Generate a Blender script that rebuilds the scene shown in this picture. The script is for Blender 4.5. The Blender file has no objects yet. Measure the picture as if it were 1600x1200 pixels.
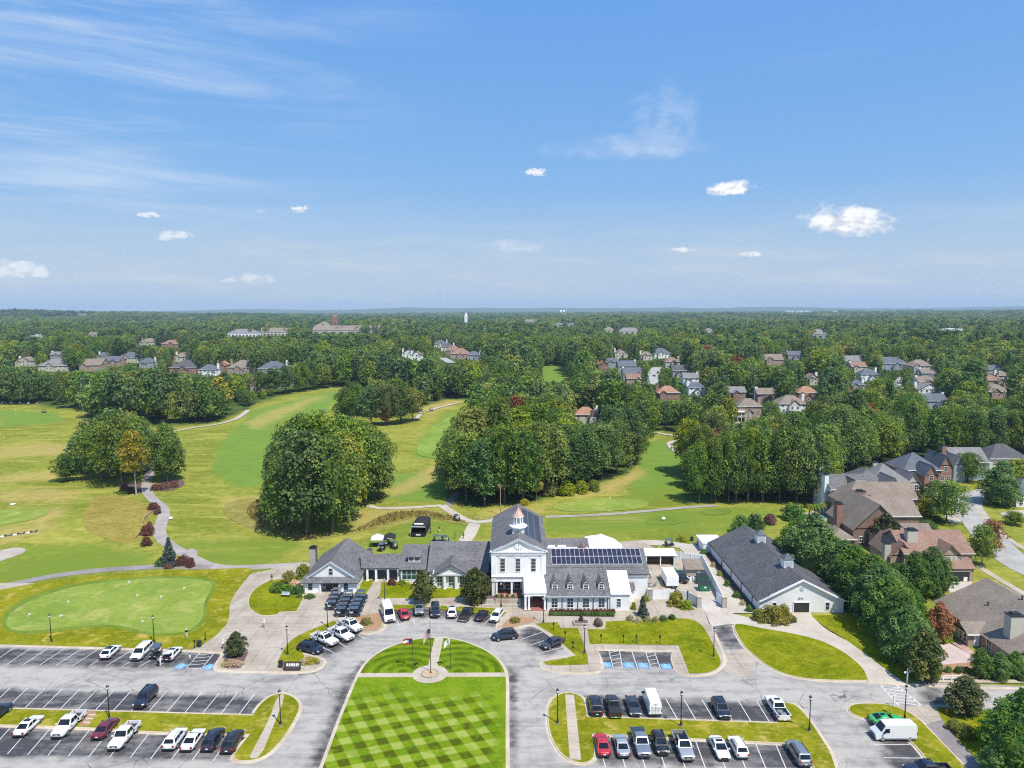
import bpy, bmesh, math, random
import numpy as np
from mathutils import Vector, Matrix, noise
from mathutils.geometry import delaunay_2d_cdt
R = random.Random(7)
rad = math.radians
S = bpy.context.scene
C = S.collection
# ------------------------------------------------------------------ camera, sky, sun, exposure
F, HC = 1110.0, 60.0
ROLL = rad(0.2); PITCH = math.atan(116 / F)
cam_d = bpy.data.cameras.new('camera'); cam = bpy.data.objects.new('camera', cam_d); C.objects.link(cam)
cam.location = (0, 0, HC)
cam_d.sensor_width = 36; cam_d.lens = 36 * F / 1600; cam_d.clip_start = 1; cam_d.clip_end = 60000
cam.rotation_euler = (Matrix.Rotation(rad(90) - PITCH, 3, 'X') @ Matrix.Rotation(-ROLL, 3, 'Z')).to_euler()
S.camera = cam
SUN_EL, SUN_AZ = rad(60), rad(38)          # the sun stands behind the camera, to its right
sv = Vector((math.sin(SUN_AZ) * math.cos(SUN_EL), -math.cos(SUN_AZ) * math.cos(SUN_EL), math.sin(SUN_EL)))
sl = bpy.data.lights.new('sun', 'SUN'); sl.energy = 4.9; sl.angle = rad(0.53); sl.color = (1, 0.955, 0.88)
so = bpy.data.objects.new('sun', sl); C.objects.link(so); so.rotation_euler = sv.to_track_quat('Z', 'Y').to_euler()
S.view_settings.view_transform = 'Standard'; S.view_settings.look = 'None'
S.view_settings.exposure = 0.24; S.view_settings.gamma = 1; S.view_settings.use_curve_mapping = False
S.cycles.use_denoising = False; S.cycles.filter_width = 1.15
S.cycles.max_bounces = 6; S.cycles.diffuse_bounces = 3; S.cycles.glossy_bounces = 2; S.cycles.transparent_max_bounces = 6
S.cycles.volume_bounces = 0

class NT:
    """a short way to write node trees"""
    def __init__(s, tree): s.t = tree; tree.nodes.clear()
    def n(s, typ, ins=None, **props):
        nd = s.t.nodes.new(typ)
        for k, v in props.items(): setattr(nd, k, v)
        for k, v in (ins or {}).items(): s.put(nd.inputs[k], v)
        return nd
    def put(s, sock, v):
        if hasattr(v, 'is_output'): s.t.links.new(v, sock)
        else:
            if sock.type == 'RGBA' and len(v) == 3: v = (*v, 1)
            sock.default_value = v
    def m(s, op, a, b=0.0, c=0.0, clamp=False):
        nd = s.t.nodes.new('ShaderNodeMath'); nd.operation = op; nd.use_clamp = clamp
        s.put(nd.inputs[0], a); s.put(nd.inputs[1], b)
        if op in ('MULTIPLY_ADD', 'COMPARE', 'SMOOTH_MIN'): s.put(nd.inputs[2], c)
        return nd.outputs[0]
    def ramp(s, v, a, b, c=0.0, d=1.0, smooth=True):
        nd = s.n('ShaderNodeMapRange', {0: v, 1: a, 2: b, 3: c, 4: d}, clamp=True)
        if smooth: nd.interpolation_type = 'SMOOTHSTEP'
        return nd.outputs[0]
    def mix(s, f, a, b, mode='MIX'):
        nd = s.t.nodes.new('ShaderNodeMix'); nd.data_type = 'RGBA'; nd.blend_type = mode
        s.put(nd.inputs[0], f); s.put(nd.inputs[6], a); s.put(nd.inputs[7], b)
        return nd.outputs[2]
    def noise(s, vec, scale, detail=3.0, rough=0.55, dist=0.0):
        return s.n('ShaderNodeTexNoise', {'Vector': vec, 'Scale': scale, 'Detail': detail, 'Roughness': rough, 'Distortion': dist}).outputs[0]
    def vscale(s, vec, v3, rot=0.0):
        return s.n('ShaderNodeMapping', {'Vector': vec, 'Scale': v3, 'Rotation': (0, 0, rot)}).outputs[0]
    def attr(s, name): return s.n('ShaderNodeAttribute', attribute_name=name).outputs[2]

# photograph geometry: a pixel of the 1600x1200 photograph as a viewing direction, and a world point as a pixel
cp, sp, cr, sr = math.cos(PITCH), math.sin(PITCH), math.cos(ROLL), math.sin(ROLL)
def ray(px, py):
    a, b = (px - 800) / F, (600 - py) / F
    u, v = a * cr + b * sr, -a * sr + b * cr
    return u, cp + v * sp, -sp + v * cp
def P2(x, y, z):
    Z = y * cp - (z - HC) * sp
    u, v = x / Z, (y * sp + (z - HC) * cp) / Z
    return 800 + (u * cr - v * sr) * F, 600 - (u * sr + v * cr) * F

# world: Nishita sky with thin cirrus and a few small cumulus clouds low over the horizon
W = bpy.data.worlds.new('World'); S.world = W; W.use_nodes = True
w = NT(W.node_tree)
sky = w.n('ShaderNodeTexSky', sky_type='NISHITA', sun_disc=False, sun_elevation=SUN_EL,
          sun_rotation=math.pi - SUN_AZ, altitude=300, air_density=1.0, dust_density=0.4, ozone_density=2.0)
tc = w.n('ShaderNodeTexCoord').outputs['Generated']
sx = w.n('ShaderNodeSeparateXYZ', {0: tc})
az = w.m('ARCTAN2', sx.outputs[0], sx.outputs[1]); el = w.m('ARCSINE', sx.outputs[2])
rgb = w.n('ShaderNodeSeparateColor', {0: sky.outputs[0]})          # the photograph's clear, even late summer blue
col = w.n('ShaderNodeCombineColor', {0: w.m('MULTIPLY', w.m('POWER', rgb.outputs[0], 0.705), 1.08), 1: w.m('MULTIPLY', w.m('POWER', rgb.outputs[1], 0.395), 2.374), 2: w.m('MULTIPLY', w.m('POWER', rgb.outputs[2], 0.05), 6.5)}).outputs[0]
ae = w.n('ShaderNodeCombineXYZ', {0: az, 1: el, 2: 0.0}).outputs[0]
# high cirrus: long soft streaks, strongest up on the left
st = w.vscale(ae, (1.1, 12.0, 1), rad(10))
ci = w.noise(st, 1.9, 7, 0.6, 0.5)
cm = w.noise(ae, 1.3, 2, 0.5)
cir = w.m('MULTIPLY', w.ramp(ci, 0.47, 0.80), w.ramp(cm, 0.40, 0.66))
left = w.ramp(w.m('ADD', az, w.m('MULTIPLY', el, -0.35)), -0.12, -0.62)
cir = w.m('MULTIPLY', w.m('ADD', w.m('MULTIPLY', cir, 0.18), w.m('MULTIPLY', w.m('MULTIPLY', w.ramp(ci, 0.42, 0.72), left), 0.34)), w.ramp(el, 0.04, 0.16))
# low veil of old cloud near the horizon
ve = w.noise(w.vscale(ae, (2.0, 16.0, 1)), 2.6, 5, 0.55, 0.3)
veil = w.m('MULTIPLY', w.ramp(el, 0.17, 0.025), w.m('ADD', 0.72, w.m('MULTIPLY', w.ramp(ve, 0.38, 0.72), 0.26)))
col = w.mix(w.m('ADD', cir, 0.0, clamp=True), col, (7.2, 7.7, 8.3))
col = w.mix(veil, col, w.mix(w.ramp(ve, 0.42, 0.70), (4.5, 5.5, 6.3), (5.2, 5.9, 6.4)))
def cloud(col, px, py, rx, ry, dens, seed, tilt=0.0):
    d = ray(px, py); a0 = math.atan2(d[0], d[1]); e0 = math.asin(d[2] / math.hypot(d[0], d[1], d[2]))
    qx = w.m('DIVIDE', w.m('SUBTRACT', az, a0), rx / F); qy = w.m('DIVIDE', w.m('SUBTRACT', el, e0), ry / F)
    qy = w.m('SUBTRACT', qy, w.m('MULTIPLY', qx, tilt))
    up = w.m('MAXIMUM', qy, 0.0); dn = w.m('MULTIPLY', w.m('MINIMUM', qy, 0.0), 1.7)
    r2 = w.m('ADD', w.m('MULTIPLY', qx, qx), w.m('ADD', w.m('MULTIPLY', up, up), w.m('MULTIPLY', dn, dn)))
    ns = w.noise(w.n('ShaderNodeCombineXYZ', {0: w.m('ADD', az, seed * 3.1), 1: w.m('MULTIPLY', el, 1.6), 2: seed}).outputs[0], 2.3 * F / max(rx, 22), 8, 0.55, 0.1)
    ns2 = w.noise(w.n('ShaderNodeCombineXYZ', {0: w.m('ADD', az, seed * 3.1 + .012), 1: w.m('ADD', w.m('MULTIPLY', el, 1.6), 0.012), 2: seed}).outputs[0], 2.3 * F / max(rx, 22), 4, 0.55, 0.1)
    f = w.m('ADD', w.m('SUBTRACT', 1.0, r2), w.m('MULTIPLY', w.m('SUBTRACT', ns, 0.5), 2.3))
    k = w.m('MULTIPLY', w.ramp(f, 0.25, 0.9) if dens > .4 else w.ramp(f, -0.2, 1.9), dens)
    sh = w.ramp(w.m('ADD', qy, w.m('MULTIPLY', w.m('SUBTRACT', ns, ns2), 5.0)), -0.55, 0.35)
    return w.mix(k, col, w.mix(sh, (6.3, 6.6, 7.2), (9.2, 9.15, 9.1)))
for i, c in enumerate([(1322, 350, 78, 34, 0.95, -0.25), (1141, 296, 47, 17, 0.95), (837, 270, 19, 11, 0.8), (469, 328, 17, 9, 0.75),
                       (272, 370, 32, 11, 0.55, 0.3), (233, 337, 20, 6, 0.6), (1068, 391, 25, 6, 0.7), (1172, 398, 24, 6, 0.7),
                       (25, 426, 52, 20, 0.6), (390, 438, 46, 12, 0.45), (800, 388, 60, 14, 0.35), (1040, 195, 60, 62, 0.22), (985, 236, 130, 26, 0.30), (408, 331, 10, 5, 0.4)]):
    col = cloud(col, c[0], c[1], c[2], c[3], c[4], 1.7 + i * 2.3, c[5] if len(c) > 5 else 0.0)
bg = w.n('ShaderNodeBackground', {'Color': col, 'Strength': 0.10})
w.n('ShaderNodeOutputWorld', {0: bg.outputs[0]})

# ------------------------------------------------------------------ building helpers
class MB:
    def __init__(s): s.v = []; s.f = []; s.mi = []; s.k = 0
    def add(s, vs, fs, mi=None):
        o = len(s.v); s.v += [tuple(v) for v in vs]
        for f in fs: s.f.append([o + i for i in f]); s.mi.append(s.k if mi is None else mi)
        return s
    def box(s, x0, x1, y0, y1, z0, z1, mi=None):
        return s.add([(x0, y0, z0), (x1, y0, z0), (x1, y1, z0), (x0, y1, z0), (x0, y0, z1), (x1, y0, z1), (x1, y1, z1), (x0, y1, z1)],
                     [(3, 2, 1, 0), (4, 5, 6, 7), (0, 1, 5, 4), (1, 2, 6, 5), (2, 3, 7, 6), (3, 0, 4, 7)], mi)
    def hexa(s, b, t, mi=None):       # bottom quad, top quad (both counter-clockwise from above)
        return s.add(list(b) + list(t), [(3, 2, 1, 0), (4, 5, 6, 7), (0, 1, 5, 4), (1, 2, 6, 5), (2, 3, 7, 6), (3, 0, 4, 7)], mi)
    def prism(s, poly, z0, z1, mi=None):
        n = len(poly)
        if sum(poly[i][0] * poly[(i + 1) % n][1] - poly[(i + 1) % n][0] * poly[i][1] for i in range(n)) < 0: poly = poly[::-1]
        return s.add([(x, y, z0) for x, y in poly] + [(x, y, z1) for x, y in poly],
                     [tuple(range(n))[::-1], tuple(range(n, 2 * n))] + [(i, (i + 1) % n, n + (i + 1) % n, n + i) for i in range(n)], mi)
    def tube(s, p0, p1, r0, r1=None, n=8, mi=None, caps=True):
        p0, p1 = Vector(p0), Vector(p1); r1 = r0 if r1 is None else r1
        q = (p1 - p0).to_track_quat('Z', 'Y'); vs = []
        for p, r in ((p0, r0), (p1, r1)):
            for i in range(n): a = 2 * math.pi * i / n; vs.append(p + q @ Vector((r * math.cos(a), r * math.sin(a), 0)))
        fs = [(i, (i + 1) % n, n + (i + 1) % n, n + i) for i in range(n)]
        if caps: fs += [tuple(range(n))[::-1], tuple(range(n, 2 * n))]
        return s.add(vs, fs, mi)
    def lathe(s, prof, n=12, at=(0, 0, 0), mi=None, axis='Z'):
        vs = []; L = len(prof)
        for r, z in prof:
            for i in range(n):
                a = 2 * math.pi * i / n; c, d = r * math.cos(a), r * math.sin(a)
                vs.append((at[0] + c, at[1] + d, at[2] + z) if axis == 'Z' else (at[0] + c, at[1] + z, at[2] - d))
        fs = [(j * n + i, j * n + (i + 1) % n, (j + 1) * n + (i + 1) % n, (j + 1) * n + i) for j in range(L - 1) for i in range(n)]
        fs += [tuple(range(n))[::-1], tuple(range((L - 1) * n, L * n))]
        return s.add(vs, fs, mi)
    def slab(s, pts, th, mi=None):    # a flat polygon given thickness along its normal, front face on pts
        a, b, c = Vector(pts[0]), Vector(pts[1]), Vector(pts[2]); nn = (b - a).cross(c - a).normalized() * th
        n = len(pts)
        return s.add(list(pts) + [Vector(p) - nn for p in pts],
                     [tuple(range(n)), tuple(range(n, 2 * n))[::-1]] + [((i + 1) % n, i, n + i, n + (i + 1) % n) for i in range(n)], mi)
    def loft(s, rings, mi=None, caps=True, closed=True):
        n = len(rings[0]); vs = [p for r in rings for p in r]
        fs = [(j * n + i, j * n + (i + 1) % n, (j + 1) * n + (i + 1) % n, (j + 1) * n + i) for j in range(len(rings) - 1) for i in range(n if closed else n - 1)]
        if caps: fs += [tuple(range(n))[::-1], tuple(range(len(vs) - n, len(vs)))]
        return s.add(vs, fs, mi)
    def mesh(s, name, mats, smooth=False):
        me = bpy.data.meshes.new(name); me.from_pydata(s.v, [], s.f)
        for m in (mats if isinstance(mats, (list, tuple)) else [mats]): me.materials.append(m)
        me.polygons.foreach_set('material_index', s.mi)
        if smooth: me.shade_smooth()
        me.update(); return me
    def build(s, name, mats, parent=None, smooth=False):
        return obj(name, s.mesh(name, mats, smooth), parent)

def obj(name, me, parent=None, loc=None, rz=None, sc=None):
    o = bpy.data.objects.new(name, me); C.objects.link(o); o.parent = parent
    if loc is not None: o.location = loc
    if rz is not None: o.rotation_euler = (0, 0, rz)
    if sc is not None: o.scale = sc
    return o
def tag(o, label, cat, group=None, kind=None):
    if label: o['label'] = label
    if cat: o['category'] = cat
    if group: o['group'] = group
    if kind: o['kind'] = kind
    return o
def thing(name, label, cat, loc=(0, 0, 0), rz=0.0, group=None):
    return tag(obj(name, None, None, loc, rz), label, cat, group)
def structure(o): o['kind'] = 'structure'; return o
def dup(root, loc, rz=None, label=None, group=None, sc=None, parent=None):
    r = root.copy(); C.objects.link(r); r.location = loc; r.parent = parent
    if rz is not None: r.rotation_euler = (0, 0, rz)
    if sc is not None: r.scale = sc
    if label: r['label'] = label
    if group: r['group'] = group
    for ch in list(root.children):
        c = ch.copy(); C.objects.link(c); c.parent = r
        for g in ch.children:
            d = g.copy(); C.objects.link(d); d.parent = c
    return r

# ------------------------------------------------------------------ the land
def sm(a, b, t):
    t = min(1.0, max(0.0, (t - a) / (b - a))); return t * t * (3 - 2 * t)
def ga(x, y, cx, cy, r): return math.exp(-((x - cx) ** 2 + (y - cy) ** 2) / (2 * r * r))
def H(x, y):
    z = -0.06
    if y < 150 and x > -30: return z
    near = sm(150, 178, y) if x > -95 else max(sm(150, 178, y), 0)
    z += 1.9 * ga(x, y, -122, 196, 15) * near + 1.3 * ga(x, y, -20, 188, 9) * near
    z += 2.1 * sm(185, 280, y) * noise.noise((x / 50, y / 50, 3.3))
    if y > 300:
        z += 9 * sm(330, 640, y)
        z += 5.5 * sm(480, 900, y) * noise.noise((x / 230, y / 200, 1.7))
    if y > 1000:
        z += 13 * sm(1000, 2600, y) * noise.noise((x / 800, y / 620, 7.1)) + 8 * sm(1000, 2000, y) * noise.noise((x / 300, y / 260, 9.4))
        z += 34 * ga(x, y, -2500, 3300, 800) + 12 * ga(x, y, 3600, 4700, 1300)
    if y > 7000:
        r = noise.noise((x / 3300, 2.2, 0)) * .6 + noise.noise((x / 1200, 8.1, 0)) * .3
        z += (75 + 80 * r) * ga(0, y, 0, 15000, 2600) + 40 * ga(x, y, -1900, 14500, 700) + 45 * ga(x, y, 700, 15000, 900)
        z -= 14 * sm(7000, 10000, y)
    return z
def GH(px, py, z=None):
    """the place on the land that the photograph shows at this pixel"""
    d = ray(px, py)
    if z is not None: t = (z - HC) / d[2]; return d[0] * t, d[1] * t
    zz = -0.06
    for _ in range(9):
        t = (zz - HC) / min(d[2], -0.004); x, y = d[0] * t, d[1] * t
        zz = zz * 0.35 + H(x, y) * 0.65
    return x, y
def flat(pts, z=0.0): return [GH(p[0], p[1], z) for p in pts]
def inside(poly, X, Y):
    """vectorised point in polygon"""
    r = np.zeros(np.shape(X), bool); n = len(poly); j = n - 1
    for i in range(n):
        xi, yi = poly[i][0], poly[i][1]; xj, yj = poly[j][0], poly[j][1]
        if yi != yj: r ^= ((yi > Y) != (yj > Y)) & (X < (xj - xi) * (Y - yi) / (yj - yi) + xi)
        j = i
    return r
def chaikin(p, it=2, closed=True):
    """round a polygon; points that carry a third value stay sharp"""
    p = [tuple(q) if len(q) > 2 else (q[0], q[1]) for q in p]
    for _ in range(it):
        o = []; n = len(p)
        for i in range(n):
            a = p[i]
            if len(a) > 2 or (not closed and i in (0, n - 1)): o.append(a); continue
            b, c = p[(i - 1) % n], p[(i + 1) % n]
            o.append((a[0] * .75 + b[0] * .25, a[1] * .75 + b[1] * .25)); o.append((a[0] * .75 + c[0] * .25, a[1] * .75 + c[1] * .25))
        p = o
    return p
def drape(name, poly, mat, off=0.03, step=2.0, z=None, attrs=None, parent=None):
    """a sheet cut to a world polygon, lying on the land (or level at z)"""
    poly = [(q[0], q[1]) for q in poly]
    xs, ys = [q[0] for q in poly], [q[1] for q in poly]
    n = len(poly); pts = []; edges = []
    per = []
    for i in range(n):
        a, b = poly[i], poly[(i + 1) % n]; L = math.hypot(b[0] - a[0], b[1] - a[1]); k = max(1, int(L / step)) if z is None or attrs else 1
        for j in range(k): per.append((a[0] + (b[0] - a[0]) * j / k, a[1] + (b[1] - a[1]) * j / k))
    vs = [Vector(q) for q in per]
    if z is None or attrs:
        gx, gy = np.meshgrid(np.arange(min(xs), max(xs), step), np.arange(min(ys), max(ys), step)); gx[::2] += step * .5
        gx, gy = gx.ravel(), gy.ravel(); ok = inside(poly, gx, gy)
        vs += [Vector((float(a), float(b))) for a, b in zip(gx[ok], gy[ok])]
    r = delaunay_2d_cdt(vs, [], [list(range(len(per)))], 1, 1e-4)
    me = bpy.data.meshes.new(name)
    vv = [(v.x, v.y, (H(v.x, v.y) + off + 0.03 * sm(175, 200, v.y) + 0.0009 * max(0, v.y - 170)) if z is None else z) for v in r[0]]
    fs = []
    for f in r[2]:
        a, b, c = (vv[i] for i in f[:3])
        fs.append(f if (b[0] - a[0]) * (c[1] - a[1]) - (b[1] - a[1]) * (c[0] - a[0]) > 0 else f[::-1])
    me.from_pydata(vv, [], fs)
    me.materials.append(mat); me.shade_smooth()
    for an, fn in (attrs or {}).items():
        at = me.attributes.new(an, 'FLOAT', 'POINT')
        at.data.foreach_set('value', np.asarray(fn(np.array([v[0] for v in vv]), np.array([v[1] for v in vv])), dtype=np.float32))
    o = obj(name, me, parent)
    return structure(o) if parent is None else o
def ribbon_poly(pts, wd):
    L, Rr = [], []
    for i, p in enumerate(pts):
        a, b = pts[max(0, i - 1)], pts[min(len(pts) - 1, i + 1)]
        dx, dy = b[0] - a[0], b[1] - a[1]; l = math.hypot(dx, dy) or 1
        ww = wd[i] if isinstance(wd, (list, tuple)) else wd
        L.append((p[0] - dy / l * ww / 2, p[1] + dx / l * ww / 2)); Rr.append((p[0] + dy / l * ww / 2, p[1] - dx / l * ww / 2))
    return L + Rr[::-1]
def kerb(name, pts, wd=0.32, z0=-0.02, z1=0.14, closed=True, out=1, parent=None, mat=None):
    """a concrete kerb swept along a world polyline"""
    n = len(pts); rings = []
    area = sum(pts[i][0] * pts[(i + 1) % n][1] - pts[(i + 1) % n][0] * pts[i][1] for i in range(n))
    sgn = (1 if area > 0 else -1) if closed else 1
    for i in range(n):
        a = pts[(i - 1) % n] if closed else pts[max(0, i - 1)]; b = pts[(i + 1) % n] if closed else pts[min(n - 1, i + 1)]
        dx, dy = b[0] - a[0], b[1] - a[1]; l = math.hypot(dx, dy) or 1
        nx, ny = dy / l * sgn * out, -dx / l * sgn * out; x, y = pts[i][0], pts[i][1]
        rings.append([(x, y, z0), (x, y, z1), (x + nx * wd * .55, y + ny * wd * .55, z1 - .012), (x + nx * wd * .66, y + ny * wd * .66, 0.025), (x + nx * wd * 1.7, y + ny * wd * 1.7, 0.012), (x + nx * wd * 1.7, y + ny * wd * 1.7, z0)])
    if closed: rings.append(rings[0])
    mb = MB().loft(rings, caps=not closed)
    o = mb.build(name, mat or M['kerb'], parent)
    return o if parent else structure(o)
# ------------------------------------------------------------------ materials
M = {}
def newmat(name):
    m = bpy.data.materials.new(name); m.use_nodes = True; M[name] = m
    return m, NT(m.node_tree)
def finish(m, t, col, rough=0.8, bump=None, bstr=0.3, bdist=0.05, metal=0.0, coat=0.0, spec=0.5):
    p = t.n('ShaderNodeBsdfPrincipled', {'Base Color': col, 'Roughness': rough, 'Metallic': metal, 'Coat Weight': coat, 'Specular IOR Level': spec})
    if bump is not None: t.put(p.inputs['Normal'], t.n('ShaderNodeBump', {'Height': bump, 'Strength': bstr, 'Distance': bdist}).outputs[0])
    t.n('ShaderNodeOutputMaterial', {0: p.outputs[0]}); return m
def plain(name, c, rough=0.6, metal=0.0, coat=0.0, vary=0.12, scale=3.0, spec=0.5):
    m, t = newmat(name); pos = t.n('ShaderNodeTexCoord').outputs['Object']
    f = t.ramp(t.noise(pos, scale, 4), 0.3, 0.7, 1 - vary, 1 + vary)
    return finish(m, t, t.mix(1.0, c, t.n('ShaderNodeCombineXYZ', {0: f, 1: f, 2: f}).outputs[0], 'MULTIPLY'), rough, metal=metal, coat=coat, spec=spec)
def pos(t): return t.n('ShaderNodeNewGeometry').outputs['Position']

# asphalt: pale where it is driven over, darker in the stalls; streaks, cracks, patches
m, t = newmat('asphalt'); p = pos(t); dk = t.attr('dark')
n1 = t.noise(p, 0.11, 5, 0.6, 0.4); n2 = t.noise(p, 0.7, 5, 0.65); n3 = t.noise(t.vscale(p, (0.25, 1.4, 1), 0.5), 0.5, 4, 0.6)
a = t.m('ADD', dk, t.m('MULTIPLY', t.m('SUBTRACT', n1, 0.5), 1.5)); a = t.m('ADD', a, t.m('MULTIPLY', t.m('SUBTRACT', n3, 0.5), 1.5))
a = t.ramp(t.m('ADD', a, t.m('MULTIPLY', t.m('SUBTRACT', n2, 0.5), 1.1)), -0.15, 1.05, smooth=False)
c = t.mix(a, (0.375, 0.347, 0.305), (0.048, 0.044, 0.046))
wp = t.n('ShaderNodeVectorMath', {0: p, 1: t.n('ShaderNodeTexNoise', {'Vector': p, 'Scale': 0.35, 'Detail': 4}).outputs[1]}, operation='ADD').outputs[0]
vo = t.n('ShaderNodeTexVoronoi', {'Vector': wp, 'Scale': 0.17}, feature='DISTANCE_TO_EDGE').outputs['Distance']
crk = t.m('MULTIPLY', t.ramp(vo, 0.010, 0.002), t.ramp(t.noise(p, 0.06, 2), 0.46, 0.60))
c = t.mix(t.m('MULTIPLY', crk, 0.8), c, (0.035, 0.035, 0.037))
oil = t.m('MULTIPLY', t.ramp(t.noise(p, 0.45, 3, 0.5), 0.66, 0.78), t.m('ADD', 0.25, t.m('MULTIPLY', dk, 0.5)))
c = t.mix(oil, c, (0.04, 0.04, 0.042))
finish(m, t, c, 0.85, t.noise(p, 12, 3), 0.25, 0.02)
def paving(name, c1, c2, joint=0.0, sz=3.0, rust=0.0):
    m, t = newmat(name); p = pos(t)
    n1 = t.noise(p, 0.2, 5, 0.6); n2 = t.noise(p, 1.6, 5, 0.65)
    c = t.mix(t.ramp(t.m('ADD', t.m('MULTIPLY', n1, 0.7), t.m('MULTIPLY', n2, 0.3)), 0.36, 0.64), c1, c2)
    if rust: c = t.mix(t.m('MULTIPLY', t.ramp(t.noise(p, 0.3, 4, 0.6), 0.5, 0.7), rust), c, (0.34, 0.20, 0.11))
    if joint:
        b = t.n('ShaderNodeTexBrick', {'Vector': t.vscale(p, (1 / sz, 1 / sz, 1)), 'Scale': 1.0, 'Mortar Size': 0.012, 'Color1': (1, 1, 1, 1), 'Color2': (0.9, 0.9, 0.9, 1), 'Mortar': (0, 0, 0, 1), 'Brick Width': 1.0, 'Row Height': 1.0}, offset=0.0).outputs[0]
        c = t.mix(joint, c, b, 'MULTIPLY')
    return finish(m, t, c, 0.85, n2, 0.2, 0.02)
paving('concrete', (0.32, 0.262, 0.195), (0.435, 0.375, 0.30), 0.5, 3.2)
paving('walk', (0.38, 0.315, 0.23), (0.48, 0.41, 0.32), 0.4, 1.9)
paving('kerb', (0.42, 0.34, 0.245), (0.54, 0.46, 0.35))
paving('drive_concrete', (0.44, 0.38, 0.32), (0.52, 0.46, 0.40), 0.2, 4.0, 0.55)
paving('cart_path', (0.27, 0.235, 0.21), (0.37, 0.33, 0.295))
paving('pale_path', (0.385, 0.335, 0.265), (0.48, 0.43, 0.355))
paving('path_asphalt', (0.18, 0.155, 0.145), (0.27, 0.24, 0.22))
paving('street', (0.30, 0.285, 0.265), (0.385, 0.365, 0.34))
paving('brick_paving', (0.36, 0.21, 0.16), (0.48, 0.33, 0.27), 0.3, 0.8)
paving('pink_paving', (0.46, 0.35, 0.33), (0.53, 0.42, 0.40), 0.2, 0.7)
paving('sand', (0.33, 0.27, 0.22), (0.45, 0.39, 0.33))
paving('stone', (0.30, 0.28, 0.25), (0.46, 0.43, 0.39), 0.7, 0.5)
paving('gold_gravel', (0.42, 0.29, 0.15), (0.55, 0.42, 0.26))
def soil(name, c1, c2):
    m, t = newmat(name); p = pos(t); n = t.noise(p, 3.0, 6, 0.7)
    return finish(m, t, t.mix(t.ramp(n, 0.3, 0.7), c1, c2), 0.95, n, 0.6, 0.08)
soil('mulch', (0.075, 0.045, 0.035), (0.17, 0.105, 0.08)); soil('pine_straw', (0.26, 0.14, 0.075), (0.40, 0.25, 0.13)); soil('dark_mulch', (0.03, 0.024, 0.022), (0.075, 0.055, 0.05))

def turf(name, c1, c2, c3, scale=0.12, dryness=0.35, stripes=None):
    """mown grass: soft large patches, fine mottling, dry spots; c3 is the dry colour"""
    m, t = newmat(name); p = pos(t)
    n1 = t.noise(p, scale, 4, 0.6, 0.3); n2 = t.noise(p, scale * 9, 5, 0.7); n3 = t.noise(p, scale * 2.6, 4, 0.6, 0.5)
    n4 = t.noise(t.vscale(p, (0.5, 2.4, 1), 0.35), 0.9, 4, 0.65)
    c = t.mix(t.ramp(t.m('ADD', t.m('MULTIPLY', n1, 0.5), t.m('MULTIPLY', n2, 0.5)), 0.38, 0.62), c1, c2)
    c = t.mix(t.m('MULTIPLY', t.ramp(t.m('ADD', t.m('MULTIPLY', n3, 0.7), t.m('MULTIPLY', n4, 0.3)), 0.50, 0.68), dryness), c, c3)
    if stripes == 'checker':
        sxyz = t.n('ShaderNodeSeparateXYZ', {0: t.vscale(p, (1, 1, 1), rad(-28))}); sxy2 = t.n('ShaderNodeSeparateXYZ', {0: t.vscale(p, (1, 1, 1), rad(-17))})
        wob = t.m('MULTIPLY', t.m('SUBTRACT', n2, 0.5), 0.5)
        s1 = t.m('SINE', t.m('MULTIPLY_ADD', sxyz.outputs[0], math.pi / 1.5, wob)); s2 = t.m('SINE', t.m('MULTIPLY_ADD', sxy2.outputs[1], math.pi / 1.62, wob))
        f1 = t.ramp(s1, -0.3, 0.3); f2 = t.ramp(s2, -0.35, 0.35)
        wy = t.n('ShaderNodeSeparateXYZ', {0: p})
        fade = t.ramp(t.m('ADD', wy.outputs[1], t.m('MULTIPLY', t.m('SUBTRACT', n1, 0.5), 18)), 108.5, 100)
        fade = t.m('MULTIPLY', fade, t.ramp(wy.outputs[0], -1.2, -4.0)); fade = t.m('MULTIPLY', fade, t.ramp(n3, 0.34, 0.50, 0.45, 1))
        c = t.mix(t.m('MULTIPLY', t.m('MULTIPLY', f1, f2), fade), c, (0.066, 0.085, 0.006))
        c = t.mix(t.m('MULTIPLY', t.m('MULTIPLY', t.m('SUBTRACT', 1.0, f1), t.m('SUBTRACT', 1.0, f2)), t.m('MULTIPLY', fade, 0.85)), c, (0.30, 0.335, 0.075))
    if stripes == 'rings':
        sxyz = t.n('ShaderNodeSeparateXYZ', {0: p}); dx = t.m('SUBTRACT', sxyz.outputs[0], -13.7); dy = t.m('MULTIPLY', t.m('SUBTRACT', sxyz.outputs[1], 112.6), 1.05)
        ax = t.m('SUBTRACT', t.m('ABSOLUTE', dx), 4.6)
        r = t.m('SQRT', t.m('ADD', t.m('MULTIPLY', ax, ax), t.m('MULTIPLY', dy, dy)))
        s1 = t.ramp(t.m('SINE', t.m('MULTIPLY_ADD', r, math.pi / 1.05, t.m('MULTIPLY', n2, 1.2))), -0.5, 0.5)
        c = t.mix(t.m('MULTIPLY', s1, t.ramp(n3, 0.38, 0.55, 0.2, 0.8)), c, tuple(k * 0.55 for k in c1))
    return finish(m, t, c, 0.9, t.noise(p, 6, 4, 0.7), 0.35, 0.06, spec=0.0)
turf('lawn', (0.100, 0.130, 0.003), (0.215, 0.225, 0.010), (0.34, 0.275, 0.03), 0.2, 0.6)
turf('verge', (0.125, 0.145, 0.005), (0.240, 0.230, 0.014), (0.42, 0.32, 0.08), 0.16, 0.85)
turf('mown_checker', (0.100, 0.175, 0.005), (0.170, 0.245, 0.012), (0.24, 0.26, 0.03), 0.2, 0.45, 'checker')
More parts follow.
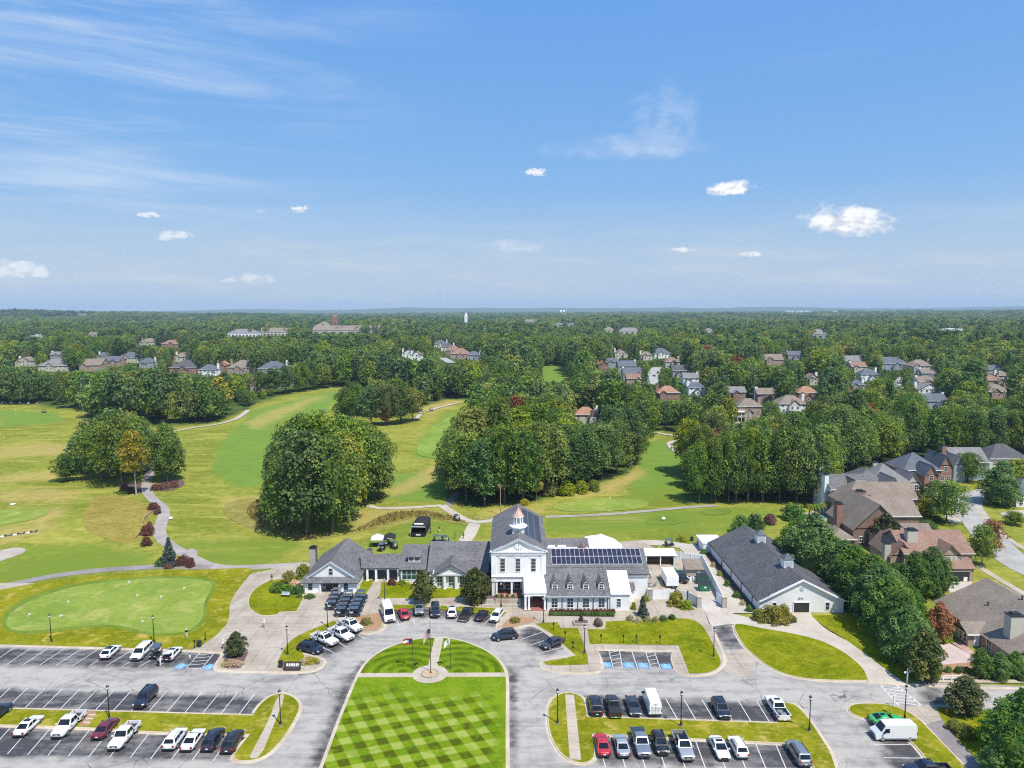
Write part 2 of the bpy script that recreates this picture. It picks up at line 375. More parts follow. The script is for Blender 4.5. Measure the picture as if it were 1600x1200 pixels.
turf('mown_rings', (0.095, 0.165, 0.005), (0.165, 0.230, 0.012), (0.23, 0.25, 0.03), 0.2, 0.4, 'rings')
turf('fairway', (0.140, 0.225, 0.036), (0.215, 0.295, 0.056), (0.33, 0.34, 0.07), 0.05, 0.5)
turf('green', (0.165, 0.230, 0.036), (0.240, 0.295, 0.056), (0.38, 0.35, 0.12), 0.09, 0.8)
turf('collar', (0.105, 0.165, 0.022), (0.16, 0.22, 0.036), (0.22, 0.24, 0.05), 0.15, 0.3)
turf('dry_bank', (0.215, 0.175, 0.035), (0.325, 0.255, 0.065), (0.10, 0.115, 0.018), 0.25, 0.85)
turf('reeds', (0.16, 0.165, 0.03), (0.29, 0.245, 0.075), (0.36, 0.25, 0.12), 0.25, 0.7)
turf('dry_patch', (0.36, 0.30, 0.12), (0.44, 0.36, 0.17), (0.25, 0.25, 0.06), 0.12, 0.5)
# the land itself: rough, with fairway, dry and woodland floor where they lie
m, t = newmat('ground'); p = pos(t)
n1 = t.noise(p, 0.035, 5, 0.6, 0.5); n2 = t.noise(p, 0.5, 5, 0.7); n3 = t.noise(t.vscale(p, (0.35, 2.2, 1), 0.25), 0.11, 5, 0.6, 0.6)
c = t.mix(t.ramp(t.m('ADD', t.m('MULTIPLY', n1, 0.5), t.m('MULTIPLY', n2, 0.5)), 0.40, 0.60), (0.150, 0.178, 0.022), (0.275, 0.272, 0.050))
c = t.mix(t.m('MULTIPLY', t.ramp(n3, 0.50, 0.66), 0.55), c, (0.42, 0.36, 0.085))
band0 = t.ramp(t.m('SINE', t.m('MULTIPLY_ADD', n1, 60.0, t.m('MULTIPLY', n2, 2.0))), -0.4, 0.8)
c = t.mix(t.m('MULTIPLY', band0, 0.22), c, (0.115, 0.150, 0.015))
band = t.ramp(t.m('SINE', t.m('MULTIPLY_ADD', n3, 46.0, t.m('MULTIPLY', n2, 2.0))), -0.6, 0.9)
fw = t.mix(t.m('MULTIPLY', band, 0.30), (0.130, 0.215, 0.034), (0.235, 0.290, 0.056))
c = t.mix(t.attr('fair'), c, fw)
c = t.mix(t.m('MULTIPLY', t.attr('dry'), t.ramp(n2, 0.25, 0.6, 0.5, 1)), c, t.mix(t.ramp(n2, 0.4, 0.6), (0.36, 0.30, 0.080), (0.40, 0.285, 0.115)))
c = t.mix(t.m('MULTIPLY', t.attr('lush'), t.ramp(n3, 0.35, 0.6, 0.4, 1)), c, (0.145, 0.205, 0.028))
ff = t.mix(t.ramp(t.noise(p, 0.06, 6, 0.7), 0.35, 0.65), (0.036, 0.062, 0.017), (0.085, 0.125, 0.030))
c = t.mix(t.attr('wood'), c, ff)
finish(m, t, c, 0.95, n2, 0.4, 0.15, spec=0.0)

# roofs, walls
def shingle(name, c1, c2):
    m, t = newmat(name); p = t.n('ShaderNodeTexCoord').outputs['Object']
    z = t.n('ShaderNodeSeparateXYZ', {0: p})
    course = t.m('FRACT', t.m('MULTIPLY', z.outputs[2], 5.5))
    tab = t.n('ShaderNodeTexNoise', {'Vector': t.vscale(p, (2.2, 2.2, 5.5)), 'Scale': 1.0, 'Detail': 3, 'Roughness': 0.7}).outputs[0]
    big = t.noise(p, 0.25, 4, 0.6)
    c = t.mix(t.ramp(tab, 0.34, 0.66), c1, c2)
    c = t.mix(t.ramp(big, 0.35, 0.7, 0.0, 0.28), c, tuple(k * 1.5 for k in c2))
    return finish(m, t, c, 0.9, t.m('ADD', course, tab), 0.5, 0.05, spec=0.25)
shingle('roof_grey', (0.078, 0.075, 0.078), (0.175, 0.168, 0.170)); shingle('roof_slate', (0.075, 0.085, 0.105), (0.135, 0.145, 0.17))
shingle('roof_tan', (0.165, 0.130, 0.100), (0.250, 0.205, 0.165)); shingle('roof_brown', (0.185, 0.110, 0.080), (0.285, 0.180, 0.135))
shingle('roof_terracotta', (0.27, 0.145, 0.090), (0.36, 0.21, 0.135)); shingle('roof_charcoal', (0.052, 0.051, 0.056), (0.118, 0.116, 0.122)); shingle('roof_weathered', (0.15, 0.145, 0.145), (0.23, 0.22, 0.215))
def siding(name, c, vert=False, step=5.0):
    m, t = newmat(name); p = t.n('ShaderNodeTexCoord').outputs['Object']; z = t.n('ShaderNodeSeparateXYZ', {0: p})
    lap = t.m('FRACT', t.m('MULTIPLY', t.m('ADD', z.outputs[0], z.outputs[1]) if vert else z.outputs[2], step))
    n = t.noise(p, 0.8, 5, 0.65)
    cc = t.mix(t.ramp(n, 0.35, 0.75, 0.0, 0.35), c, tuple(k * 0.8 for k in c))
    cc = t.mix(t.ramp(lap, 0.12, 0.0, 0.0, 0.28), cc, tuple(k * 0.45 for k in c))
    return finish(m, t, cc, 0.6, lap, 0.5, 0.03)
siding('white_siding', (0.82, 0.82, 0.815)); siding('white_board', (0.80, 0.80, 0.80), True, 2.4); siding('cream_siding', (0.56, 0.52, 0.44)); siding('grey_siding', (0.33, 0.35, 0.37)); siding('tan_siding', (0.45, 0.39, 0.31)); siding('blue_siding', (0.30, 0.36, 0.42))
def brick(name, c1, c2, mortar):
    m, t = newmat(name); p = t.n('ShaderNodeTexCoord').outputs['Object']; s3 = t.n('ShaderNodeSeparateXYZ', {0: p})
    v = t.n('ShaderNodeCombineXYZ', {0: t.m('ADD', s3.outputs[0], s3.outputs[1]), 1: s3.outputs[2], 2: 0.0}).outputs[0]
    b = t.n('ShaderNodeTexBrick', {'Vector': v, 'Scale': 4.0, 'Mortar Size': 0.03, 'Color1': (*c1, 1), 'Color2': (*c2, 1), 'Mortar': (*mortar, 1)})
    c = t.mix(t.ramp(t.noise(p, 0.6, 4), 0.3, 0.7, 0, 0.4), b.outputs[0], tuple(k * 0.65 for k in c1))
    return finish(m, t, c, 0.85, b.outputs[1], 0.3, 0.01)
brick('red_brick', (0.27, 0.105, 0.070), (0.35, 0.155, 0.10), (0.33, 0.27, 0.23)); brick('tan_brick', (0.36, 0.235, 0.165), (0.44, 0.30, 0.215), (0.40, 0.34, 0.29)); brick('brown_brick', (0.20, 0.115, 0.085), (0.27, 0.165, 0.12), (0.28, 0.23, 0.2))
for nm, c, r in [('white_paint', (0.82, 0.82, 0.815), 0.5), ('pale_grey_paint', (0.46, 0.50, 0.54), 0.5), ('line_paint', (0.56, 0.55, 0.53), 0.7), ('blue_paint', (0.13, 0.33, 0.58), 0.7), ('white_metal_roof', (0.78, 0.79, 0.80), 0.4),
                 ('black_metal', (0.018, 0.018, 0.020), 0.45), ('bronze_metal', (0.07, 0.042, 0.030), 0.5), ('grey_metal', (0.30, 0.31, 0.32), 0.5), ('dark_plastic', (0.022, 0.023, 0.026), 0.55), ('black_cloth', (0.014, 0.014, 0.016), 0.85),
                 ('white_cloth', (0.74, 0.75, 0.76), 0.85), ('timber', (0.30, 0.21, 0.12), 0.8), ('dark_timber', (0.10, 0.06, 0.04), 0.8), ('green_steel', (0.012, 0.17, 0.065), 0.5), ('red_steel', (0.32, 0.05, 0.035), 0.6), ('lamp_glass', (0.72, 0.71, 0.66), 0.35),
                 ('copper', (0.56, 0.35, 0.26), 0.6), ('tyre', (0.016, 0.016, 0.017), 0.85), ('seat_vinyl', (0.035, 0.037, 0.042), 0.6), ('pale_vinyl', (0.52, 0.50, 0.46), 0.6), ('red_cloth', (0.45, 0.04, 0.04), 0.8), ('navy_cloth', (0.03, 0.045, 0.11), 0.8),
                 ('skin', (0.46, 0.29, 0.21), 0.55), ('khaki_cloth', (0.38, 0.32, 0.23), 0.85), ('grey_cloth', (0.20, 0.21, 0.23), 0.85), ('pool_water', (0.05, 0.30, 0.34), 0.1), ('hair', (0.035, 0.022, 0.015), 0.6), ('orange_rubber', (0.62, 0.13, 0.03), 0.6), ('red_floor', (0.30, 0.12, 0.085), 0.7), ('pipe_steel', (0.35, 0.35, 0.36), 0.4)]:
    plain(nm, c, r)
def glassy(name, c, rough=0.06, spec=0.8):
    m, t = newmat(name); p = t.n('ShaderNodeTexCoord').outputs['Object']
    f = t.ramp(t.noise(p, 0.7, 2), 0.4, 0.6)
    return finish(m, t, t.mix(f, c, tuple(k * 1.8 for k in c)), rough, spec=spec)
glassy('window_glass', (0.022, 0.030, 0.036)); glassy('green_glass', (0.020, 0.055, 0.050)); glassy('car_glass', (0.008, 0.011, 0.016), 0.05, 0.35); glassy('warm_glass', (0.060, 0.052, 0.044))
m, t = newmat('solar_cell'); p = t.n('ShaderNodeTexCoord').outputs['Object']
finish(m, t, t.mix(t.ramp(t.noise(p, 1.5, 3), 0.35, 0.65), (0.020, 0.018, 0.030), (0.045, 0.036, 0.050)), 0.22, spec=0.6)
def paint(name, c, metal=0.0): 
    m, t = newmat(name); p = t.n('ShaderNodeTexCoord').outputs['Object']; z = t.n('ShaderNodeSeparateXYZ', {0: p})
    dust = t.m('MULTIPLY', t.ramp(t.noise(p, 2.5, 4), 0.4, 0.75), 0.12)
    return finish(m, t, t.mix(dust, c, (0.30, 0.28, 0.25)), 0.32, metal=metal, coat=0.6)
for nm, c, me in [('paint_white', (0.74, 0.74, 0.73), 0), ('paint_black', (0.010, 0.010, 0.012), 0), ('paint_navy', (0.012, 0.018, 0.040), 0.2), ('paint_red', (0.42, 0.012, 0.020), 0), ('paint_silver', (0.48, 0.49, 0.48), 0.5), ('paint_steel', (0.27, 0.29, 0.32), 0.5),
                  ('paint_charcoal', (0.050, 0.055, 0.068), 0.4), ('paint_green', (0.02, 0.42, 0.08), 0.1), ('paint_maroon', (0.14, 0.012, 0.030), 0.1), ('paint_bluegrey', (0.10, 0.125, 0.165), 0.4), ('paint_cart', (0.010, 0.014, 0.028), 0.1)]:
    paint(nm, c, me)
plain('chrome', (0.62, 0.63, 0.64), 0.2, 0.9); plain('alloy', (0.42, 0.43, 0.44), 0.35, 0.7); plain('headlamp', (0.62, 0.64, 0.66), 0.1); plain('tail_lamp', (0.34, 0.012, 0.012), 0.2); plain('bed_liner', (0.03, 0.03, 0.032), 0.85)

# foliage
def foliage(name, c1, c2, c3, hue=0.018):
    """leaf colour differs from leaf to leaf and from tree to tree"""
    m, t = newmat(name); r = t.attr('rnd'); oi = t.n('ShaderNodeObjectInfo').outputs['Random']
    p = t.n('ShaderNodeTexCoord').outputs['Object']
    n = t.noise(p, 5.0, 3, 0.6)
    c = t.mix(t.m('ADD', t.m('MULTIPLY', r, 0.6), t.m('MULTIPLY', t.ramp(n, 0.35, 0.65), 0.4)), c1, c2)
    c = t.mix(t.m('MULTIPLY', t.ramp(t.m('ADD', n, t.m('MULTIPLY', r, 0.3)), 0.62, 0.85), 0.6), c, c3)  # random light tone, brightened on green leaves to paint in highlights
    h = t.n('ShaderNodeHueSaturation', {'Hue': t.ramp(oi, 0, 1, 0.5 - hue, 0.5 + hue, False), 'Saturation': t.ramp(t.m('FRACT', t.m('MULTIPLY', oi, 7.3)), 0, 1, 0.85, 1.08, False), 'Value': t.ramp(t.m('FRACT', t.m('MULTIPLY', oi, 13.7)), 0, 1, 0.86, 1.42, False), 'Color': c}).outputs[0]
    d = t.n('ShaderNodeBsdfPrincipled', {'Base Color': h, 'Roughness': 0.6, 'Specular IOR Level': 0.18})
    tr = t.n('ShaderNodeBsdfTranslucent', {'Color': t.mix(1.0, h, (1.25, 1.3, 0.6), 'MULTIPLY')})
    t.n('ShaderNodeOutputMaterial', {0: t.n('ShaderNodeMixShader', {0: 0.28, 1: d.outputs[0], 2: tr.outputs[0]}).outputs[0]})
foliage('leaf_oak', (0.050, 0.098, 0.012), (0.155, 0.225, 0.032), (0.30, 0.33, 0.050))
foliage('leaf_dark', (0.034, 0.080, 0.016), (0.105, 0.180, 0.034), (0.21, 0.28, 0.055))
foliage('leaf_lime', (0.105, 0.150, 0.012), (0.25, 0.285, 0.028), (0.36, 0.33, 0.04))
foliage('leaf_pine', (0.044, 0.092, 0.026), (0.110, 0.175, 0.048), (0.15, 0.20, 0.05), 0.015)
foliage('leaf_hedge', (0.040, 0.100, 0.014), (0.120, 0.215, 0.034), (0.20, 0.27, 0.045), 0.012)
foliage('leaf_gold', (0.19, 0.165, 0.012), (0.40, 0.33, 0.025), (0.46, 0.36, 0.04), 0.004)
foliage('leaf_rust', (0.15, 0.055, 0.022), (0.30, 0.12, 0.045), (0.40, 0.13, 0.06), 0.015)
foliage('leaf_red', (0.13, 0.11, 0.025), (0.44, 0.10, 0.06), (0.52, 0.34, 0.09), 0.02)
foliage('leaf_maroon', (0.10, 0.042, 0.032), (0.19, 0.080, 0.065), (0.26, 0.12, 0.09), 0.01)
foliage('leaf_spruce', (0.035, 0.060, 0.045), (0.085, 0.120, 0.095), (0.13, 0.16, 0.13), 0.01)
foliage('leaf_magnolia', (0.034, 0.055, 0.014), (0.110, 0.125, 0.034), (0.20, 0.16, 0.055), 0.01)
foliage('leaf_yellowgreen', (0.16, 0.16, 0.02), (0.32, 0.29, 0.05), (0.45, 0.40, 0.08), 0.01)
foliage('leaf_straw', (0.28, 0.24, 0.10), (0.42, 0.36, 0.17), (0.48, 0.42, 0.22), 0.01)
foliage('leaf_reed', (0.19, 0.19, 0.03), (0.38, 0.30, 0.08), (0.48, 0.30, 0.14), 0.01)
foliage('petal', (0.45, 0.28, 0.22), (0.60, 0.42, 0.25), (0.55, 0.22, 0.20), 0.02)
m, t = newmat('bark'); p = t.n('ShaderNodeTexCoord').outputs['Object']; n = t.noise(t.vscale(p, (6, 6, 1)), 3, 5, 0.7)
finish(m, t, t.mix(t.ramp(n, 0.3, 0.7), (0.07, 0.055, 0.045), (0.19, 0.16, 0.135)), 0.95, n, 0.6, 0.05)
m, t = newmat('pale_bark'); p = t.n('ShaderNodeTexCoord').outputs['Object']; n = t.noise(t.vscale(p, (6, 6, 1)), 3, 5, 0.7)
finish(m, t, t.mix(t.ramp(n, 0.3, 0.7), (0.24, 0.21, 0.18), (0.42, 0.38, 0.33)), 0.95, n, 0.6, 0.05)
# ------------------------------------------------------------------ the setting: land, haze, car park, lawns, paths
def px_mask(polys, soft=3.0):
    """how much of a spot lies in these photograph polygons, with a ragged edge"""
    js = np.random.RandomState(3)
    def fn(X, Y, Z=None):
        out = np.zeros(len(X))
        Zs = Z if Z is not None else np.zeros(len(X))
        yy = np.maximum(Y, 20.0)
        zz = yy * cp - (Zs - HC) * sp; u, v = X / zz, (yy * sp + (Zs - HC) * cp) / zz
        px, py = 800 + (u * cr - v * sr) * F, 600 - (u * sr + v * cr) * F
        for _ in range(8):
            jx, jy = js.randn(len(X)) * soft * 1.5, js.randn(len(X)) * soft * .6
            hit = np.zeros(len(X), bool)
            for q in polys: hit |= inside(q, px + jx, py + jy)
            out += hit
        return out / 8 * (Y > 40)
    return fn
# where the woods stand, as the photograph shows their edge on the ground
WOOD = [(-900, 470), (2500, 470), (2500, 716), (1600, 716), (1500, 714), (1400, 728), (1330, 742), (1296, 768), (1288, 784), (1068, 784), (1070, 740), (1100, 712), (1112, 690), (1110, 683), (1010, 672), (1004, 704), (985, 738),
        (945, 752), (880, 768), (830, 786), (722, 793), (700, 770), (704, 720), (738, 662), (770, 640), (768, 626), (700, 624), (656, 636), (640, 628), (560, 604), (500, 606), (440, 618), (400, 630), (388, 640), (340, 660), (250, 668), (150, 662), (130, 642), (60, 633), (-900, 628)]
OPEN_SPOTS = [[(848, 572), (880, 570), (892, 590), (888, 604), (850, 606), (846, 590)]]
FAIR = [[(398, 640), (520, 610), (535, 618), (500, 650), (440, 660), (425, 700), (415, 760), (360, 760), (330, 730), (345, 690)],
        [(655, 690), (690, 650), (745, 634), (760, 634), (730, 660), (700, 700), (690, 716), (645, 715)], [(0, 640), (90, 645), (100, 660), (0, 668)], [(600, 780), (620, 740), (690, 740), (700, 760), (690, 786)],
        [(1010, 690), (1060, 690), (1080, 720), (1060, 760), (1000, 770), (985, 760)]] + OPEN_SPOTS
DRY = [[(0, 700), (80, 690), (130, 700), (90, 712), (0, 716)], [(0, 742), (80, 738), (120, 746), (60, 752), (0, 752)], [(0, 770), (60, 762), (130, 768), (100, 784), (0, 786)], [(40, 815), (95, 790), (105, 800), (70, 820)], [(0, 826), (70, 818), (95, 822), (60, 836), (0, 850)],
       [(345, 780), (420, 772), (440, 800), (480, 836), (400, 826), (360, 812)], [(540, 800), (640, 790), (700, 800), (620, 820), (560, 830)], [(600, 770), (690, 722), (720, 724), (690, 748), (620, 776)], [(905, 770), (960, 748), (1000, 730), (1008, 742), (960, 768), (880, 782)],
       [(760, 796), (850, 790), (850, 800), (760, 806)], [(640, 628), (720, 622), (700, 640), (660, 648)], [(380, 660), (430, 640), (520, 612), (400, 672)], [(130, 648), (150, 650), (160, 664), (130, 664)], [(860, 790), (1000, 780), (1000, 788), (900, 800)], [(900, 812), (1010, 800), (1010, 816), (900, 822)]]
LUSH = [[(850, 806), (1180, 792), (1230, 800), (1190, 832), (850, 834)], [(240, 850), (420, 840), (480, 850), (400, 890), (330, 884)], [(0, 855), (140, 850), (240, 870), (200, 890), (0, 910)], [(560, 850), (640, 815), (740, 812), (760, 830), (640, 870)], [(1000, 760), (1070, 750), (1080, 780), (960, 786)]]
ys = [-500, -200, -50, 20, 50] + list(62 * np.power(1.0125, np.arange(0, 400))); ys = [y for y in ys if y < 7400] + [8000, 8800, 9800, 10900, 12000, 12900, 13800, 14600, 15400, 16400, 17600]
us = np.linspace(-1.15, 1.15, 290)
gv = []
for y in ys:
    k = max(abs(y), 90)
    gv += [(u * k, y) for u in us]
gz = [H(a, b) for a, b in gv]
nu = len(us); gf = [(j * nu + i, j * nu + i + 1, (j + 1) * nu + i + 1, (j + 1) * nu + i) for j in range(len(ys) - 1) for i in range(nu - 1)]
me = bpy.data.meshes.new('ground'); me.from_pydata([(a, b, c) for (a, b), c in zip(gv, gz)], [], gf); me.materials.append(M['ground']); me.shade_smooth()
GX, GY, GZ = np.array([a[0] for a in gv]), np.array([a[1] for a in gv]), np.array(gz)
spots = px_mask(OPEN_SPOTS, 0.6)(GX, GY, GZ)
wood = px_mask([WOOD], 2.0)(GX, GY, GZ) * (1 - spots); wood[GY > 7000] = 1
for nm, val in [('wood', wood), ('fair', px_mask(FAIR, 2.2)(GX, GY, GZ)), ('dry', px_mask(DRY, 4.0)(GX, GY, GZ) * .8), ('lush', px_mask(LUSH, 4)(GX, GY, GZ))]:
    me.attributes.new(nm, 'FLOAT', 'POINT').data.foreach_set('value', val.astype(np.float32))
structure(obj('ground', me))
# the air: pale even haze over the whole country
hz = MB().box(-20600, 20600, -560, 17800, -75, 235)
m = bpy.data.materials.new('haze'); m.use_nodes = True; t = NT(m.node_tree)
vol = t.n('ShaderNodeVolumePrincipled', {'Color': (0.60, 0.79, 0.98), 'Density': 0.000080, 'Anisotropy': 0.0})
t.n('ShaderNodeOutputMaterial', {'Volume': vol.outputs[0]})
hz.build('haze', m)['kind'] = 'stuff'

# --- car park asphalt
DARK = [[(-90, 1012), (345, 1020), (336, 1044), (-90, 1040)], [(-90, 1074), (423, 1090), (396, 1118), (-90, 1107)], [(-90, 1134), (250, 1146), (390, 1149), (362, 1188), (-90, 1180)],
        [(478, 1002), (500, 985), (575, 985), (545, 1010), (506, 1028)], [(600, 980), (640, 966), (720, 966), (786, 985), (793, 950), (600, 950)], [(832, 976), (890, 1013), (850, 1024), (806, 992)],
        [(934, 1015), (1050, 1017), (1060, 1044), (941, 1044)], [(912, 1088), (1240, 1100), (1215, 1130), (917, 1120)], [(925, 1148), (1245, 1162), (1285, 1200), (935, 1196)], [(1345, 1126), (1425, 1156), (1475, 1215), (1400, 1215), (1370, 1160)],
        [(574, 1036), (556, 1060), (505, 1200), (482, 1200), (540, 1062), (564, 1030)], [(1111, 980), (1141, 975), (1168, 1014), (1134, 1014)], [(794, 1040), (806, 1042), (806, 1200), (794, 1200)], [(1440, 1074), (1470, 1074), (1490, 1100), (1440, 1100)]]
dkm = px_mask(DARK, 3.2)
OUT = [(-160, 1004), (0, 1008), (150, 1012), (352, 1018), (600, 940), (800, 940), (840, 972), (930, 1008), (1050, 1008), (1090, 1000), (1105, 976), (1145, 974), (1170, 1000), (1220, 1040), (1355, 1062), (1600, 1072), (1800, 1078), (1800, 1128), (1600, 1116), (1462, 1104), (1420, 1104), (1440, 1136), (1530, 1230), (1560, 1300), (-260, 1300), (-260, 1100)]
drape('car_park', flat(OUT), M['asphalt'], z=0.0, step=1.0, attrs={'dark': lambda X, Y: dkm(X, Y) * 0.92})

def wpoly(pts, z=0.1, it=2): return chaikin([(*GH(p[0], p[1], z), *p[2:]) for p in pts], it)
def island(name, pts, mat='verge', z=0.12, it=2, krb=True, nm2='kerb'):
    w_ = wpoly(pts, z, it)
    drape(name, w_, M[mat], z=z)
    if krb: kerb(nm2, w_, z1=z + .02)
    return w_
s_ = 1                                                 # marks a sharp corner
# central lawn, rounded at the head, with walks to the flag plaza
LAWN = wpoly([(503, 1203, 1), (532, 1124), (558, 1060), (573, 1034), (597, 1016), (630, 1003), (662, 997), (691, 996.5), (718, 1000), (749, 1011), (772, 1025), (787, 1043), (791, 1062), (790, 1120), (790, 1203, 1)], 0.12, 3)
LAWN = [LAWN[0][:2]] + [q[:2] for q in LAWN[1:]]
LAWN = [(GH(480, 1300, .12))] + LAWN + [GH(790, 1300, .12)]
yl0, yl1 = GH(600, 1058, .12)[1], GH(600, 1051.5, .12)[1]
def clip(poly, fn):
    """keep the part of a polygon where fn >= 0"""
    o = []
    for i in range(len(poly)):
        a, b = poly[i][:2], poly[(i + 1) % len(poly)][:2]; fa, fb = fn(*a), fn(*b)
        if fa >= 0: o.append(a)
        if (fa >= 0) != (fb >= 0): k = fa / (fa - fb); o.append((a[0] + (b[0] - a[0]) * k, a[1] + (b[1] - a[1]) * k))
    return o
wx0, wx1 = GH(676, 1010, .12)[0], GH(690, 1010, .12)[0]
low = clip(LAWN, lambda x, y: yl0 - y); up = clip(LAWN, lambda x, y: y - yl1)
mid = clip(clip(LAWN, lambda x, y: y - yl0), lambda x, y: yl1 - y)
drape('central_lawn', low, M['mown_checker'], z=0.12); drape('round_lawn', clip(up, lambda x, y: wx0 - x), M['mown_rings'], z=0.12); drape('round_lawn', clip(up, lambda x, y: x - wx1), M['mown_rings'], z=0.12)
drape('lawn_walk', mid, M['walk'], z=0.125); drape('lawn_walk', clip(clip(up, lambda x, y: x - wx0), lambda x, y: wx1 - x), M['walk'], z=0.125)
kerb('lawn_kerb', LAWN, z1=0.14)
PC = GH(672, 1053, .12)
disc = [(PC[0] + 2.95 * math.cos(k * .1309), PC[1] + 2.95 * math.sin(k * .1309)) for k in range(48)]
drape('flag_plaza', disc, M['walk'], z=0.135)
ring = MB().loft([[(PC[0] + r * math.cos(k * .1309), PC[1] + r * math.sin(k * .1309), z) for k in range(48)] for r, z in [(1.46, .13), (1.46, .32), (1.28, .32), (1.28, .14)]], caps=False); structure(ring.build('planter_ring', M['stone']))
drape('plaza_gravel', [(PC[0] + (q[0] - PC[0]) * .44, PC[1] + (q[1] - PC[1]) * .44) for q in disc], M['gold_gravel'], z=0.16)
# left strip and tongue
island('left_verge', [(-160, 1101), (0, 1107, 1), (200, 1112.5), (395, 1118, 1), (401, 1108), (412, 1095), (428, 1085), (443, 1083), (460, 1090), (469, 1103), (461, 1122), (450, 1141), (435, 1162), (416, 1180), (395, 1188), (372, 1188), (364, 1183), (376, 1165), (391, 1147, 1), (250, 1144), (137, 1136), (0, 1132), (-160, 1126, 1)], 'verge')
drape('verge_walk', wpoly([(434, 1085.5), (447, 1084.5), (425, 1140), (407, 1183), (388, 1186), (396, 1170), (420, 1125)], .13, 1), M['walk'], z=0.135)
drape('verge_steps', flat([(137, 1111), (152, 1111.5), (138, 1135), (123, 1134)], .13), M['pine_straw'], z=0.135)
for k in range(3): structure(MB().prism(flat([(139 - k * 4, 1116 + k * 6), (150 - k * 4, 1116.4 + k * 6), (149 - k * 4, 1118 + k * 6), (138 - k * 4, 1117.6 + k * 6)], .2), .1, .26).build('verge_step', M['kerb']))
# right loop and strip
island('right_verge', [(882, 1082), (898, 1083.5), (911, 1090), (915, 1105), (917, 1120, 1), (1060, 1125), (1215, 1130, 1), (1226, 1112), (1224, 1097, 1), (1242, 1100), (1260, 1118), (1281, 1150), (1298, 1176), (1306, 1204, 1), (1276, 1204, 1), (1262, 1182), (1247, 1161.5, 1), (1090, 1154), (925, 1146.5, 1), (928, 1165), (929, 1183), (916, 1192), (897, 1190), (877, 1178), (863, 1155), (857, 1130), (857, 1104), (866, 1089)], 'verge')
drape('verge_walk', flat([(883, 1085), (897, 1085.5), (908, 1188), (890, 1185)], .13), M['walk'], z=0.135)
# van lot verge
island('corner_verge', [(1327, 1104), (1340, 1099.5), (1370, 1099), (1397, 1103), (1420, 1113), (1436, 1124), (1455, 1143), (1512, 1203), (1530, 1225, 1), (1472, 1225, 1), (1450, 1187), (1425, 1157), (1390, 1135), (1360, 1124), (1340, 1119), (1328, 1112)], 'verge')
drape('trail_apron', flat([(1404, 1104), (1463, 1103), (1472, 1124), (1440, 1134), (1432, 1118)], .02), M['concrete'], z=0.015)
drape('trail', flat([(1440, 1134), (1472, 1124), (1506, 1164), (1560, 1215), (1600, 1260), (1570, 1260), (1514, 1206)], .02), M['path_asphalt'], z=0.02)
# plaza, forecourt and service yard: one level of concrete behind a kerb
EDGE = [(-160, 1003), (0, 1007), (150, 1011), (345, 1017.5), (351, 1021), (338, 1039), (339, 1045), (347, 1047.5), (415, 1049), (470, 1050), (492, 1047), (504, 1040), (506, 1032), (496, 1027), (468, 1021, 1), (478, 1003), (488, 990), (520, 972), (534, 968.5), (552, 975), (562, 986), (572, 990), (590, 987), (600, 980), (601, 970), (594, 956, 1), (640, 947), (700, 944.5), (752, 947), (792, 954, 1), (780, 972), (778, 981), (788, 984), (812, 979), (834, 974.5), (862, 991), (899, 1024, 1), (870, 1028), (849, 1032), (847, 1038), (856, 1046), (880, 1050.5), (925, 1051), (938, 1047), (939, 1040), (933, 1014, 1), (1049, 1016, 1), (1056, 1042), (1063, 1050), (1076, 1055), (1103, 1054), (1122, 1046), (1131, 1034), (1129, 1022), (1110, 979, 1)]
edge = chaikin([(*GH(q[0], q[1], .1), *q[2:]) for q in EDGE], 2, closed=False)
slab = [q[:2] for q in edge] + flat([(1096, 945), (1084, 885), (1000, 845), (860, 850), (600, 880), (470, 880), (330, 910), (-160, 912)], .1)
drape('forecourt', slab, M['concrete'], z=0.09); kerb('forecourt_kerb', [q[:2] for q in edge], z1=0.12, closed=False, out=1)
# putting green lawn with its kerb edge and the green on it
island('putting_lawn', [(-160, 1002), (0, 1006.5), (150, 1010.5), (300, 1014.5, 1), (318, 1007), (352, 981), (359, 962), (358, 946), (366, 928), (386, 903), (396, 890), (388, 887), (330, 889), (260, 892), (150, 898), (60, 910), (0, 922), (-160, 948)], 'verge', 0.125, krb=False)
drape('green_collar', wpoly([(2, 978), (5, 960), (25, 942), (62, 926), (110, 912), (180, 904), (260, 899), (320, 902), (340, 909), (333, 925), (324, 942), (324, 958), (318, 975), (294, 991), (262, 994), (228, 992), (196, 984), (170, 979), (120, 982), (60, 990), (20, 990)], .13), M['collar'], z=0.13)
drape('putting_green', wpoly([(8, 976), (14, 960), (35, 944), (70, 930), (115, 916), (180, 907), (260, 902.5), (315, 905), (334, 912), (327, 926), (318, 942), (319, 958), (312, 974), (292, 987), (262, 990), (230, 988), (200, 980), (170, 975), (120, 978), (60, 985), (22, 986)], .135), M['green'], z=0.136)
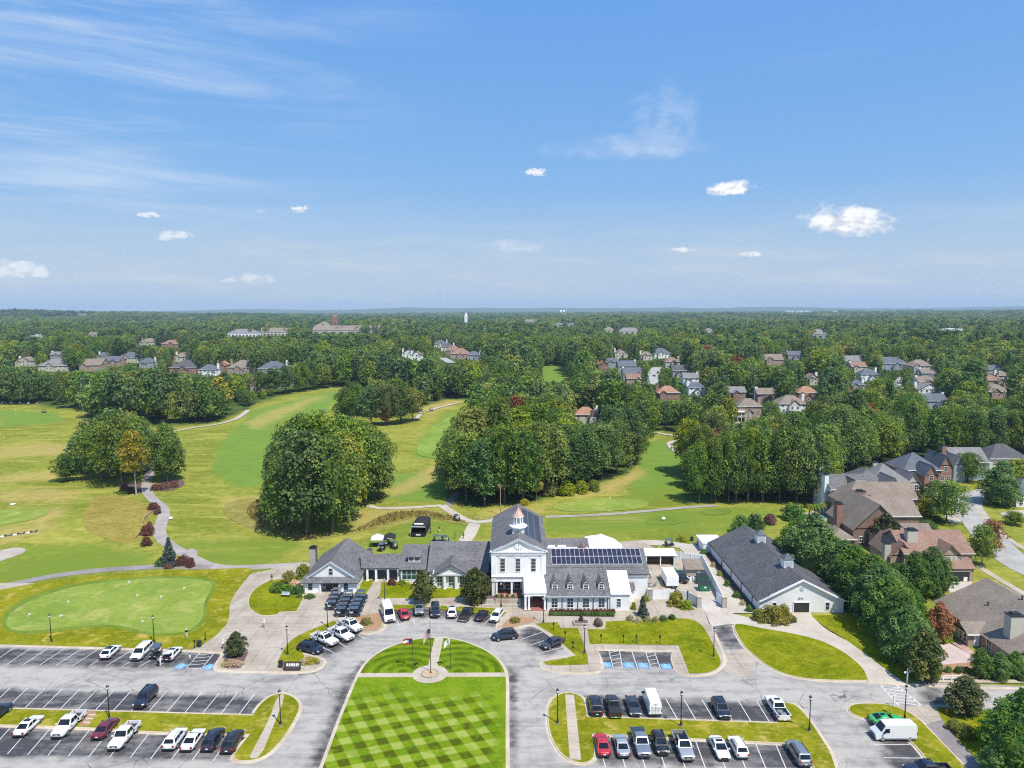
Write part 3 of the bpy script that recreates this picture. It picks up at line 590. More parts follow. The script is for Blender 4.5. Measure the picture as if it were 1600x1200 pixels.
# half-moon lawn, garden strips, verge by the trucks
island('half_moon_lawn', [(387, 942), (393, 925), (410, 912), (427, 905), (450, 905, 1), (474, 930), (473, 936, 1), (463, 955, 1), (437, 956, 1), (431, 961), (408, 962), (394, 954)], 'lawn', .14, nm2='lawn_edging')
drape('truck_verge', wpoly([(433, 1036, 1), (440, 1020), (455, 998), (485, 984), (521, 970, 1), (530, 972), (492, 992), (480, 1006), (471, 1020), (478, 1026), (462, 1036, 1)], .12), M['lawn'], z=0.12)
drape('planting_bed', wpoly([(345, 1041), (350, 1030), (358, 1020), (384, 1018), (388, 1019, 1), (376, 1044, 1), (352, 1044.5)], .12), M['mulch'], z=0.12)
drape('planting_bed', wpoly([(462, 1036, 1), (480, 1026, 1), (498, 1030), (502, 1035), (497, 1038, 1)], .12), M['mulch'], z=0.121)
drape('planting_bed', wpoly([(541, 969), (560, 962, 1), (592, 958, 1), (598, 968), (597, 979), (585, 985), (572, 986), (563, 980)], .12), M['pine_straw'], z=0.12)
drape('planting_bed', wpoly([(783, 977), (800, 962, 1), (838, 966, 1), (834, 972), (800, 979), (788, 981)], .12), M['pine_straw'], z=0.12)
drape('planting_bed', wpoly([(858, 954.6, 1), (961, 954.6, 1), (960, 964, 1), (858, 962, 1)], .12, 0), M['dark_mulch'], z=0.12)
for q in ([(567, 906), (586, 906), (571, 929), (556, 930)], [(596, 910), (640, 908), (640, 930), (593, 934)], [(612, 915), (672, 910), (768, 926), (768, 931), (672, 935), (590, 934), (600, 918)], [(690, 946), (770, 950), (792, 957), (785, 963), (680, 951)], [(592, 944), (672, 946), (640, 951), (596, 956)]):
    drape('garden_lawn', wpoly([(*r, 1) for r in q], .12), M['lawn'], z=0.125 if q[0][0] != 612 else 0.121)
drape('garden_lawn', wpoly([(836, 974, 1), (871, 972, 1), (876, 981, 1), (903, 981, 1), (918, 1024, 1), (919, 1038, 1), (856, 1040), (850, 1034, 1), (880, 1029), (900, 1024, 1), (862, 990, 1)], .12, 1), M['lawn'], z=0.122)
drape('garden_lawn', wpoly([(918, 983, 1), (946, 983, 1), (947, 971, 1), (1040, 966), (1080, 966), (1099, 977), (1118, 1014), (1128, 1035), (1121, 1045), (1101, 1052), (1077, 1052, 1), (1060, 1008, 1), (922, 1006, 1)], .12, 2), M['lawn'], z=0.122)
# leaf-shaped lawn, cart path round it, barn forecourt
LEAF = [(1145, 974.5), (1160, 975), (1187, 981), (1236, 989), (1275, 998), (1308, 1012), (1334, 1030), (1351, 1047), (1356, 1062.5, 1), (1308, 1062.5), (1262, 1060.5), (1223, 1052.5), (1195, 1037), (1174, 1020), (1158, 1003)]
island('leaf_lawn', LEAF, 'lawn', .13)
drape('barn_path', wpoly([(1096, 930, 1), (1140, 958), (1160, 962), (1200, 972), (1225, 970), (1236, 955, 1), (1266, 957, 1), (1272, 966), (1290, 983), (1316, 997), (1342, 1011), (1368, 1034), (1392, 1051), (1416, 1068.5, 1), (1354, 1064, 1), (1349, 1045), (1332, 1029), (1306, 1011), (1273, 997), (1234, 988), (1186, 980), (1146, 974), (1112, 979, 1)], .1), M['pale_path'], z=0.10)
drape('service_apron', flat([(1112, 979.5), (1093, 940), (1084, 890), (1110, 895), (1146, 974)], .1), M['drive_concrete'], z=0.105)
drape('drive_apron', flat([(1131, 1022), (1166, 1012), (1182, 1036), (1165, 1062), (1128, 1047)], .02), M['concrete'], z=0.012)
drape('barn_side_walk', flat([(1060, 855), (1085, 848), (1104, 856), (1185, 958), (1128, 958), (1096, 890)], .1), M['pale_path'], z=0.108)
drape('barn_bed', wpoly([(1088, 848), (1100, 846), (1186, 950, 1), (1172, 957), (1130, 905)], .1, 1), M['dark_mulch'], z=0.14)
drape('barn_bed', wpoly([(1173, 960), (1190, 955), (1232, 958), (1246, 965), (1244, 974), (1222, 976), (1190, 971)], .1), M['dark_mulch'], z=0.14)
drape('barn_lawn', wpoly([(1268, 962, 1), (1330, 960, 1), (1400, 985), (1470, 1060, 1), (1416, 1067, 1), (1368, 1033), (1317, 996), (1291, 982)], .1, 1), M['lawn'], z=0.11)
kerb('street_kerb', [q for q in chaikin([(*GH(*q, .1),) for q in [(1356, 1064), (1450, 1070), (1600, 1074.5), (1800, 1080)]], 1, False)], z1=.12, closed=False)
drape('street_walk', flat([(1430, 1060), (1600, 1062), (1800, 1066), (1800, 1072), (1600, 1067), (1420, 1066)], .1), M['walk'], z=0.10)
drape('pine_straw_bed', flat([(1450, 1035), (1500, 1030), (1640, 1040), (1640, 1061), (1436, 1058)], .1), M['pine_straw'], z=0.121)
drape('wild_corner', wpoly([(1463, 1105, 1), (1620, 1113, 1), (1760, 1120, 1), (1760, 1300, 1), (1590, 1250), (1540, 1200), (1500, 1160), (1470, 1122)], .02, 1), M['lawn'], z=0.03)
# brick patio of the near house
drape('patio', flat([(1464, 1008), (1484, 1005), (1534, 1033), (1460, 1040)], .1), M['pink_paving'], z=0.13)
for k, s in enumerate((.72, .42)):
    q = flat([(1464, 1010), (1486, 1008), (1526, 1033), (1466, 1037)], .13); cx_, cy_ = sum(a[0] for a in q) / 4, sum(a[1] for a in q) / 4
    o_ = [(cx_ + (a - cx_) * s, cy_ + (b - cy_) * s) for a, b in q]; i_ = [(cx_ + (a - cx_) * (s - .07), cy_ + (b - cy_) * (s - .07)) for a, b in q]
    structure(MB().loft([[(*a, .13) for a in o_], [(*a, .139) for a in o_], [(*a, .139) for a in i_], [(*a, .13) for a in i_]], caps=False).build('patio_border', M['walk']))
drape('brick_walk', flat([(1486, 1004), (1500, 1003), (1542, 1032), (1536, 1036)], .1), M['brick_paving'], z=0.134)

# golf course features, draped on the land
def wp(pts, it=2): return chaikin([(*GH(p[0], p[1]), *p[2:]) for p in pts], it)
def path(name, pts, wd, mat, off=0.03): return drape(name, ribbon_poly(chaikin([GH(*p) for p in pts], 2, False), wd), M[mat], off, 1.4)
path('cart_path', [(-120, 928), (0, 917), (60, 904), (130, 893), (200, 888), (260, 884.5), (330, 887)], 3.0, 'path_asphalt', .05)
path('cart_path', [(240, 700), (243, 725), (231, 745), (228, 765), (237, 780), (252, 790), (258, 802), (252, 818), (248, 832), (255, 845), (275, 858), (300, 872), (325, 884), (360, 888), (400, 886), (480, 882)], 3.2, 'cart_path', .04)
drape('path_pad', wp([(288, 862), (300, 856), (310, 861), (306, 870), (294, 868)]), M['cart_path'], .035)
path('cart_path', [(470, 890), (440, 888), (420, 884)], 2.6, 'cart_path', .06)
path('cart_path', [(388, 641), (370, 655), (340, 664), (300, 669), (285, 672), (262, 676)], 3.0, 'pale_path', .05)
path('cart_path', [(575, 790), (590, 795), (640, 794), (690, 790)], 2.2, 'pale_path', .05)
path('cart_path', [(690, 790), (705, 800), (725, 812), (745, 817), (775, 812)], 2.8, 'pale_path', .05)
path('cart_path', [(742, 818), (736, 832), (726, 846)], 3.4, 'pale_path', .045)
path('cart_path', [(698, 792), (708, 778), (716, 770)], 2.4, 'path_asphalt', .04)
path('cart_path', [(650, 656), (656, 648), (660, 642)], 2.4, 'pale_path', .1); path('cart_path', [(668, 643), (690, 636), (720, 629)], 2.4, 'pale_path', .1)
path('cart_path', [(1000, 674), (1020, 676), (1050, 681), (1090, 686), (1112, 687)], 2.8, 'pale_path', .1)
path('cart_path', [(1108, 690), (1060, 689), (1044, 692), (1050, 702), (1070, 714), (1100, 724)], 2.6, 'pale_path', .1)
path('cart_path', [(852, 808), (920, 806), (1000, 800), (1060, 794), (1120, 790)], 2.0, 'cart_path', .04)
path('cart_path', [(960, 852), (1020, 847), (1060, 852), (1085, 856)], 4.0, 'pale_path', .06)
drape('fairway_green', wp([(855, 795), (880, 784), (930, 779), (985, 779), (1016, 784), (1010, 794), (960, 799), (900, 801)]), M['green'], .04, 1.4)
drape('tee_box', wp([(1006, 812), (1030, 806), (1075, 807), (1082, 814), (1050, 821), (1012, 820)]), M['collar'], .035, 1.4)
drape('tee_box', wp([(1090, 797), (1120, 794), (1146, 797), (1140, 804), (1100, 806)]), M['collar'], .035, 1.4)
drape('tee_box', wp([(-60, 800), (0, 797), (60, 794), (80, 797), (66, 810), (0, 822), (-60, 830)]), M['green'], .035, 1.4)
drape('dry_bank', wp([(124, 824), (140, 790), (144, 778), (175, 773), (215, 782), (234, 796), (236, 815), (222, 845), (196, 851), (160, 840)]), M['dry_bank'], .035, 1.4)
drape('bunker', wp([(-60, 872), (0, 860), (24, 855), (41, 857), (38, 864), (20, 870), (-20, 884)]), M['sand'], .03, 1.0)
drape('fairway', wp([(648, 710), (655, 690), (690, 655), (735, 638), (752, 640), (735, 655), (705, 690), (702, 714), (680, 718)]), M['fairway'], .03, 2.2)
drape('reed_bed', wp([(345, 800), (355, 785), (400, 776), (430, 790), (470, 830), (520, 838), (560, 828), (600, 802), (660, 797), (690, 803), (740, 818), (720, 822), (660, 806), (600, 822), (540, 836), (470, 846), (410, 832), (370, 818)], 1), M['reeds'], .035, 1.4)
drape('tree_bed', wp([(203, 770), (180, 762), (206, 752), (232, 757), (226, 772)]), M['mulch'], .03, 1.2); drape('tree_bed', wp([(238, 768), (245, 752), (285, 749), (291, 757), (268, 768)]), M['mulch'], .03, 1.2)
drape('spruce_bed', wp([(228, 886), (250, 878), (270, 874), (302, 882), (300, 888)]), M['mulch'], .045, 1.2)
# the estate streets seen through the woods
path('street', [(1366, 640), (1376, 626), (1392, 612), (1408, 600), (1412, 590)], 8.5, 'street', .15); path('street', [(1020, 605), (1018, 588), (1028, 575)], 9.0, 'street', .2)
path('street', [(1130, 655), (1150, 660), (1162, 672), (1158, 690)], 5.0, 'pale_path', .15); path('street', [(690, 560), (706, 568)], 9, 'street', .2)
path('street', [(1700, 930), (1590, 884), (1545, 840), (1516, 800), (1508, 783), (1530, 772), (1580, 764), (1640, 760)], 8.0, 'street', .06)
path('sidewalk', [(1640, 950), (1560, 905), (1528, 884)], 1.6, 'walk', .07); path('sidewalk', [(1640, 880), (1566, 838), (1536, 806), (1528, 792)], 1.6, 'walk', .07)
for q in ([(1470, 905), (1520, 900), (1516, 928), (1478, 926)], [(1470, 800), (1496, 796), (1508, 812), (1488, 822)]): drape('driveway', wp(q, 1), M['pale_path'], .05, 2)
drape('driveway', wp([(1560, 800), (1620, 796), (1620, 806), (1570, 810)], 1), M['pale_path'], .07, 2)

# --- painted markings
stalls = MB(); STZ = 0.005
def stripe(mb, p, q, wd=0.13, z=STZ):
    (x0, y0), (x1, y1) = p, q; dx, dy = x1 - x0, y1 - y0; l = math.hypot(dx, dy); nx, ny = -dy / l * wd / 2, dx / l * wd / 2
    mb.add([(x0 - nx, y0 - ny, z), (x1 - nx, y1 - ny, z), (x1 + nx, y1 + ny, z), (x0 + nx, y0 + ny, z)], [(0, 1, 2, 3)])
def row(a, b, c, d, n):
    """n+1 stall lines from edge a-b to edge c-d"""
    a, b, c, d = (GH(*q, 0) for q in (a, b, c, d)); mb = MB()
    for k in range(n + 1):
        f = k / n; stripe(mb, (a[0] + (b[0] - a[0]) * f, a[1] + (b[1] - a[1]) * f), (c[0] + (d[0] - c[0]) * f, c[1] + (d[1] - c[1]) * f))
    structure(mb.build('stall_lines', M['line_paint']))
row((-91, 1036), (242.5, 1043), (-55, 1010), (285, 1018), 13); row((-98.5, 1103.5), (373, 1116.5), (-63, 1072), (398, 1084), 17)
row((-20, 1177), (333, 1189), (18, 1135), (360, 1150), 11)
row((917, 1119), (1203, 1129), (900, 1088), (1182, 1095), 10); row((932, 1148), (1242, 1160), (946, 1198), (1264, 1210), 10)
mb = MB()
for (p, q) in [((575, 990), (596, 981)), ((620, 968), (624, 978)), ((645, 967), (648, 975)), ((738, 966), (732, 973)), ((766, 966), (756, 976)), ((785, 963), (770, 973)), ((508, 1013), (522, 1020)), ((530, 1004), (541, 1011)), ((560, 992), (571, 998)), ((815, 999), (849, 987)), ((828, 1008), (868, 995)), ((838, 1022), (884, 1010)), ((1352, 1143), (1362, 1143)), ((1365, 1163.5), (1426, 1163)), ((1381, 1184), (1443, 1184.5)), ((1396, 1206), (1458, 1206))]:
    stripe(mb, GH(*p, 0), GH(*q, 0))
structure(mb.build('stall_lines', M['line_paint']))
mb = MB()      # hatched access aisles and the zebra crossing
for q in ([(951, 1015.5), (968, 1016), (972.5, 1043), (958, 1042.5)], [(1008, 1016), (1022, 1017), (1032, 1044.5), (1017, 1043.5)], [(313, 1019), (335, 1020), (315, 1045), (291, 1044)]):
    a, b, c, d = (GH(*k, 0) for k in q)
    stripe(mb, a, d); stripe(mb, b, c); stripe(mb, d, c)
    for k in range(4):
        f0, f1 = (k + .15) / 4.6, (k + .75) / 4.6
        stripe(mb, (a[0] + (d[0] - a[0]) * f1, a[1] + (d[1] - a[1]) * f1), (b[0] + (c[0] - b[0]) * f0, b[1] + (c[1] - b[1]) * f0))
stripe(mb, GH(987, 1017, 0), GH(996, 1043, 0)); stripe(mb, GH(936, 1044, 0), GH(1056, 1046, 0), .05)
a, b, c, d = GH(1376, 1070.5, 0), GH(1401, 1071, 0), GH(1440, 1102.5, 0), GH(1404, 1102, 0)
stripe(mb, a, d, .3); stripe(mb, b, c, .3)
for k in range(6):
    f0, f1 = k / 6.0, (k + 1.0) / 6.0
    stripe(mb, (a[0] + (d[0] - a[0]) * f0, a[1] + (d[1] - a[1]) * f0), (b[0] + (c[0] - b[0]) * f1, b[1] + (c[1] - b[1]) * f1), .2)
structure(mb.build('hatched_markings', M['line_paint']))
def access_mark(px, py, rz):
    x, y = GH(px, py, 0); bl = MB().add([(-.85, -.85, .006), (.85, -.85, .006), (.85, .85, .006), (-.85, .85, .006)], [(0, 1, 2, 3)])
    o = bl.build('access_symbol', M['blue_paint']); o.location = (x, y, 0); o.rotation_euler = (0, 0, rz); structure(o)
    s = MB(); z = .011
    arc = [(-.08 + .36 * math.cos(a), -.22 + .36 * math.sin(a)) for a in [k * .3 + 2.2 for k in range(14)]]
    for i in range(13): stripe(s, arc[i], arc[i + 1], .11, z)
    for p_, q_ in [((-.12, .45), (-.08, -.02)), ((-.1, .18), (.26, .16)), ((-.1, -.02), (.24, -.02)), ((.24, -.02), (.36, -.42)), ((.34, -.42), (.52, -.38))]: stripe(s, p_, q_, .13, z)
    s.add([(-.13 + .13 * math.cos(k * .7854), .62 + .13 * math.sin(k * .7854), z) for k in range(8)], [tuple(range(8))])
    s.build('wheelchair_symbol', M['line_paint'], o)
for q in [(947, 1038.6, 0), (983, 1039.3, 0), (1005, 1039.7, 0), (1041, 1041, 0), (282.5, 1041, -.5), (327, 1042, -.5)]: access_mark(*q)
for px, py in [(1320, 1080.5), (1049, 1062.3)]: structure(MB().lathe([(.42, 0), (.42, .012), (.34, .014)], 16, (*GH(px, py, 0), 0)).build('manhole_cover', M['path_asphalt']))
# ------------------------------------------------------------------ buildings
def part(root, mb, name, mat, parent=None, smooth=False):
    """a part built in world coordinates, hung under its building"""
    me = mb.mesh(name, [M[k] for k in mat] if isinstance(mat, (list, tuple)) else M[mat], smooth)
    me.transform(Matrix.Translation(-root.location)); return obj(name, me, parent or root)
def AT(px, py, Y):
    d = ray(px, py); k = Y / d[1]; return d[0] * k, HC + d[2] * k
def slope_at(px, py, Y0, z0, k_):
    d = ray(px, py); k = (z0 - k_ * Y0 - HC) / (d[2] - k_ * d[1]); return d[0] * k, d[1] * k, HC + d[2] * k
WC = {}
def window(root, loc, w_, h_, rz=0.0, nx=1, nz=2, frame='white_paint', glass='window_glass', arch=False, name='window', world=True):
    """loc is the foot of the window on the wall; it faces local -Y turned by rz"""
    key = (round(w_, 2), round(h_, 2), nx, nz, frame, glass, arch)
    if key not in WC:
        f = MB(); b = .09; d = .06; x = w_ / 2
        f.box(-x - b, x + b, -d - .03, .0, -b, 0); f.box(-x - b, -x, -d, .0, 0, h_); f.box(x, x + b, -d, .0, 0, h_); f.box(-x - b, x + b, -d - .01, .0, h_, h_ + b)
        for i in range(1, nx): f.box(-x + w_ * i / nx - .025, -x + w_ * i / nx + .025, -.045, 0, .002, h_ - .002)
        for i in range(1, nz): f.box(-x + .002, x - .002, -.05, 0, h_ * i / nz - .025, h_ * i / nz + .025)
        if arch:
            n = 8; f.loft([[(r * math.cos(math.pi * k / n), y, h_ + b + r * math.sin(math.pi * k / n)) for k in range(n + 1)] for r, y in ((x + b, 0), (x + b, -d), (x, -d), (x, 0))], caps=False, closed=False)
        g = MB().box(-x, x, -.022, .0, 0, h_)
        if arch: g.add([(x * math.cos(math.pi * k / 8), -.02, h_ + .09 + x * math.sin(math.pi * k / 8)) for k in range(9)], [tuple(range(9))])
        WC[key] = (f.mesh(name, M[frame]), g.mesh('pane', M[glass]))
    l = Vector(loc) - root.location if world else Vector(loc)
    o = obj(name, WC[key][0], root, l, rz); obj('pane', WC[key][1], o); return o
def gable(mb, x0, x1, y0, y1, ze, rise, axis='x', ov=.4, th=.2, wall=None):
    if axis == 'x':
        ym = (y0 + y1) / 2; k = rise / (ym - y0); a, b = x0 - ov, x1 + ov; zl = ze - k * ov
        mb.slab([(a, y0 - ov, zl), (b, y0 - ov, zl), (b, ym, ze + rise), (a, ym, ze + rise)], th); mb.slab([(b, y1 + ov, zl), (a, y1 + ov, zl), (a, ym, ze + rise + .003), (b, ym, ze + rise + .003)], th)
        if wall is not None:
            for x in (x0, x1): wall.add([(x, y0, ze - .3), (x, y1, ze - .3), (x, ym, ze + rise - th), (x + (.25 if x == x0 else -.25), y0, ze - .3), (x + (.25 if x == x0 else -.25), y1, ze - .3), (x + (.25 if x == x0 else -.25), ym, ze + rise - th)], [(0, 2, 1), (3, 4, 5), (0, 1, 4, 3), (1, 2, 5, 4), (2, 0, 3, 5)])
    else:
        xm = (x0 + x1) / 2; k = rise / (xm - x0); a, b = y0 - ov, y1 + ov; zl = ze - k * ov
        mb.slab([(x0 - ov, b, zl), (x0 - ov, a, zl), (xm, a, ze + rise), (xm, b, ze + rise)], th); mb.slab([(x1 + ov, a, zl), (x1 + ov, b, zl), (xm, b, ze + rise + .003), (xm, a, ze + rise + .003)], th)
        if wall is not None:
            for y in (y0, y1): wall.add([(x0, y, ze - .3), (x1, y, ze - .3), (xm, y, ze + rise - th), (x0, y + (.25 if y == y0 else -.25), ze - .3), (x1, y + (.25 if y == y0 else -.25), ze - .3), (xm, y + (.25 if y == y0 else -.25), ze + rise - th)], [(0, 1, 2), (4, 3, 5), (1, 0, 3, 4), (2, 1, 4, 5), (0, 2, 5, 3)])
def hip(mb, x0, x1, y0, y1, ze, rise, ov=.45, th=.2):
    w_, d_ = x1 - x0, y1 - y0; k = rise / (min(w_, d_) / 2); zl = ze - k * ov; x0 -= ov; x1 += ov; y0 -= ov; y1 += ov; r = min(w_, d_) / 2 + ov
    if w_ >= d_: p, q = (x0 + r, (y0 + y1) / 2, ze + rise), (x1 - r, (y0 + y1) / 2, ze + rise)
    else: p, q = ((x0 + x1) / 2, y0 + r, ze + rise), ((x0 + x1) / 2, y1 - r, ze + rise)
    A, B, Cc, D_ = (x0, y0, zl), (x1, y0, zl), (x1, y1, zl), (x0, y1, zl)
    if w_ >= d_:
        mb.slab([A, B, q, p], th); mb.slab([Cc, D_, p, q], th); mb.slab([D_, A, p], th); mb.slab([B, Cc, q], th)
    else:
        mb.slab([A, B, p], th); mb.slab([Cc, D_, q], th); mb.slab([D_, A, p, q], th); mb.slab([B, Cc, q, p], th)

# --- clock tower hall
HX, HY = 1.25, 142.5
hall = thing('clock_tower_hall', 'tall white two storey hall with clock pediment, grey roof and white cupola', 'clubhouse', (HX, HY, 0))
X0, X1 = -4.35, 6.85; YB = 167.6
mb = MB().box(X0, X1, HY, YB, 4.2, 10.25); mb.box(X0, X0 + .6, HY + .02, YB, 0, 4.2); mb.box(X0, X1, HY + 3.2, YB - .02, 0, 4.2); mb.box(2.3, X1, HY + .02, HY + 3.2, 0, 4.19)
part(hall, mb, 'wall', 'white_siding')
mb = MB()
for x in (X0, X1 - .85): mb.box(x - .06, x + .91, HY - .16, HY + .3, 4.25, 9.55)
mb.box(X0 - .12, X1 + .12, HY - .22, HY + .2, 9.55, 10.15); mb.box(X0 - .3, X1 + .3, HY - .42, HY + .2, 10.15, 10.4); mb.box(X0 - .1, X1 + .1, HY - .32, HY + .1, 4.95, 5.12); mb.box(X0 - .05, 2.25, HY - .12, HY + .2, 3.85, 4.2)
part(hall, mb, 'trim', 'white_paint')
mb = MB(); gable(mb, X0, X1, HY + .15, YB, 10.3, 3.05, 'y', .45, .22); part(hall, mb, 'roof', 'roof_grey')
xm = (X0 + X1) / 2
part(hall, MB().add([(X0 + .2, HY - .05, 10.38), (X1 - .2, HY - .05, 10.38), (xm, HY - .05, 13.0), (X0 + .2, HY + .3, 10.38), (X1 - .2, HY + .3, 10.38), (xm, HY + .3, 13.0)], [(0, 1, 2), (4, 3, 5), (1, 0, 3, 4), (2, 1, 4, 5), (0, 2, 5, 3)]), 'pediment', 'white_siding')
mb = MB()
for s in (-1, 1):
    e = (X0 - .5 if s < 0 else X1 + .5)
    a = [(e, 10.15), (xm, 13.2), (xm, 12.6), (e - s * 1.25, 10.42)]
    if s > 0: a = a[::-1]
    mb.loft([[(x, HY - .42, z) for x, z in a], [(x, HY + .1, z) for x, z in a]])
part(hall, mb, 'raking_cornice', 'pale_grey_paint')
cz = 11.55; ck = part(hall, MB().lathe([(.93, -.09), (1.0, -.07), (1.0, .02)], 28, (xm, HY - .06, cz), axis='Y'), 'clock_face', 'white_paint')
for k in range(12):
    a = k * math.pi / 6; r0, r1, h_ = .70, .90, .05 if k % 3 else .08
    c_, s_2 = math.cos(a), math.sin(a)
    part(hall, MB().add([(xm + c_ * r0 - s_2 * h_, HY - .185, cz + s_2 * r0 + c_ * h_), (xm + c_ * r0 + s_2 * h_, HY - .185, cz + s_2 * r0 - c_ * h_), (xm + c_ * r1 + s_2 * h_, HY - .185, cz + s_2 * r1 - c_ * h_), (xm + c_ * r1 - s_2 * h_, HY - .185, cz + s_2 * r1 + c_ * h_)], [(0, 1, 2, 3)]), 'hour_mark', 'black_metal', ck)
for nm, ang, L in (('minute_hand', 88, .8), ('hour_hand', 80, .52)):
    a = rad(ang); part(hall, MB().slab([(xm - .05 * math.sin(a), HY - .19, cz + .05 * math.cos(a)), (xm + .05 * math.sin(a), HY - .19, cz - .05 * math.cos(a)), (xm + L * math.cos(a), HY - .19, cz + L * math.sin(a))], .02), nm, 'black_metal', ck)
for px in (785.3, 809.3, 833.4):
    x, _ = AT(px, 883, HY); window(hall, (x, HY, 6.0), .95, 2.75, nz=4, glass='warm_glass')
    part(hall, MB().box(x - .75, x + .75, HY - .12, HY, 8.95, 9.12), 'window_head', 'white_paint')
# lower porch behind posts, on a raised terrace
mb = MB().box(X0 + .6, 2.3, HY + .3, HY + 3.2, .0, .9); part(hall, mb, 'porch_floor', 'red_floor')
for x in (-3.35, -.2, 2.15): part(hall, MB().box(x - .2, x + .2, HY - .02, HY + .38, .9, 3.9).box(x - .27, x + .27, HY - .05, HY + .45, .9, 1.1).box(x - .27, x + .27, HY - .05, HY + .45, 3.7, 3.86), 'porch_column', 'white_paint')
for x in (-2.6, -.9, 1.0): window(hall, (x, HY + 3.2, 1.1), 1.2, 2.3, nx=2, nz=3)
for x in (-1.6, 1.0): part(hall, MB().tube((x, HY + .5, 4.2), (x, HY + .5, 3.3), .02).lathe([(.05, -.5), (.22, -.35), (.25, -.1), (.1, 0)], 10, (x, HY + .5, 3.3)), 'hanging_basket', 'leaf_yellowgreen')
# cupola
cu = part(hall, MB().box(.0, 2.5, 146.6, 149.0, 11.6, 14.0), 'cupola_base', 'white_siding')
cx, cy = 1.25, 147.8
part(hall, MB().lathe([(1.85, 0), (1.95, .12), (1.95, .34), (1.6, .42)], 8, (cx, cy, 13.9)), 'cupola_shelf', 'white_paint', cu)
for k in range(8):
    a = k * math.pi / 4 + math.pi / 8; part(hall, MB().tube((cx + .98 * math.cos(a), cy + .98 * math.sin(a), 14.3), (cx + .98 * math.cos(a), cy + .98 * math.sin(a), 16.1), .13, .12, 6), 'cupola_post', 'white_paint', cu)
part(hall, MB().lathe([(1.05, 0), (1.05, .32), (1.0, .34)], 8, (cx, cy, 14.31)), 'cupola_rail', 'white_paint', cu)
part(hall, MB().lathe([(1.08, 0), (1.22, .14), (1.22, .3), (.5, .3)], 8, (cx, cy, 16.0)), 'cupola_cornice', 'white_paint', cu)
part(hall, MB().lathe([(1.2, 0), (1.0, .3), (.42, 1.1), (.08, 1.75), (.05, 2.2), (.0, 2.25)], 8, (cx, cy, 16.3)), 'cupola_roof', 'copper', cu)
# portico: pale sloping roof on white columns
mb = MB().slab([(2.25, 136.7, 3.72), (6.75, 136.7, 3.72), (6.75, HY - .25, 5.05), (2.25, HY - .25, 5.05)], .22); part(hall, mb, 'portico_roof', 'white_metal_roof')
part(hall, MB().box(2.35, 6.65, 136.8, 137.2, 3.05, 3.5).box(2.35, 2.7, 137.2, HY, 3.05, 3.5).box(6.3, 6.65, 137.2, HY, 3.05, 3.5), 'portico_beam', 'white_paint')
for x, y in ((2.55, 137), (3.25, 137), (6.45, 137), (2.55, 140)): part(hall, MB().box(x - .2, x + .2, y - .2, y + .2, .1, 3.05).box(x - .27, x + .27, y - .27, y + .27, .1, .32).box(x - .27, x + .27, y - .27, y + .27, 2.85, 3.05), 'portico_column', 'white_paint')
part(hall, MB().box(2.3, 6.7, 136.6, HY, .1, .2), 'portico_floor', 'red_floor')
part(hall, MB().box(4.2, 6.0, HY - .04, HY + .02, .2, 2.7), 'entrance_door', 'dark_timber')
# solar panels on the east slope
k_ = 3.05 / 5.6
for c in range(3):
    for r in range(13):
        y = 146.5 + r * 1.5; xa = 2.2 + c * 1.38; q = lambda x: 10.3 + (X1 - x) * k_ + .06
        part(hall, MB().slab([(xa, y, q(xa)), (xa + 1.28, y, q(xa + 1.28)), (xa + 1.28, y + 1.3, q(xa + 1.28)), (xa, y + 1.3, q(xa))], .04), 'solar_panel', 'solar_cell')
q = lambda x: 10.3 + (X1 - x) * k_ + .018
part(hall, MB().slab([(2.1, 146.35, q(2.1)), (6.35, 146.35, q(6.35)), (6.35, 165.9, q(6.35)), (2.1, 165.9, q(2.1))], .03), 'panel_rack', 'alloy')
# terrace wall and steps before the porch
tw = thing('terrace_wall', 'low pale terrace wall with planting below the hall porch', 'wall', (-1.5, 140.3, 0))
part(tw, MB().box(-6.3, 1.6, 140.2, 140.5, .05, 1.0).box(-6.3, 1.6, 138.6, 138.85, .05, .55).box(1.35, 1.6, 138.85, 140.2, .05, .8), 'retaining_wall', 'drive_concrete')
part(tw, MB().box(-6.3, 1.34, 140.5, 142.4, .05, .9), 'terrace_fill', 'mulch')

# --- dining wing, right of the hall
wing = thing('dining_wing', 'long white wing with grey solar roof and four little dormers', 'clubhouse', (13.2, 137, 0))
K = .40; zr = lambda y: 3.35 + K * (y - 137)
part(wing, MB().box(6.9, 19.5, 137, 149, 0, 3.2).box(19.5, 28.0, 142.6, 158, 0, 5.2).box(6.9, 19.4, 149, 158, 0, 3.2), 'wall', 'white_siding')
mb = MB().slab([(6.6, 136.55, zr(136.55)), (19.5, 136.55, zr(136.55)), (19.5, 142.2, zr(142.2)), (28.4, 142.2, zr(142.2)), (28.4, 149.7, zr(149.7)), (6.6, 149.7, zr(149.7))], .2)
mb.slab([(28.4, 160, 4.6), (6.6, 160, 4.6), (6.6, 149.7, zr(149.7) + .003), (28.4, 149.7, zr(149.7) + .003)], .2)
part(wing, mb, 'roof', 'roof_grey')
mb = MB()
for y in (144.2,): mb.box(6.62, 28.38, y - .08, y + .08, zr(y) - .1, zr(y) + .10)
part(wing, mb, 'roof_seam', 'roof_weathered')
part(wing, MB().slab([(28.0, 142.4, 5.2), (28.0, 157.8, 4.9), (28.0, 149.7, 8.2)], .2), 'gable_end', 'white_siding')
for c in range(19):
    for r in range(2):
        x0 = 8.38 + c * 1.005; y0 = 145.05 + r * 2.28
        part(wing, MB().slab([(x0, y0, zr(y0) + .08), (x0 + .88, y0, zr(y0) + .08), (x0 + .88, y0 + 2.12, zr(y0 + 2.12) + .08), (x0, y0 + 2.12, zr(y0 + 2.12) + .08)], .05), 'solar_panel', 'solar_cell')
mb = MB()
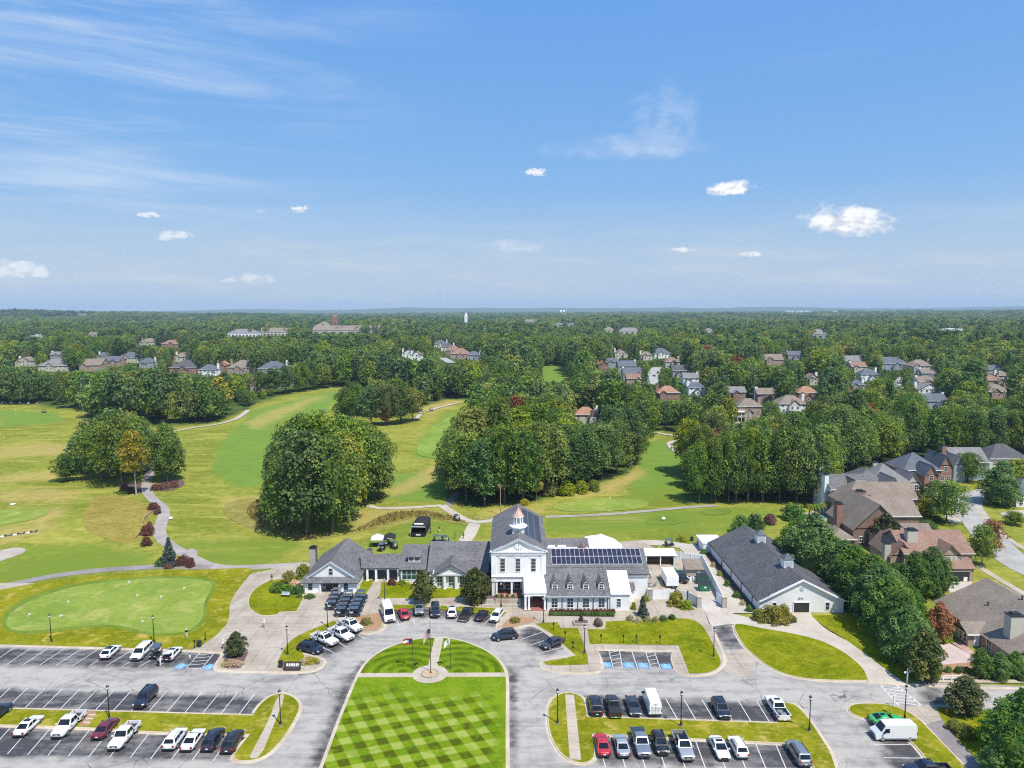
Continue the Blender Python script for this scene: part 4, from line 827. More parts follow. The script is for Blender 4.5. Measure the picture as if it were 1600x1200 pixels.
for r in range(3): y = 144.95 + r * 2.28; mb.slab([(8.3, y - .02, zr(y - .02) + .07), (27.4, y - .02, zr(y - .02) + .07), (27.4, y + .1, zr(y + .1) + .07), (8.3, y + .1, zr(y + .1) + .07)], .05)
for c in range(20): x = 8.325 + c * 1.005; mb.slab([(x - .04, 144.93, zr(144.93) + .075), (x + .03, 144.93, zr(144.93) + .075), (x + .03, 149.6, zr(149.6) + .075), (x - .04, 149.6, zr(149.6) + .075)], .06)
part(wing, mb, 'panel_rail', 'pale_grey_paint')
for px in (867, 891, 915.5, 939.5):
    x, _ = AT(px, 925, 138.3)
    d = part(wing, MB().box(x - .62, x + .62, 138.3, 141.2, 3.55, 4.95).add([(x - .62, 138.3, 4.95), (x + .62, 138.3, 4.95), (x, 138.3, 5.55), (x - .62, 138.5, 4.95), (x + .62, 138.5, 4.95), (x, 138.5, 5.55)], [(0, 1, 2), (1, 4, 5, 2), (0, 2, 5, 3)]), 'dormer', 'white_siding')
    mb = MB(); gable(mb, x - .62, x + .62, 138.35, 143, 4.95, .72, 'y', .14, .1); part(wing, mb, 'dormer_roof', 'roof_grey', d)
    wn = window(wing, (x, 138.3, 3.72), .80, 1.0, nx=2, nz=2, arch=True, name='dormer_window')
for px in (866.5, 891, 915.5, 940):
    x, _ = AT(px, 942, 137); window(wing, (x, 137, .65), 1.2, 1.85, nx=2, nz=3)
for px in (854.5, 878.5, 903, 927, 949.5): x, _ = AT(px, 942, 137); part(wing, MB().box(x - .05, x + .05, 136.84, 136.99, .1, 3.0), 'downpipe', 'black_metal')
part(wing, MB().box(6.9, 19.5, 136.93, 137.0, 2.75, 3.05).box(6.62, 19.48, 136.42, 136.56, 2.92, 3.12), 'fascia', 'pale_grey_paint')
part(wing, MB().box(19.52, 23.35, 136.75, 144, 0, 3.3), 'annex_wall', 'white_board')
part(wing, MB().slab([(19.55, 136.45, 3.5), (23.7, 136.45, 3.5), (23.7, 143.2, 5.95), (19.55, 143.2, 5.95)], .2), 'annex_roof', 'white_metal_roof')
window(wing, (21.2, 136.75, .8), .8, 1.7, nz=3, glass='green_glass')
part(wing, MB().box(23.37, 25.0, 141.0, 142.55, 0, 2.7), 'side_store', 'white_board'); part(wing, MB().slab([(23.3, 140.6, 2.7), (25.2, 140.6, 2.7), (25.2, 142.55, 3.6), (23.3, 142.55, 3.6)], .12), 'store_roof', 'roof_grey')
part(wing, MB().box(19.55, 28.0, 142.35, 142.55, 4.9, 5.2), 'eave_board', 'pale_grey_paint')
# rear terrace rooms behind the wing
rr = thing('rear_room', 'flat roofed rear kitchen range with roof machines behind the solar wing', 'clubhouse', (12, 164, 0))
part(rr, MB().box(7.3, 18, 161, 166, 0, 3.2), 'wall', 'white_siding')
mb = MB(); mb.slab([(7.3, 169.5, 4.2), (7.3, 165.9, 3.3), (18.4, 165.9, 3.3), (18.4, 169.5, 4.2)], .2); part(rr, mb, 'roof', 'roof_grey')
part(rr, MB().box(7.3, 18.2, 166.1, 171, 0, 3.28), 'rear_wall', 'white_siding')
for x, w_ in ((8.3, 1.7), (10.6, 2.0)): part(rr, MB().box(x, x + w_, 162, 163.2, 3.2, 4.5).box(x + .1, x + w_ - .1, 162.1, 163.1, 4.5, 4.62).lathe([(.35, 0), (.35, .12)], 10, (x + w_ / 2, 162.6, 4.6)), 'air_unit', 'white_paint')
part(rr, MB().box(13.6, 15.2, 162, 163, 3.2, 4.0), 'red_duct', 'red_steel')
mb = MB(); gable(mb, 15.6, 17.6, 161.5, 165.5, 3.3, 1.2, 'y', .1, .1); part(rr, mb, 'little_gable', 'roof_brown')
# big white marquee
mq = thing('marquee', 'large white peaked event marquee on the back lawn behind solar wing', 'tent', (21.8, 170, 0))
c8 = [(18.3, 174.8), (18.0, 168.5), (18.8, 165.2), (26.3, 165.6), (26.6, 168.6), (25.4, 173.2), (23.6, 175.6), (20.2, 175.9)]
part(mq, MB().loft([[(21.9 + (x - 21.9) * s, 170.4 + (y - 170.4) * s, z) for x, y in c8] for s, z in ((1, 2.6), (1.02, 2.8), (.75, 3.3), (.4, 4.0), (.05, 4.9))]), 'canopy', 'white_cloth')
for x, y in c8: part(mq, MB().tube((21.9 + (x - 21.9) * .98, 170.4 + (y - 170.4) * .98, 0), (21.9 + (x - 21.9) * .98, 170.4 + (y - 170.4) * .98, 2.7), .06), 'pole', 'alloy')

# --- pro shop pavilion, left
ps = thing('pro_shop', 'white gabled pavilion with steep grey roof and stone chimney beside golf carts', 'clubhouse', (-39.3, 146.2, 0))
part(ps, MB().box(-44.7, -40.9, 146.2, 163, 0, 2.6).box(-37.0, -33.4, 146.2, 163, 0, 2.6).box(-40.9, -37.0, 148, 163, 0, 2.6), 'wall', 'white_siding')
mb = MB(); gable(mb, -44.7, -33.4, 147.7, 163, 2.75, 3.75, 'y', .5, .22); part(ps, mb, 'roof', 'roof_grey')
part(ps, MB().slab([(-45.3, 145.6, 2.45), (-32.8, 145.6, 2.45), (-33.3, 147.9, 3.25), (-44.8, 147.9, 3.25)], .16), 'porch_roof', 'roof_grey')
xm = -39.05; part(ps, MB().add([(-43.9, 147.45, 2.9), (-34.2, 147.45, 2.9), (xm, 147.45, 6.1), (-43.9, 147.7, 2.9), (-34.2, 147.7, 2.9), (xm, 147.7, 6.1)], [(0, 1, 2), (4, 3, 5), (1, 0, 3, 4), (2, 1, 4, 5), (0, 2, 5, 3)]), 'gable_wall', 'white_siding')
mb = MB()
for s in (-1, 1):
    e = xm + s * 6.1; a = [(e, 2.45), (xm, 6.55), (xm, 6.2), (e - s * .55, 2.45)]
    if s > 0: a = a[::-1]
    mb.loft([[(x, 147.1, z) for x, z in a], [(x, 147.3, z) for x, z in a]])
part(ps, mb, 'barge_board', 'pale_grey_paint')
window(ps, (xm, 147.45, 3.5), .85, 1.45, nz=2)
for px in (485, 540.5): x, _ = AT(px, 920, 146.2); window(ps, (x, 146.2, .65), .95, 1.55, nz=2, glass='green_glass')
for x in (-41.0, -36.9): part(ps, MB().box(x - .16, x + .16, 145.85, 146.15, .1, 2.5), 'porch_column', 'white_paint')
part(ps, MB().box(-40.3, -39.0, 147.9, 148.0, .1, 2.3).box(-38.9, -37.6, 147.9, 148.0, .1, 2.3), 'entrance_door', 'dark_timber')
window(ps, (-40.6, 148, .8), .5, 1.5, nz=2)
part(ps, MB().lathe([(.32, 0), (.32, .04)], 14, (-35.6, 146.16, 1.75), axis='Y'), 'wall_plaque', 'navy_cloth')
for a, b in ((-44.72, -41.0), (-36.9, -33.38)): part(ps, MB().box(a, b, 146.12, 146.19, .1, .55), 'base_board', 'white_paint')
for y in (150, 154, 158): window(ps, (-33.4, y, .8), 1.0, 1.5, rad(90), nz=2)
ch = part(ps, MB().box(-46.4, -45.0, 157.2, 158.8, 0, 6.0), 'chimney', 'stone'); part(ps, MB().box(-46.5, -44.9, 157.1, 158.9, 6.0, 6.15).box(-46.1, -45.3, 157.5, 158.5, 6.15, 6.4), 'chimney_cap', 'black_metal', ch)
# --- breezeway
bz = thing('covered_walkway', 'open covered walkway on square white posts between pavilion and long building', 'walkway', (-29, 152.9, 0))
part(bz, MB().slab([(-33.6, 152.3, 3.15), (-25.0, 152.3, 3.15), (-25.0, 156.2, 5.1), (-34.5, 156.2, 5.1)], .2).slab([(-25.0, 160, 3.15), (-34.5, 160, 3.15), (-34.5, 156.2, 5.103), (-25.0, 156.2, 5.103)], .2), 'roof', 'roof_grey')
part(bz, MB().box(-33.3, -25.1, 152.6, 152.9, 2.75, 3.05), 'beam', 'white_paint')
for x in (-32.3, -30.35, -27.7, -25.4): part(bz, MB().box(x - .22, x + .22, 152.5, 152.95, .05, 2.75).box(x - .3, x + .3, 152.45, 153, .05, .3), 'post', 'white_paint')
for x in (-32.3, -30.35, -27.7): part(bz, MB().box(x - .22, x + .22, 159.2, 159.65, .0, 2.85), 'post', 'white_paint')
part(bz, MB().box(-33.2, -25, 152.6, 159.8, -.05, .11), 'floor', 'walk')
# --- long building: sunroom end and grill room with temple front
lb = thing('long_building', 'long low white clubhouse range with grey roof and small temple front', 'clubhouse', (-14, 148, 0))
part(lb, MB().box(-24.8, -18.4, 152, 166, 0, 3.1).box(-18.4, -5.6, 150, 164, 0, 3.3), 'wall', 'white_siding')
mb = MB(); gable(mb, -24.8, -18.6, 152, 165, 3.2, 3.3, 'x', .35, .2); part(lb, mb, 'sunroom_roof', 'roof_grey')
mb = MB(); gable(mb, -18.3, -5.6, 150, 164, 3.4, 4.3, 'x', .35, .2); part(lb, mb, 'roof', 'roof_grey')
part(lb, MB().box(-18.45, -18.25, 149.7, 166, 3.1, 3.2).slab([(-18.62, 152, 3.2), (-18.62, 149.8, 3.25), (-18.62, 157, 7.7), (-18.62, 158, 6.6)][::-1], .1), 'roof_step', 'black_metal')
dm = part(lb, MB().box(-23.3, -20.6, 153.6, 157.6, 3.6, 5.35), 'dormer', 'white_siding'); part(lb, MB().slab([(-23.6, 153.2, 5.35), (-20.3, 153.2, 5.35), (-20.3, 158.3, 6.55), (-23.6, 158.3, 6.55)], .15), 'dormer_roof', 'roof_grey', dm)
for x in (-22.65, -21.3): window(lb, (x, 153.6, 4.35), .95, .75, nx=1, nz=1)
for k in range(4): window(lb, (-23.95 + k * 1.05, 152, .7), .92, 2.1, nx=1, nz=2, glass='green_glass')
mb = MB(); gable(mb, -17.1, -9.5, 147.6, 156, 3.55, 2.2, 'y', .35, .2); part(lb, mb, 'temple_roof', 'roof_grey')
part(lb, MB().add([(-17.0, 147.75, 3.6), (-9.6, 147.75, 3.6), (-13.3, 147.75, 5.5), (-17.0, 147.95, 3.6), (-9.6, 147.95, 3.6), (-13.3, 147.95, 5.5)], [(0, 1, 2), (4, 3, 5), (1, 0, 3, 4), (2, 1, 4, 5), (0, 2, 5, 3)]).box(-17.2, -9.4, 147.6, 150, 3.2, 3.58), 'pediment', 'white_siding')
part(lb, MB().box(-16.9, -9.7, 148.5, 150, 0, 3.2), 'temple_wall', 'white_siding')
for px in (678, 695, 713, 731): x, _ = AT(px, 905, 147.9); part(lb, MB().box(x - .27, x + .27, 147.75, 148.3, .1, 3.2).box(x - .34, x + .34, 147.7, 148.35, .1, .35).box(x - .34, x + .34, 147.7, 148.35, 3.0, 3.2), 'column', 'white_paint')
for x in (-15.8, -13.3, -10.9): window(lb, (x, 148.5, .6), 1.05, 2.1, nx=2, nz=3, glass='green_glass')
for x in (-8.2,): window(lb, (x, 150, .7), 1.2, 2.0, nx=2, nz=3)
for x in (-18.3, -5.7): part(lb, MB().box(x - .05, x + .05, 149.8, 149.95, .1, 3.1), 'downpipe', 'black_metal')

# --- barn
bn = thing('barn', 'long white barn with dark grey roof, two cupolas and dark doorway', 'barn', (57.3, 135.5, 0))
part(bn, MB().box(48.9, 65.6, 135.5, 170.5, 0, 2.75), 'wall', 'white_siding')
part(bn, MB().add([(48.9, 135.5, 2.75), (65.6, 135.5, 2.75), (57.25, 135.5, 6.7), (48.9, 135.8, 2.75), (65.6, 135.8, 2.75), (57.25, 135.8, 6.7)], [(0, 1, 2), (4, 3, 5), (1, 0, 3, 4), (2, 1, 4, 5), (0, 2, 5, 3)]), 'gable_wall', 'white_siding')
mb = MB(); gable(mb, 48.9, 65.6, 135.5, 170.5, 2.8, 4.1, 'y', .45, .22); part(bn, mb, 'roof', 'roof_charcoal')
mb = MB()
for s in (-1, 1):
    e = 57.25 + s * 8.9; a = [(e, 2.5), (57.25, 6.98), (57.25, 6.6), (e - s * .7, 2.45)]
    if s > 0: a = a[::-1]
    mb.loft([[(x, 135.0, z) for x, z in a], [(x, 135.2, z) for x, z in a]])
part(bn, mb, 'barge_board', 'white_paint')
xa, _ = AT(1240, 950, 135.5); xb, _ = AT(1264, 950, 135.5)
part(bn, MB().box(xa, xb, 135.42, 135.5, .1, 2.1), 'doorway', 'dark_plastic'); part(bn, MB().box(xa - .12, xa, 135.36, 135.5, .1, 2.2).box(xb, xb + .12, 135.36, 135.5, .1, 2.2).box(xa - .12, xb + .12, 135.36, 135.5, 2.1, 2.24), 'door_frame', 'white_paint')
for px in (1210, 1293): x, _ = AT(px, 945, 135.5); window(bn, (x, 135.5, .6), .75, 1.5, nz=2)
x, _ = AT(1253, 916, 135.5); part(bn, MB().box(x - .35, x + .35, 135.4, 135.5, 4.6, 5.3), 'gable_vent', 'pale_grey_paint'); part(bn, MB().box(x - .6, x - .1, 135.3, 135.5, 3.0, 3.2).box(x + .1, x + .4, 135.3, 135.5, 3.0, 3.15), 'flood_light', 'grey_metal')
for y in (143.5, 159.5):
    c = part(bn, MB().box(56.3, 58.2, y - .95, y + .95, 6.2, 8.3), 'cupola', 'white_siding')
    part(bn, MB().lathe([(1.55, 0), (1.5, .1), (0.02, 1.15)], 4, (57.25, y, 8.3)), 'cupola_roof', 'roof_slate', c); c.children[0].data.transform(Matrix.Translation(Vector((57.25, y, 0)) - bn.location) @ Matrix.Rotation(rad(45), 4, 'Z') @ Matrix.Translation(bn.location - Vector((57.25, y, 0))))
    part(bn, MB().box(56.5, 58.0, y - .98, y - .95, 6.9, 7.9), 'louvre', 'pale_grey_paint', c)
for y in (139.5, 146.5, 153.5, 160.5): part(bn, MB().box(48.74, 48.89, y, y + .12, .1, 2.5), 'downpipe', 'black_metal')
part(bn, MB().box(48.28, 48.43, 135.05, 170.95, 2.42, 2.56), 'gutter', 'black_metal')
be = part(bn, MB().box(47.2, 52.2, 170.6, 177.0, 0, 2.3), 'rear_lean_to', 'white_board'); part(bn, MB().box(47.0, 52.4, 170.5, 177.2, 2.3, 2.45), 'lean_to_roof', 'white_metal_roof', be)

# --- service yard: white fences, stone piers, gate
yd = thing('yard_fence', 'white board fence with stone piers round the service yard', 'fence', (36, 142, 0))
def fence_run(root, p, q, h_=2.1, bays=None, pier=None):
    L = math.hypot(q[0] - p[0], q[1] - p[1]); n = bays or max(1, round(L / 2.4)); dx, dy = (q[0] - p[0]) / L, (q[1] - p[1]) / L; nx, ny = -dy * .05, dx * .05
    for i in range(n):
        a, b = L * i / n + .08, L * (i + 1) / n - .08
        pts = [(p[0] + dx * a - nx, p[1] + dy * a - ny), (p[0] + dx * b - nx, p[1] + dy * b - ny), (p[0] + dx * b + nx, p[1] + dy * b + ny), (p[0] + dx * a + nx, p[1] + dy * a + ny)]
        part(root, MB().prism(pts, .05, h_), 'fence_panel', 'white_board')
    for i in range(n + 1):
        x, y = p[0] + dx * L * i / n, p[1] + dy * L * i / n; part(root, MB().box(x - .1, x + .1, y - .1, y + .1, .05, h_ + .12).box(x - .14, x + .14, y - .14, y + .14, h_ + .12, h_ + .18), 'fence_post', 'white_paint')
fence_run(yd, (28.9, 142.1), (33.8, 142.4), bays=2); fence_run(yd, (33.8, 142.4), (36.1, 141.2), bays=1); fence_run(yd, (36.1, 141.2), (37.5, 138.6), bays=1)
fence_run(yd, (44.8, 162.3), (42.6, 138.4), 2.2); fence_run(yd, (29.6, 165.6), (35.6, 167.6), 2.3); fence_run(yd, (36, 167.4), (44.6, 162.6), 2.1); fence_run(yd, (29.2, 156), (29.6, 165.6), 2.2, 4)
for x, y in ((28.5, 142.0), (37.6, 138.1), (42.65, 137.9)): p = part(yd, MB().box(x - .45, x + .45, y - .42, y + .42, 0, 2.3), 'stone_pier', 'stone'); part(yd, MB().box(x - .52, x + .52, y - .5, y + .5, 2.3, 2.42), 'pier_cap', 'kerb', p)
part(yd, MB().slab([(41.9, 140.9, .2), (42.3, 138.6, .2), (42.3, 138.6, 2.1), (41.9, 140.9, 2.1)], .06), 'gate_leaf', 'white_board')
sh = thing('pump_shed', 'small brown roofed shed inside the yard beside green dumpster', 'shed', (40.6, 153.5, 0))
part(sh, MB().box(38.9, 42.4, 153.4, 157, 0, 2.3), 'wall', 'tan_siding'); part(sh, MB().slab([(38.5, 153.0, 2.3), (42.8, 153.0, 2.3), (42.8, 157.3, 3.3), (38.5, 157.3, 3.3)], .15), 'roof', 'roof_tan'); part(sh, MB().box(41.2, 42.0, 153.33, 153.4, .1, 1.9), 'door', 'white_paint')
oh = thing('open_store', 'open fronted grey store at the back of the service yard', 'shed', (33.5, 162, 0))
part(oh, MB().box(31.2, 38.2, 164.2, 164.4, 0, 2.8).box(31.2, 31.4, 161.5, 164.2, 0, 2.6).box(38.0, 38.2, 161.5, 164.2, 0, 2.6), 'wall', 'grey_siding'); part(oh, MB().slab([(30.9, 161.2, 2.65), (38.5, 161.2, 2.65), (38.5, 164.7, 3.2), (30.9, 164.7, 3.2)], .15), 'roof', 'white_metal_roof')
for x in (31.4, 34.7, 37.9): part(oh, MB().box(x - .1, x + .1, 161.4, 161.6, 0, 2.55), 'post', 'white_paint')
part(oh, MB().box(31.8, 37.6, 163, 164, .1, 1.1), 'shelf', 'dark_timber')
tr = thing('box_trailer', 'white box trailer parked in the yard behind the white fence', 'trailer', (34.5, 150.5, 0))
part(tr, MB().box(33.2, 35.8, 147.9, 153.6, .6, 2.7), 'body', 'white_paint'); part(tr, MB().box(33.3, 35.7, 148, 153.5, .42, .6).box(34.3, 34.7, 146.6, 148, .45, .6), 'chassis', 'black_metal')
for x in (33.05, 35.7):
    for y in (150.2, 151.3): part(tr, MB().tube((x, y, .36), (x + .25, y, .36), .36, .36, 14), 'wheel', 'tyre')
# ------------------------------------------------------------------ houses
def blocks_house(name, label, cat, blocks, wall, roof, group, chim=(), wins=(), wglass='window_glass', trim='white_paint', gz=0.0, extra=None, loc=None):
    """blocks: (x0, x1, y0, y1, wall height, roof kind, rise), world metres"""
    b0 = blocks[0]; root = thing(name, label, cat, loc or ((b0[0] + b0[1]) / 2, b0[2], gz), 0, group)
    wm, rm, tm = MB(), MB(), MB()
    for i, (x0, x1, y0, y1, h_, rk, rise) in enumerate(blocks):
        e = .004 * i; zt = gz + h_
        wm.box(x0, x1, y0, y1, gz - 1.5, zt - .02)
        if rk == 'hip': hip(rm, x0, x1, y0, y1, zt + e, rise)
        elif rk in ('gx', 'gy'): gable(rm, x0, x1, y0, y1, zt + e, rise, rk[1], wall=wm)
        elif rk == 'shed': rm.slab([(x0 - .3, y0 - .4, zt), (x1 + .3, y0 - .4, zt), (x1 + .3, y1, zt + rise), (x0 - .3, y1, zt + rise)], .18)
        for q in ((x0 - .46, x1 + .46, y0 - .5, y0 - .42),) if rk in ('hip', 'gx') else (): tm.box(q[0], q[1], q[2], q[3], zt - .34 - .0 + e, zt - .12 + e)
    part(root, wm, 'wall', wall); part(root, rm, 'roof', roof)
    if tm.v: part(root, tm, 'eave_board', trim)
    for (x, y, w_, d_, top, mat) in chim:
        c = part(root, MB().box(x - w_ / 2, x + w_ / 2, y - d_ / 2, y + d_ / 2, gz, gz + top), 'chimney', mat)
        part(root, MB().box(x - w_ / 2 - .1, x + w_ / 2 + .1, y - d_ / 2 - .1, y + d_ / 2 + .1, gz + top, gz + top + .16).box(x - w_ * .3, x + w_ * .3, y - d_ * .3, y + d_ * .3, gz + top + .16, gz + top + .45), 'chimney_cap', 'dark_plastic', c)
    for wv in wins:
        x, y, z, w_, h_ = wv[:5]; rz = wv[5] if len(wv) > 5 else 0
        window(root, (x, y, gz + z), w_, h_, rz, 2 if w_ > .9 else 1, 2, trim, wglass)
    return root
def eb(pl, pr, py, h_, dep, rk, rise, gz=0.0):
    """a block whose front eave the photograph shows from pl to pr at height py"""
    z = gz + h_; dl = ray((pl + pr) / 2, py); Y = dl[1] * (z - HC) / dl[2]
    return (AT(pl, py, Y)[0] + .45, AT(pr, py, Y)[0] - .45, Y + .4, Y + .4 + dep, h_, rk, rise)
def front_wins(b, n, z, w_=1.1, h_=1.5): return [(b[0] + (b[1] - b[0]) * (k + .5) / n, b[2], z, w_, h_) for k in range(n)]
def left_wins(b, n, z, w_=1.0, h_=1.5): return [(b[0], b[2] + (b[3] - b[2]) * (k + .5) / n, z, w_, h_, rad(-90)) for k in range(n)]
def right_wins(b, n, z, w_=1.0, h_=1.5): return [(b[1], b[2] + (b[3] - b[2]) * (k + .5) / n, z, w_, h_, rad(90)) for k in range(n)]
NB = 'houses along the estate street beside the barn'
# brown roofed house with the open garage
m1 = eb(1412, 1525, 864, 5.6, 11.5, 'gx', 3.4); g1 = eb(1460, 1527, 889, 3.0, 3.6, 'shed', 1.6); g1 = (g1[0], g1[1], g1[2], m1[2] - .02, 3.0, 'shed', 1.8)
d1 = eb(1466, 1507, 868, 5.4, 7, 'gy', 2.4); l1 = eb(1390, 1432, 868, 4.6, 9, 'gy', 3.0); l2 = eb(1386, 1424, 848, 4.2, 9, 'hip', 2.2)
hb = blocks_house('brown_roof_house', 'tan brick house with reddish brown roof, pale chimneys and open double garage', 'house', [m1, g1, d1, l1, l2], 'tan_brick', 'roof_brown', NB,
    chim=[((m1[0] + 3.0), m1[2] + 3.2, 2.3, 1.6, 9.8, 'cream_siding'), (l1[0] - .4, l1[2] + 1.2, 1.4, 1.4, 7.0, 'cream_siding')],
    wins=[(d1[0] + 1.2, d1[2], 3.6, .9, 1.4), (d1[1] - 1.2, d1[2], 3.6, .9, 1.4)] + right_wins(m1, 3, 3.4) + left_wins(l1, 2, 1.4), trim='cream_siding')
part(hb, MB().box(g1[0] + .6, g1[1] - .9, g1[2] - .03, g1[2] + .02, .05, 2.25), 'garage_shade_panel', 'dark_plastic'); part(hb, MB().box(g1[0] + .4, g1[1] - .7, g1[2] - .1, g1[2] - .035, 2.25, 2.5), 'garage_lintel', 'cream_siding')  # dark panel on the wall stands in for the shade inside the garage
part(hb, MB().box(g1[1] - 2.2, g1[1] - 1.4, g1[2] - .12, g1[2] - .04, .05, 1.0), 'garage_box', 'white_paint')
part(hb, MB().box(d1[0] + .05, d1[1] - .05, d1[2] - .06, d1[2] - .005, 3.0, 5.2), 'gable_siding', 'cream_siding')
# tan roofed brick house in front of the pool garden
m2 = eb(1332, 1416, 826, 4.6, 15, 'gy', 6.2); c2 = eb(1346, 1441, 806, 5.2, 11, 'gx', 3.8); r2 = eb(1414, 1464, 838, 3.4, 7, 'gx', 2.2); l3 = eb(1300, 1340, 842, 3.0, 8, 'hip', 1.8)
h2 = blocks_house('tan_roof_house', 'red brick house with steep tan gable roof beside the swimming pool', 'house', [m2, c2, r2, l3], 'brown_brick', 'roof_tan', NB, chim=[(m2[0] - .8, m2[2] + 7, 1.5, 2.2, 9.2, 'red_brick')],
    wins=front_wins(m2, 3, .9) + front_wins(r2, 2, 1.0) + left_wins(l3, 2, 1.0))
part(h2, MB().add([(m2[0] + 2.6, m2[2] - .03, 4.7), (m2[1] - 2.6, m2[2] - .03, 4.7), ((m2[0] + m2[1]) / 2 + 2, m2[2] - .03, 7.2), ((m2[0] + m2[1]) / 2 - 2, m2[2] - .03, 7.2)], [(0, 1, 2, 3)]), 'gable_brick', 'red_brick')
m3 = eb(1318, 1404, 786, 6.0, 12, 'hip', 5.0); c3 = eb(1366, 1437, 779, 5.8, 10, 'gx', 3.6); f3 = eb(1352, 1378, 790, 5.4, 6, 'gy', 2.4)
h3 = blocks_house('tan_roof_house', 'large tan hip roofed house with square brick chimney, behind the steep gable house', 'house', [m3, c3, f3], 'tan_brick', 'roof_tan', NB, chim=[(AT(1343, 770, m3[2] + 3)[0], m3[2] + 3, 2.6, 1.8, 8.6, 'red_brick')], wins=left_wins(m3, 3, 3.5) + front_wins(m3, 3, 3.4))
m4 = eb(1298, 1364, 764, 7.6, 12, 'gx', 3.0); f4 = eb(1326, 1352, 768, 7.2, 7, 'gy', 3.2); s4 = eb(1340, 1386, 754, 6.6, 11, 'hip', 3.2)
h4 = blocks_house('white_grey_house', 'tall white house with grey roof and white end chimneys, nearest the woods', 'house', [m4, f4, s4], 'white_siding', 'roof_grey', NB, chim=[(m4[0] - .6, m4[2] + 3, 1.2, 2.0, 11.2, 'white_paint'), (m4[0] + 1.4, m4[3] - 1, 1.4, 1.4, 12.2, 'white_paint')], wins=left_wins(m4, 3, 4.6) + left_wins(m4, 3, 1.2) + front_wins(f4, 2, 4.6))
m5 = eb(1364, 1424, 752, 6.6, 12, 'hip', 4.4); f5 = eb(1384, 1412, 764, 6.0, 8, 'gy', 3.4); g5 = eb(1416, 1441, 754, 5.6, 9, 'gy', 3.0)
h5 = blocks_house('weathered_roof_house', 'cream house with weathered grey hip roof and dormer windows, behind the white house', 'house', [m5, f5, g5], 'cream_siding', 'roof_weathered', NB, chim=[(AT(1367, 728, m5[2] + 8)[0], m5[2] + 8, 1.5, 1.3, 10.8, 'cream_siding')], wins=front_wins(g5, 2, 3.2) + front_wins(f5, 1, 3.4) + right_wins(g5, 2, 3.0))
m6 = eb(1411, 1474, 734, 6.4, 12, 'hip', 4.6); f6 = eb(1444, 1469, 742, 6.0, 7, 'gy', 3.2); g6 = eb(1468, 1491, 727, 6.4, 10, 'gy', 3.4)
h6 = blocks_house('slate_roof_house', 'red brick house with dark slate hip roof and twin front gables', 'house', [m6, f6, g6], 'red_brick', 'roof_slate', NB, chim=[(AT(1471, 710, m6[3])[0], m6[3] - 1, 1.4, 1.2, 12.4, 'red_brick')], wins=front_wins(f6, 2, 1.0) + front_wins(f6, 1, 4.2) + front_wins(g6, 2, 1.0) + front_wins(g6, 1, 4.3) + left_wins(m6, 3, 4) + right_wins(g6, 2, 4))
m7 = eb(1492, 1548, 722, 6.0, 11, 'gx', 4.2); h7 = blocks_house('weathered_roof_house', 'pale blue house with weathered gable roof half hidden by a round street tree', 'house', [m7, eb(1490, 1512, 726, 5.8, 8, 'gy', 3.0)], 'blue_siding', 'roof_weathered', NB, wins=front_wins(m7, 4, 3.4))
m8 = eb(1546, 1612, 716, 4.0, 12, 'hip', 4.4); h8 = blocks_house('charcoal_roof_house', 'low house with long charcoal hip roof at the far side of the street', 'house', [m8], 'cream_siding', 'roof_charcoal', NB, wins=front_wins(m8, 4, 1.2))
m9 = eb(1588, 1650, 776, 3.4, 12, 'hip', 4.2); h9 = blocks_house('slate_roof_house', 'white house with slate roof at the frame edge across the street', 'house', [m9], 'white_siding', 'roof_slate', NB, wins=front_wins(m9, 4, .8))
# the near brick house with the patio
nb = blocks_house('near_brick_house', 'brick house with broad tan shingle roof and pink patio beside the hedge', 'house',
    [(83.2, 103, 113.0, 134.5, 2.7, 'gy', 4.6), (81.0, 85.0, 121.0, 125.2, 2.6, 'gx', 1.15), (94, 112, 116, 132, 2.7, 'gx', 4.2)], 'tan_brick', 'roof_tan', NB,
    chim=[(86.2, 117.2, 2.3, 1.7, 7.6, 'cream_siding')], wins=[(83.2, y, .5, 1.1, 1.75, rad(-90)) for y in (114.0, 116.2, 118.7)] + [(81.0, y, .7, .75, 1.4, rad(-90)) for y in (121.8, 123.0, 124.2)], loc=(83.2, 118, 0))
part(nb, MB().box(82.0, 83.0, 120.93, 121.0, .1, 2.15), 'patio_door', 'white_paint')
for x, y in ((92.8, 124.6), (95.1, 126.2), (88.3, 127.0)): part(nb, MB().tube((x, y, 5.0), (x, y, 7.9 if x > 90 else 5.6), .12, .12, 8).lathe([(.2, 0), (.2, .1)], 8, (x, y, 7.8 if x > 90 else 5.6)), 'roof_vent', 'dark_plastic')

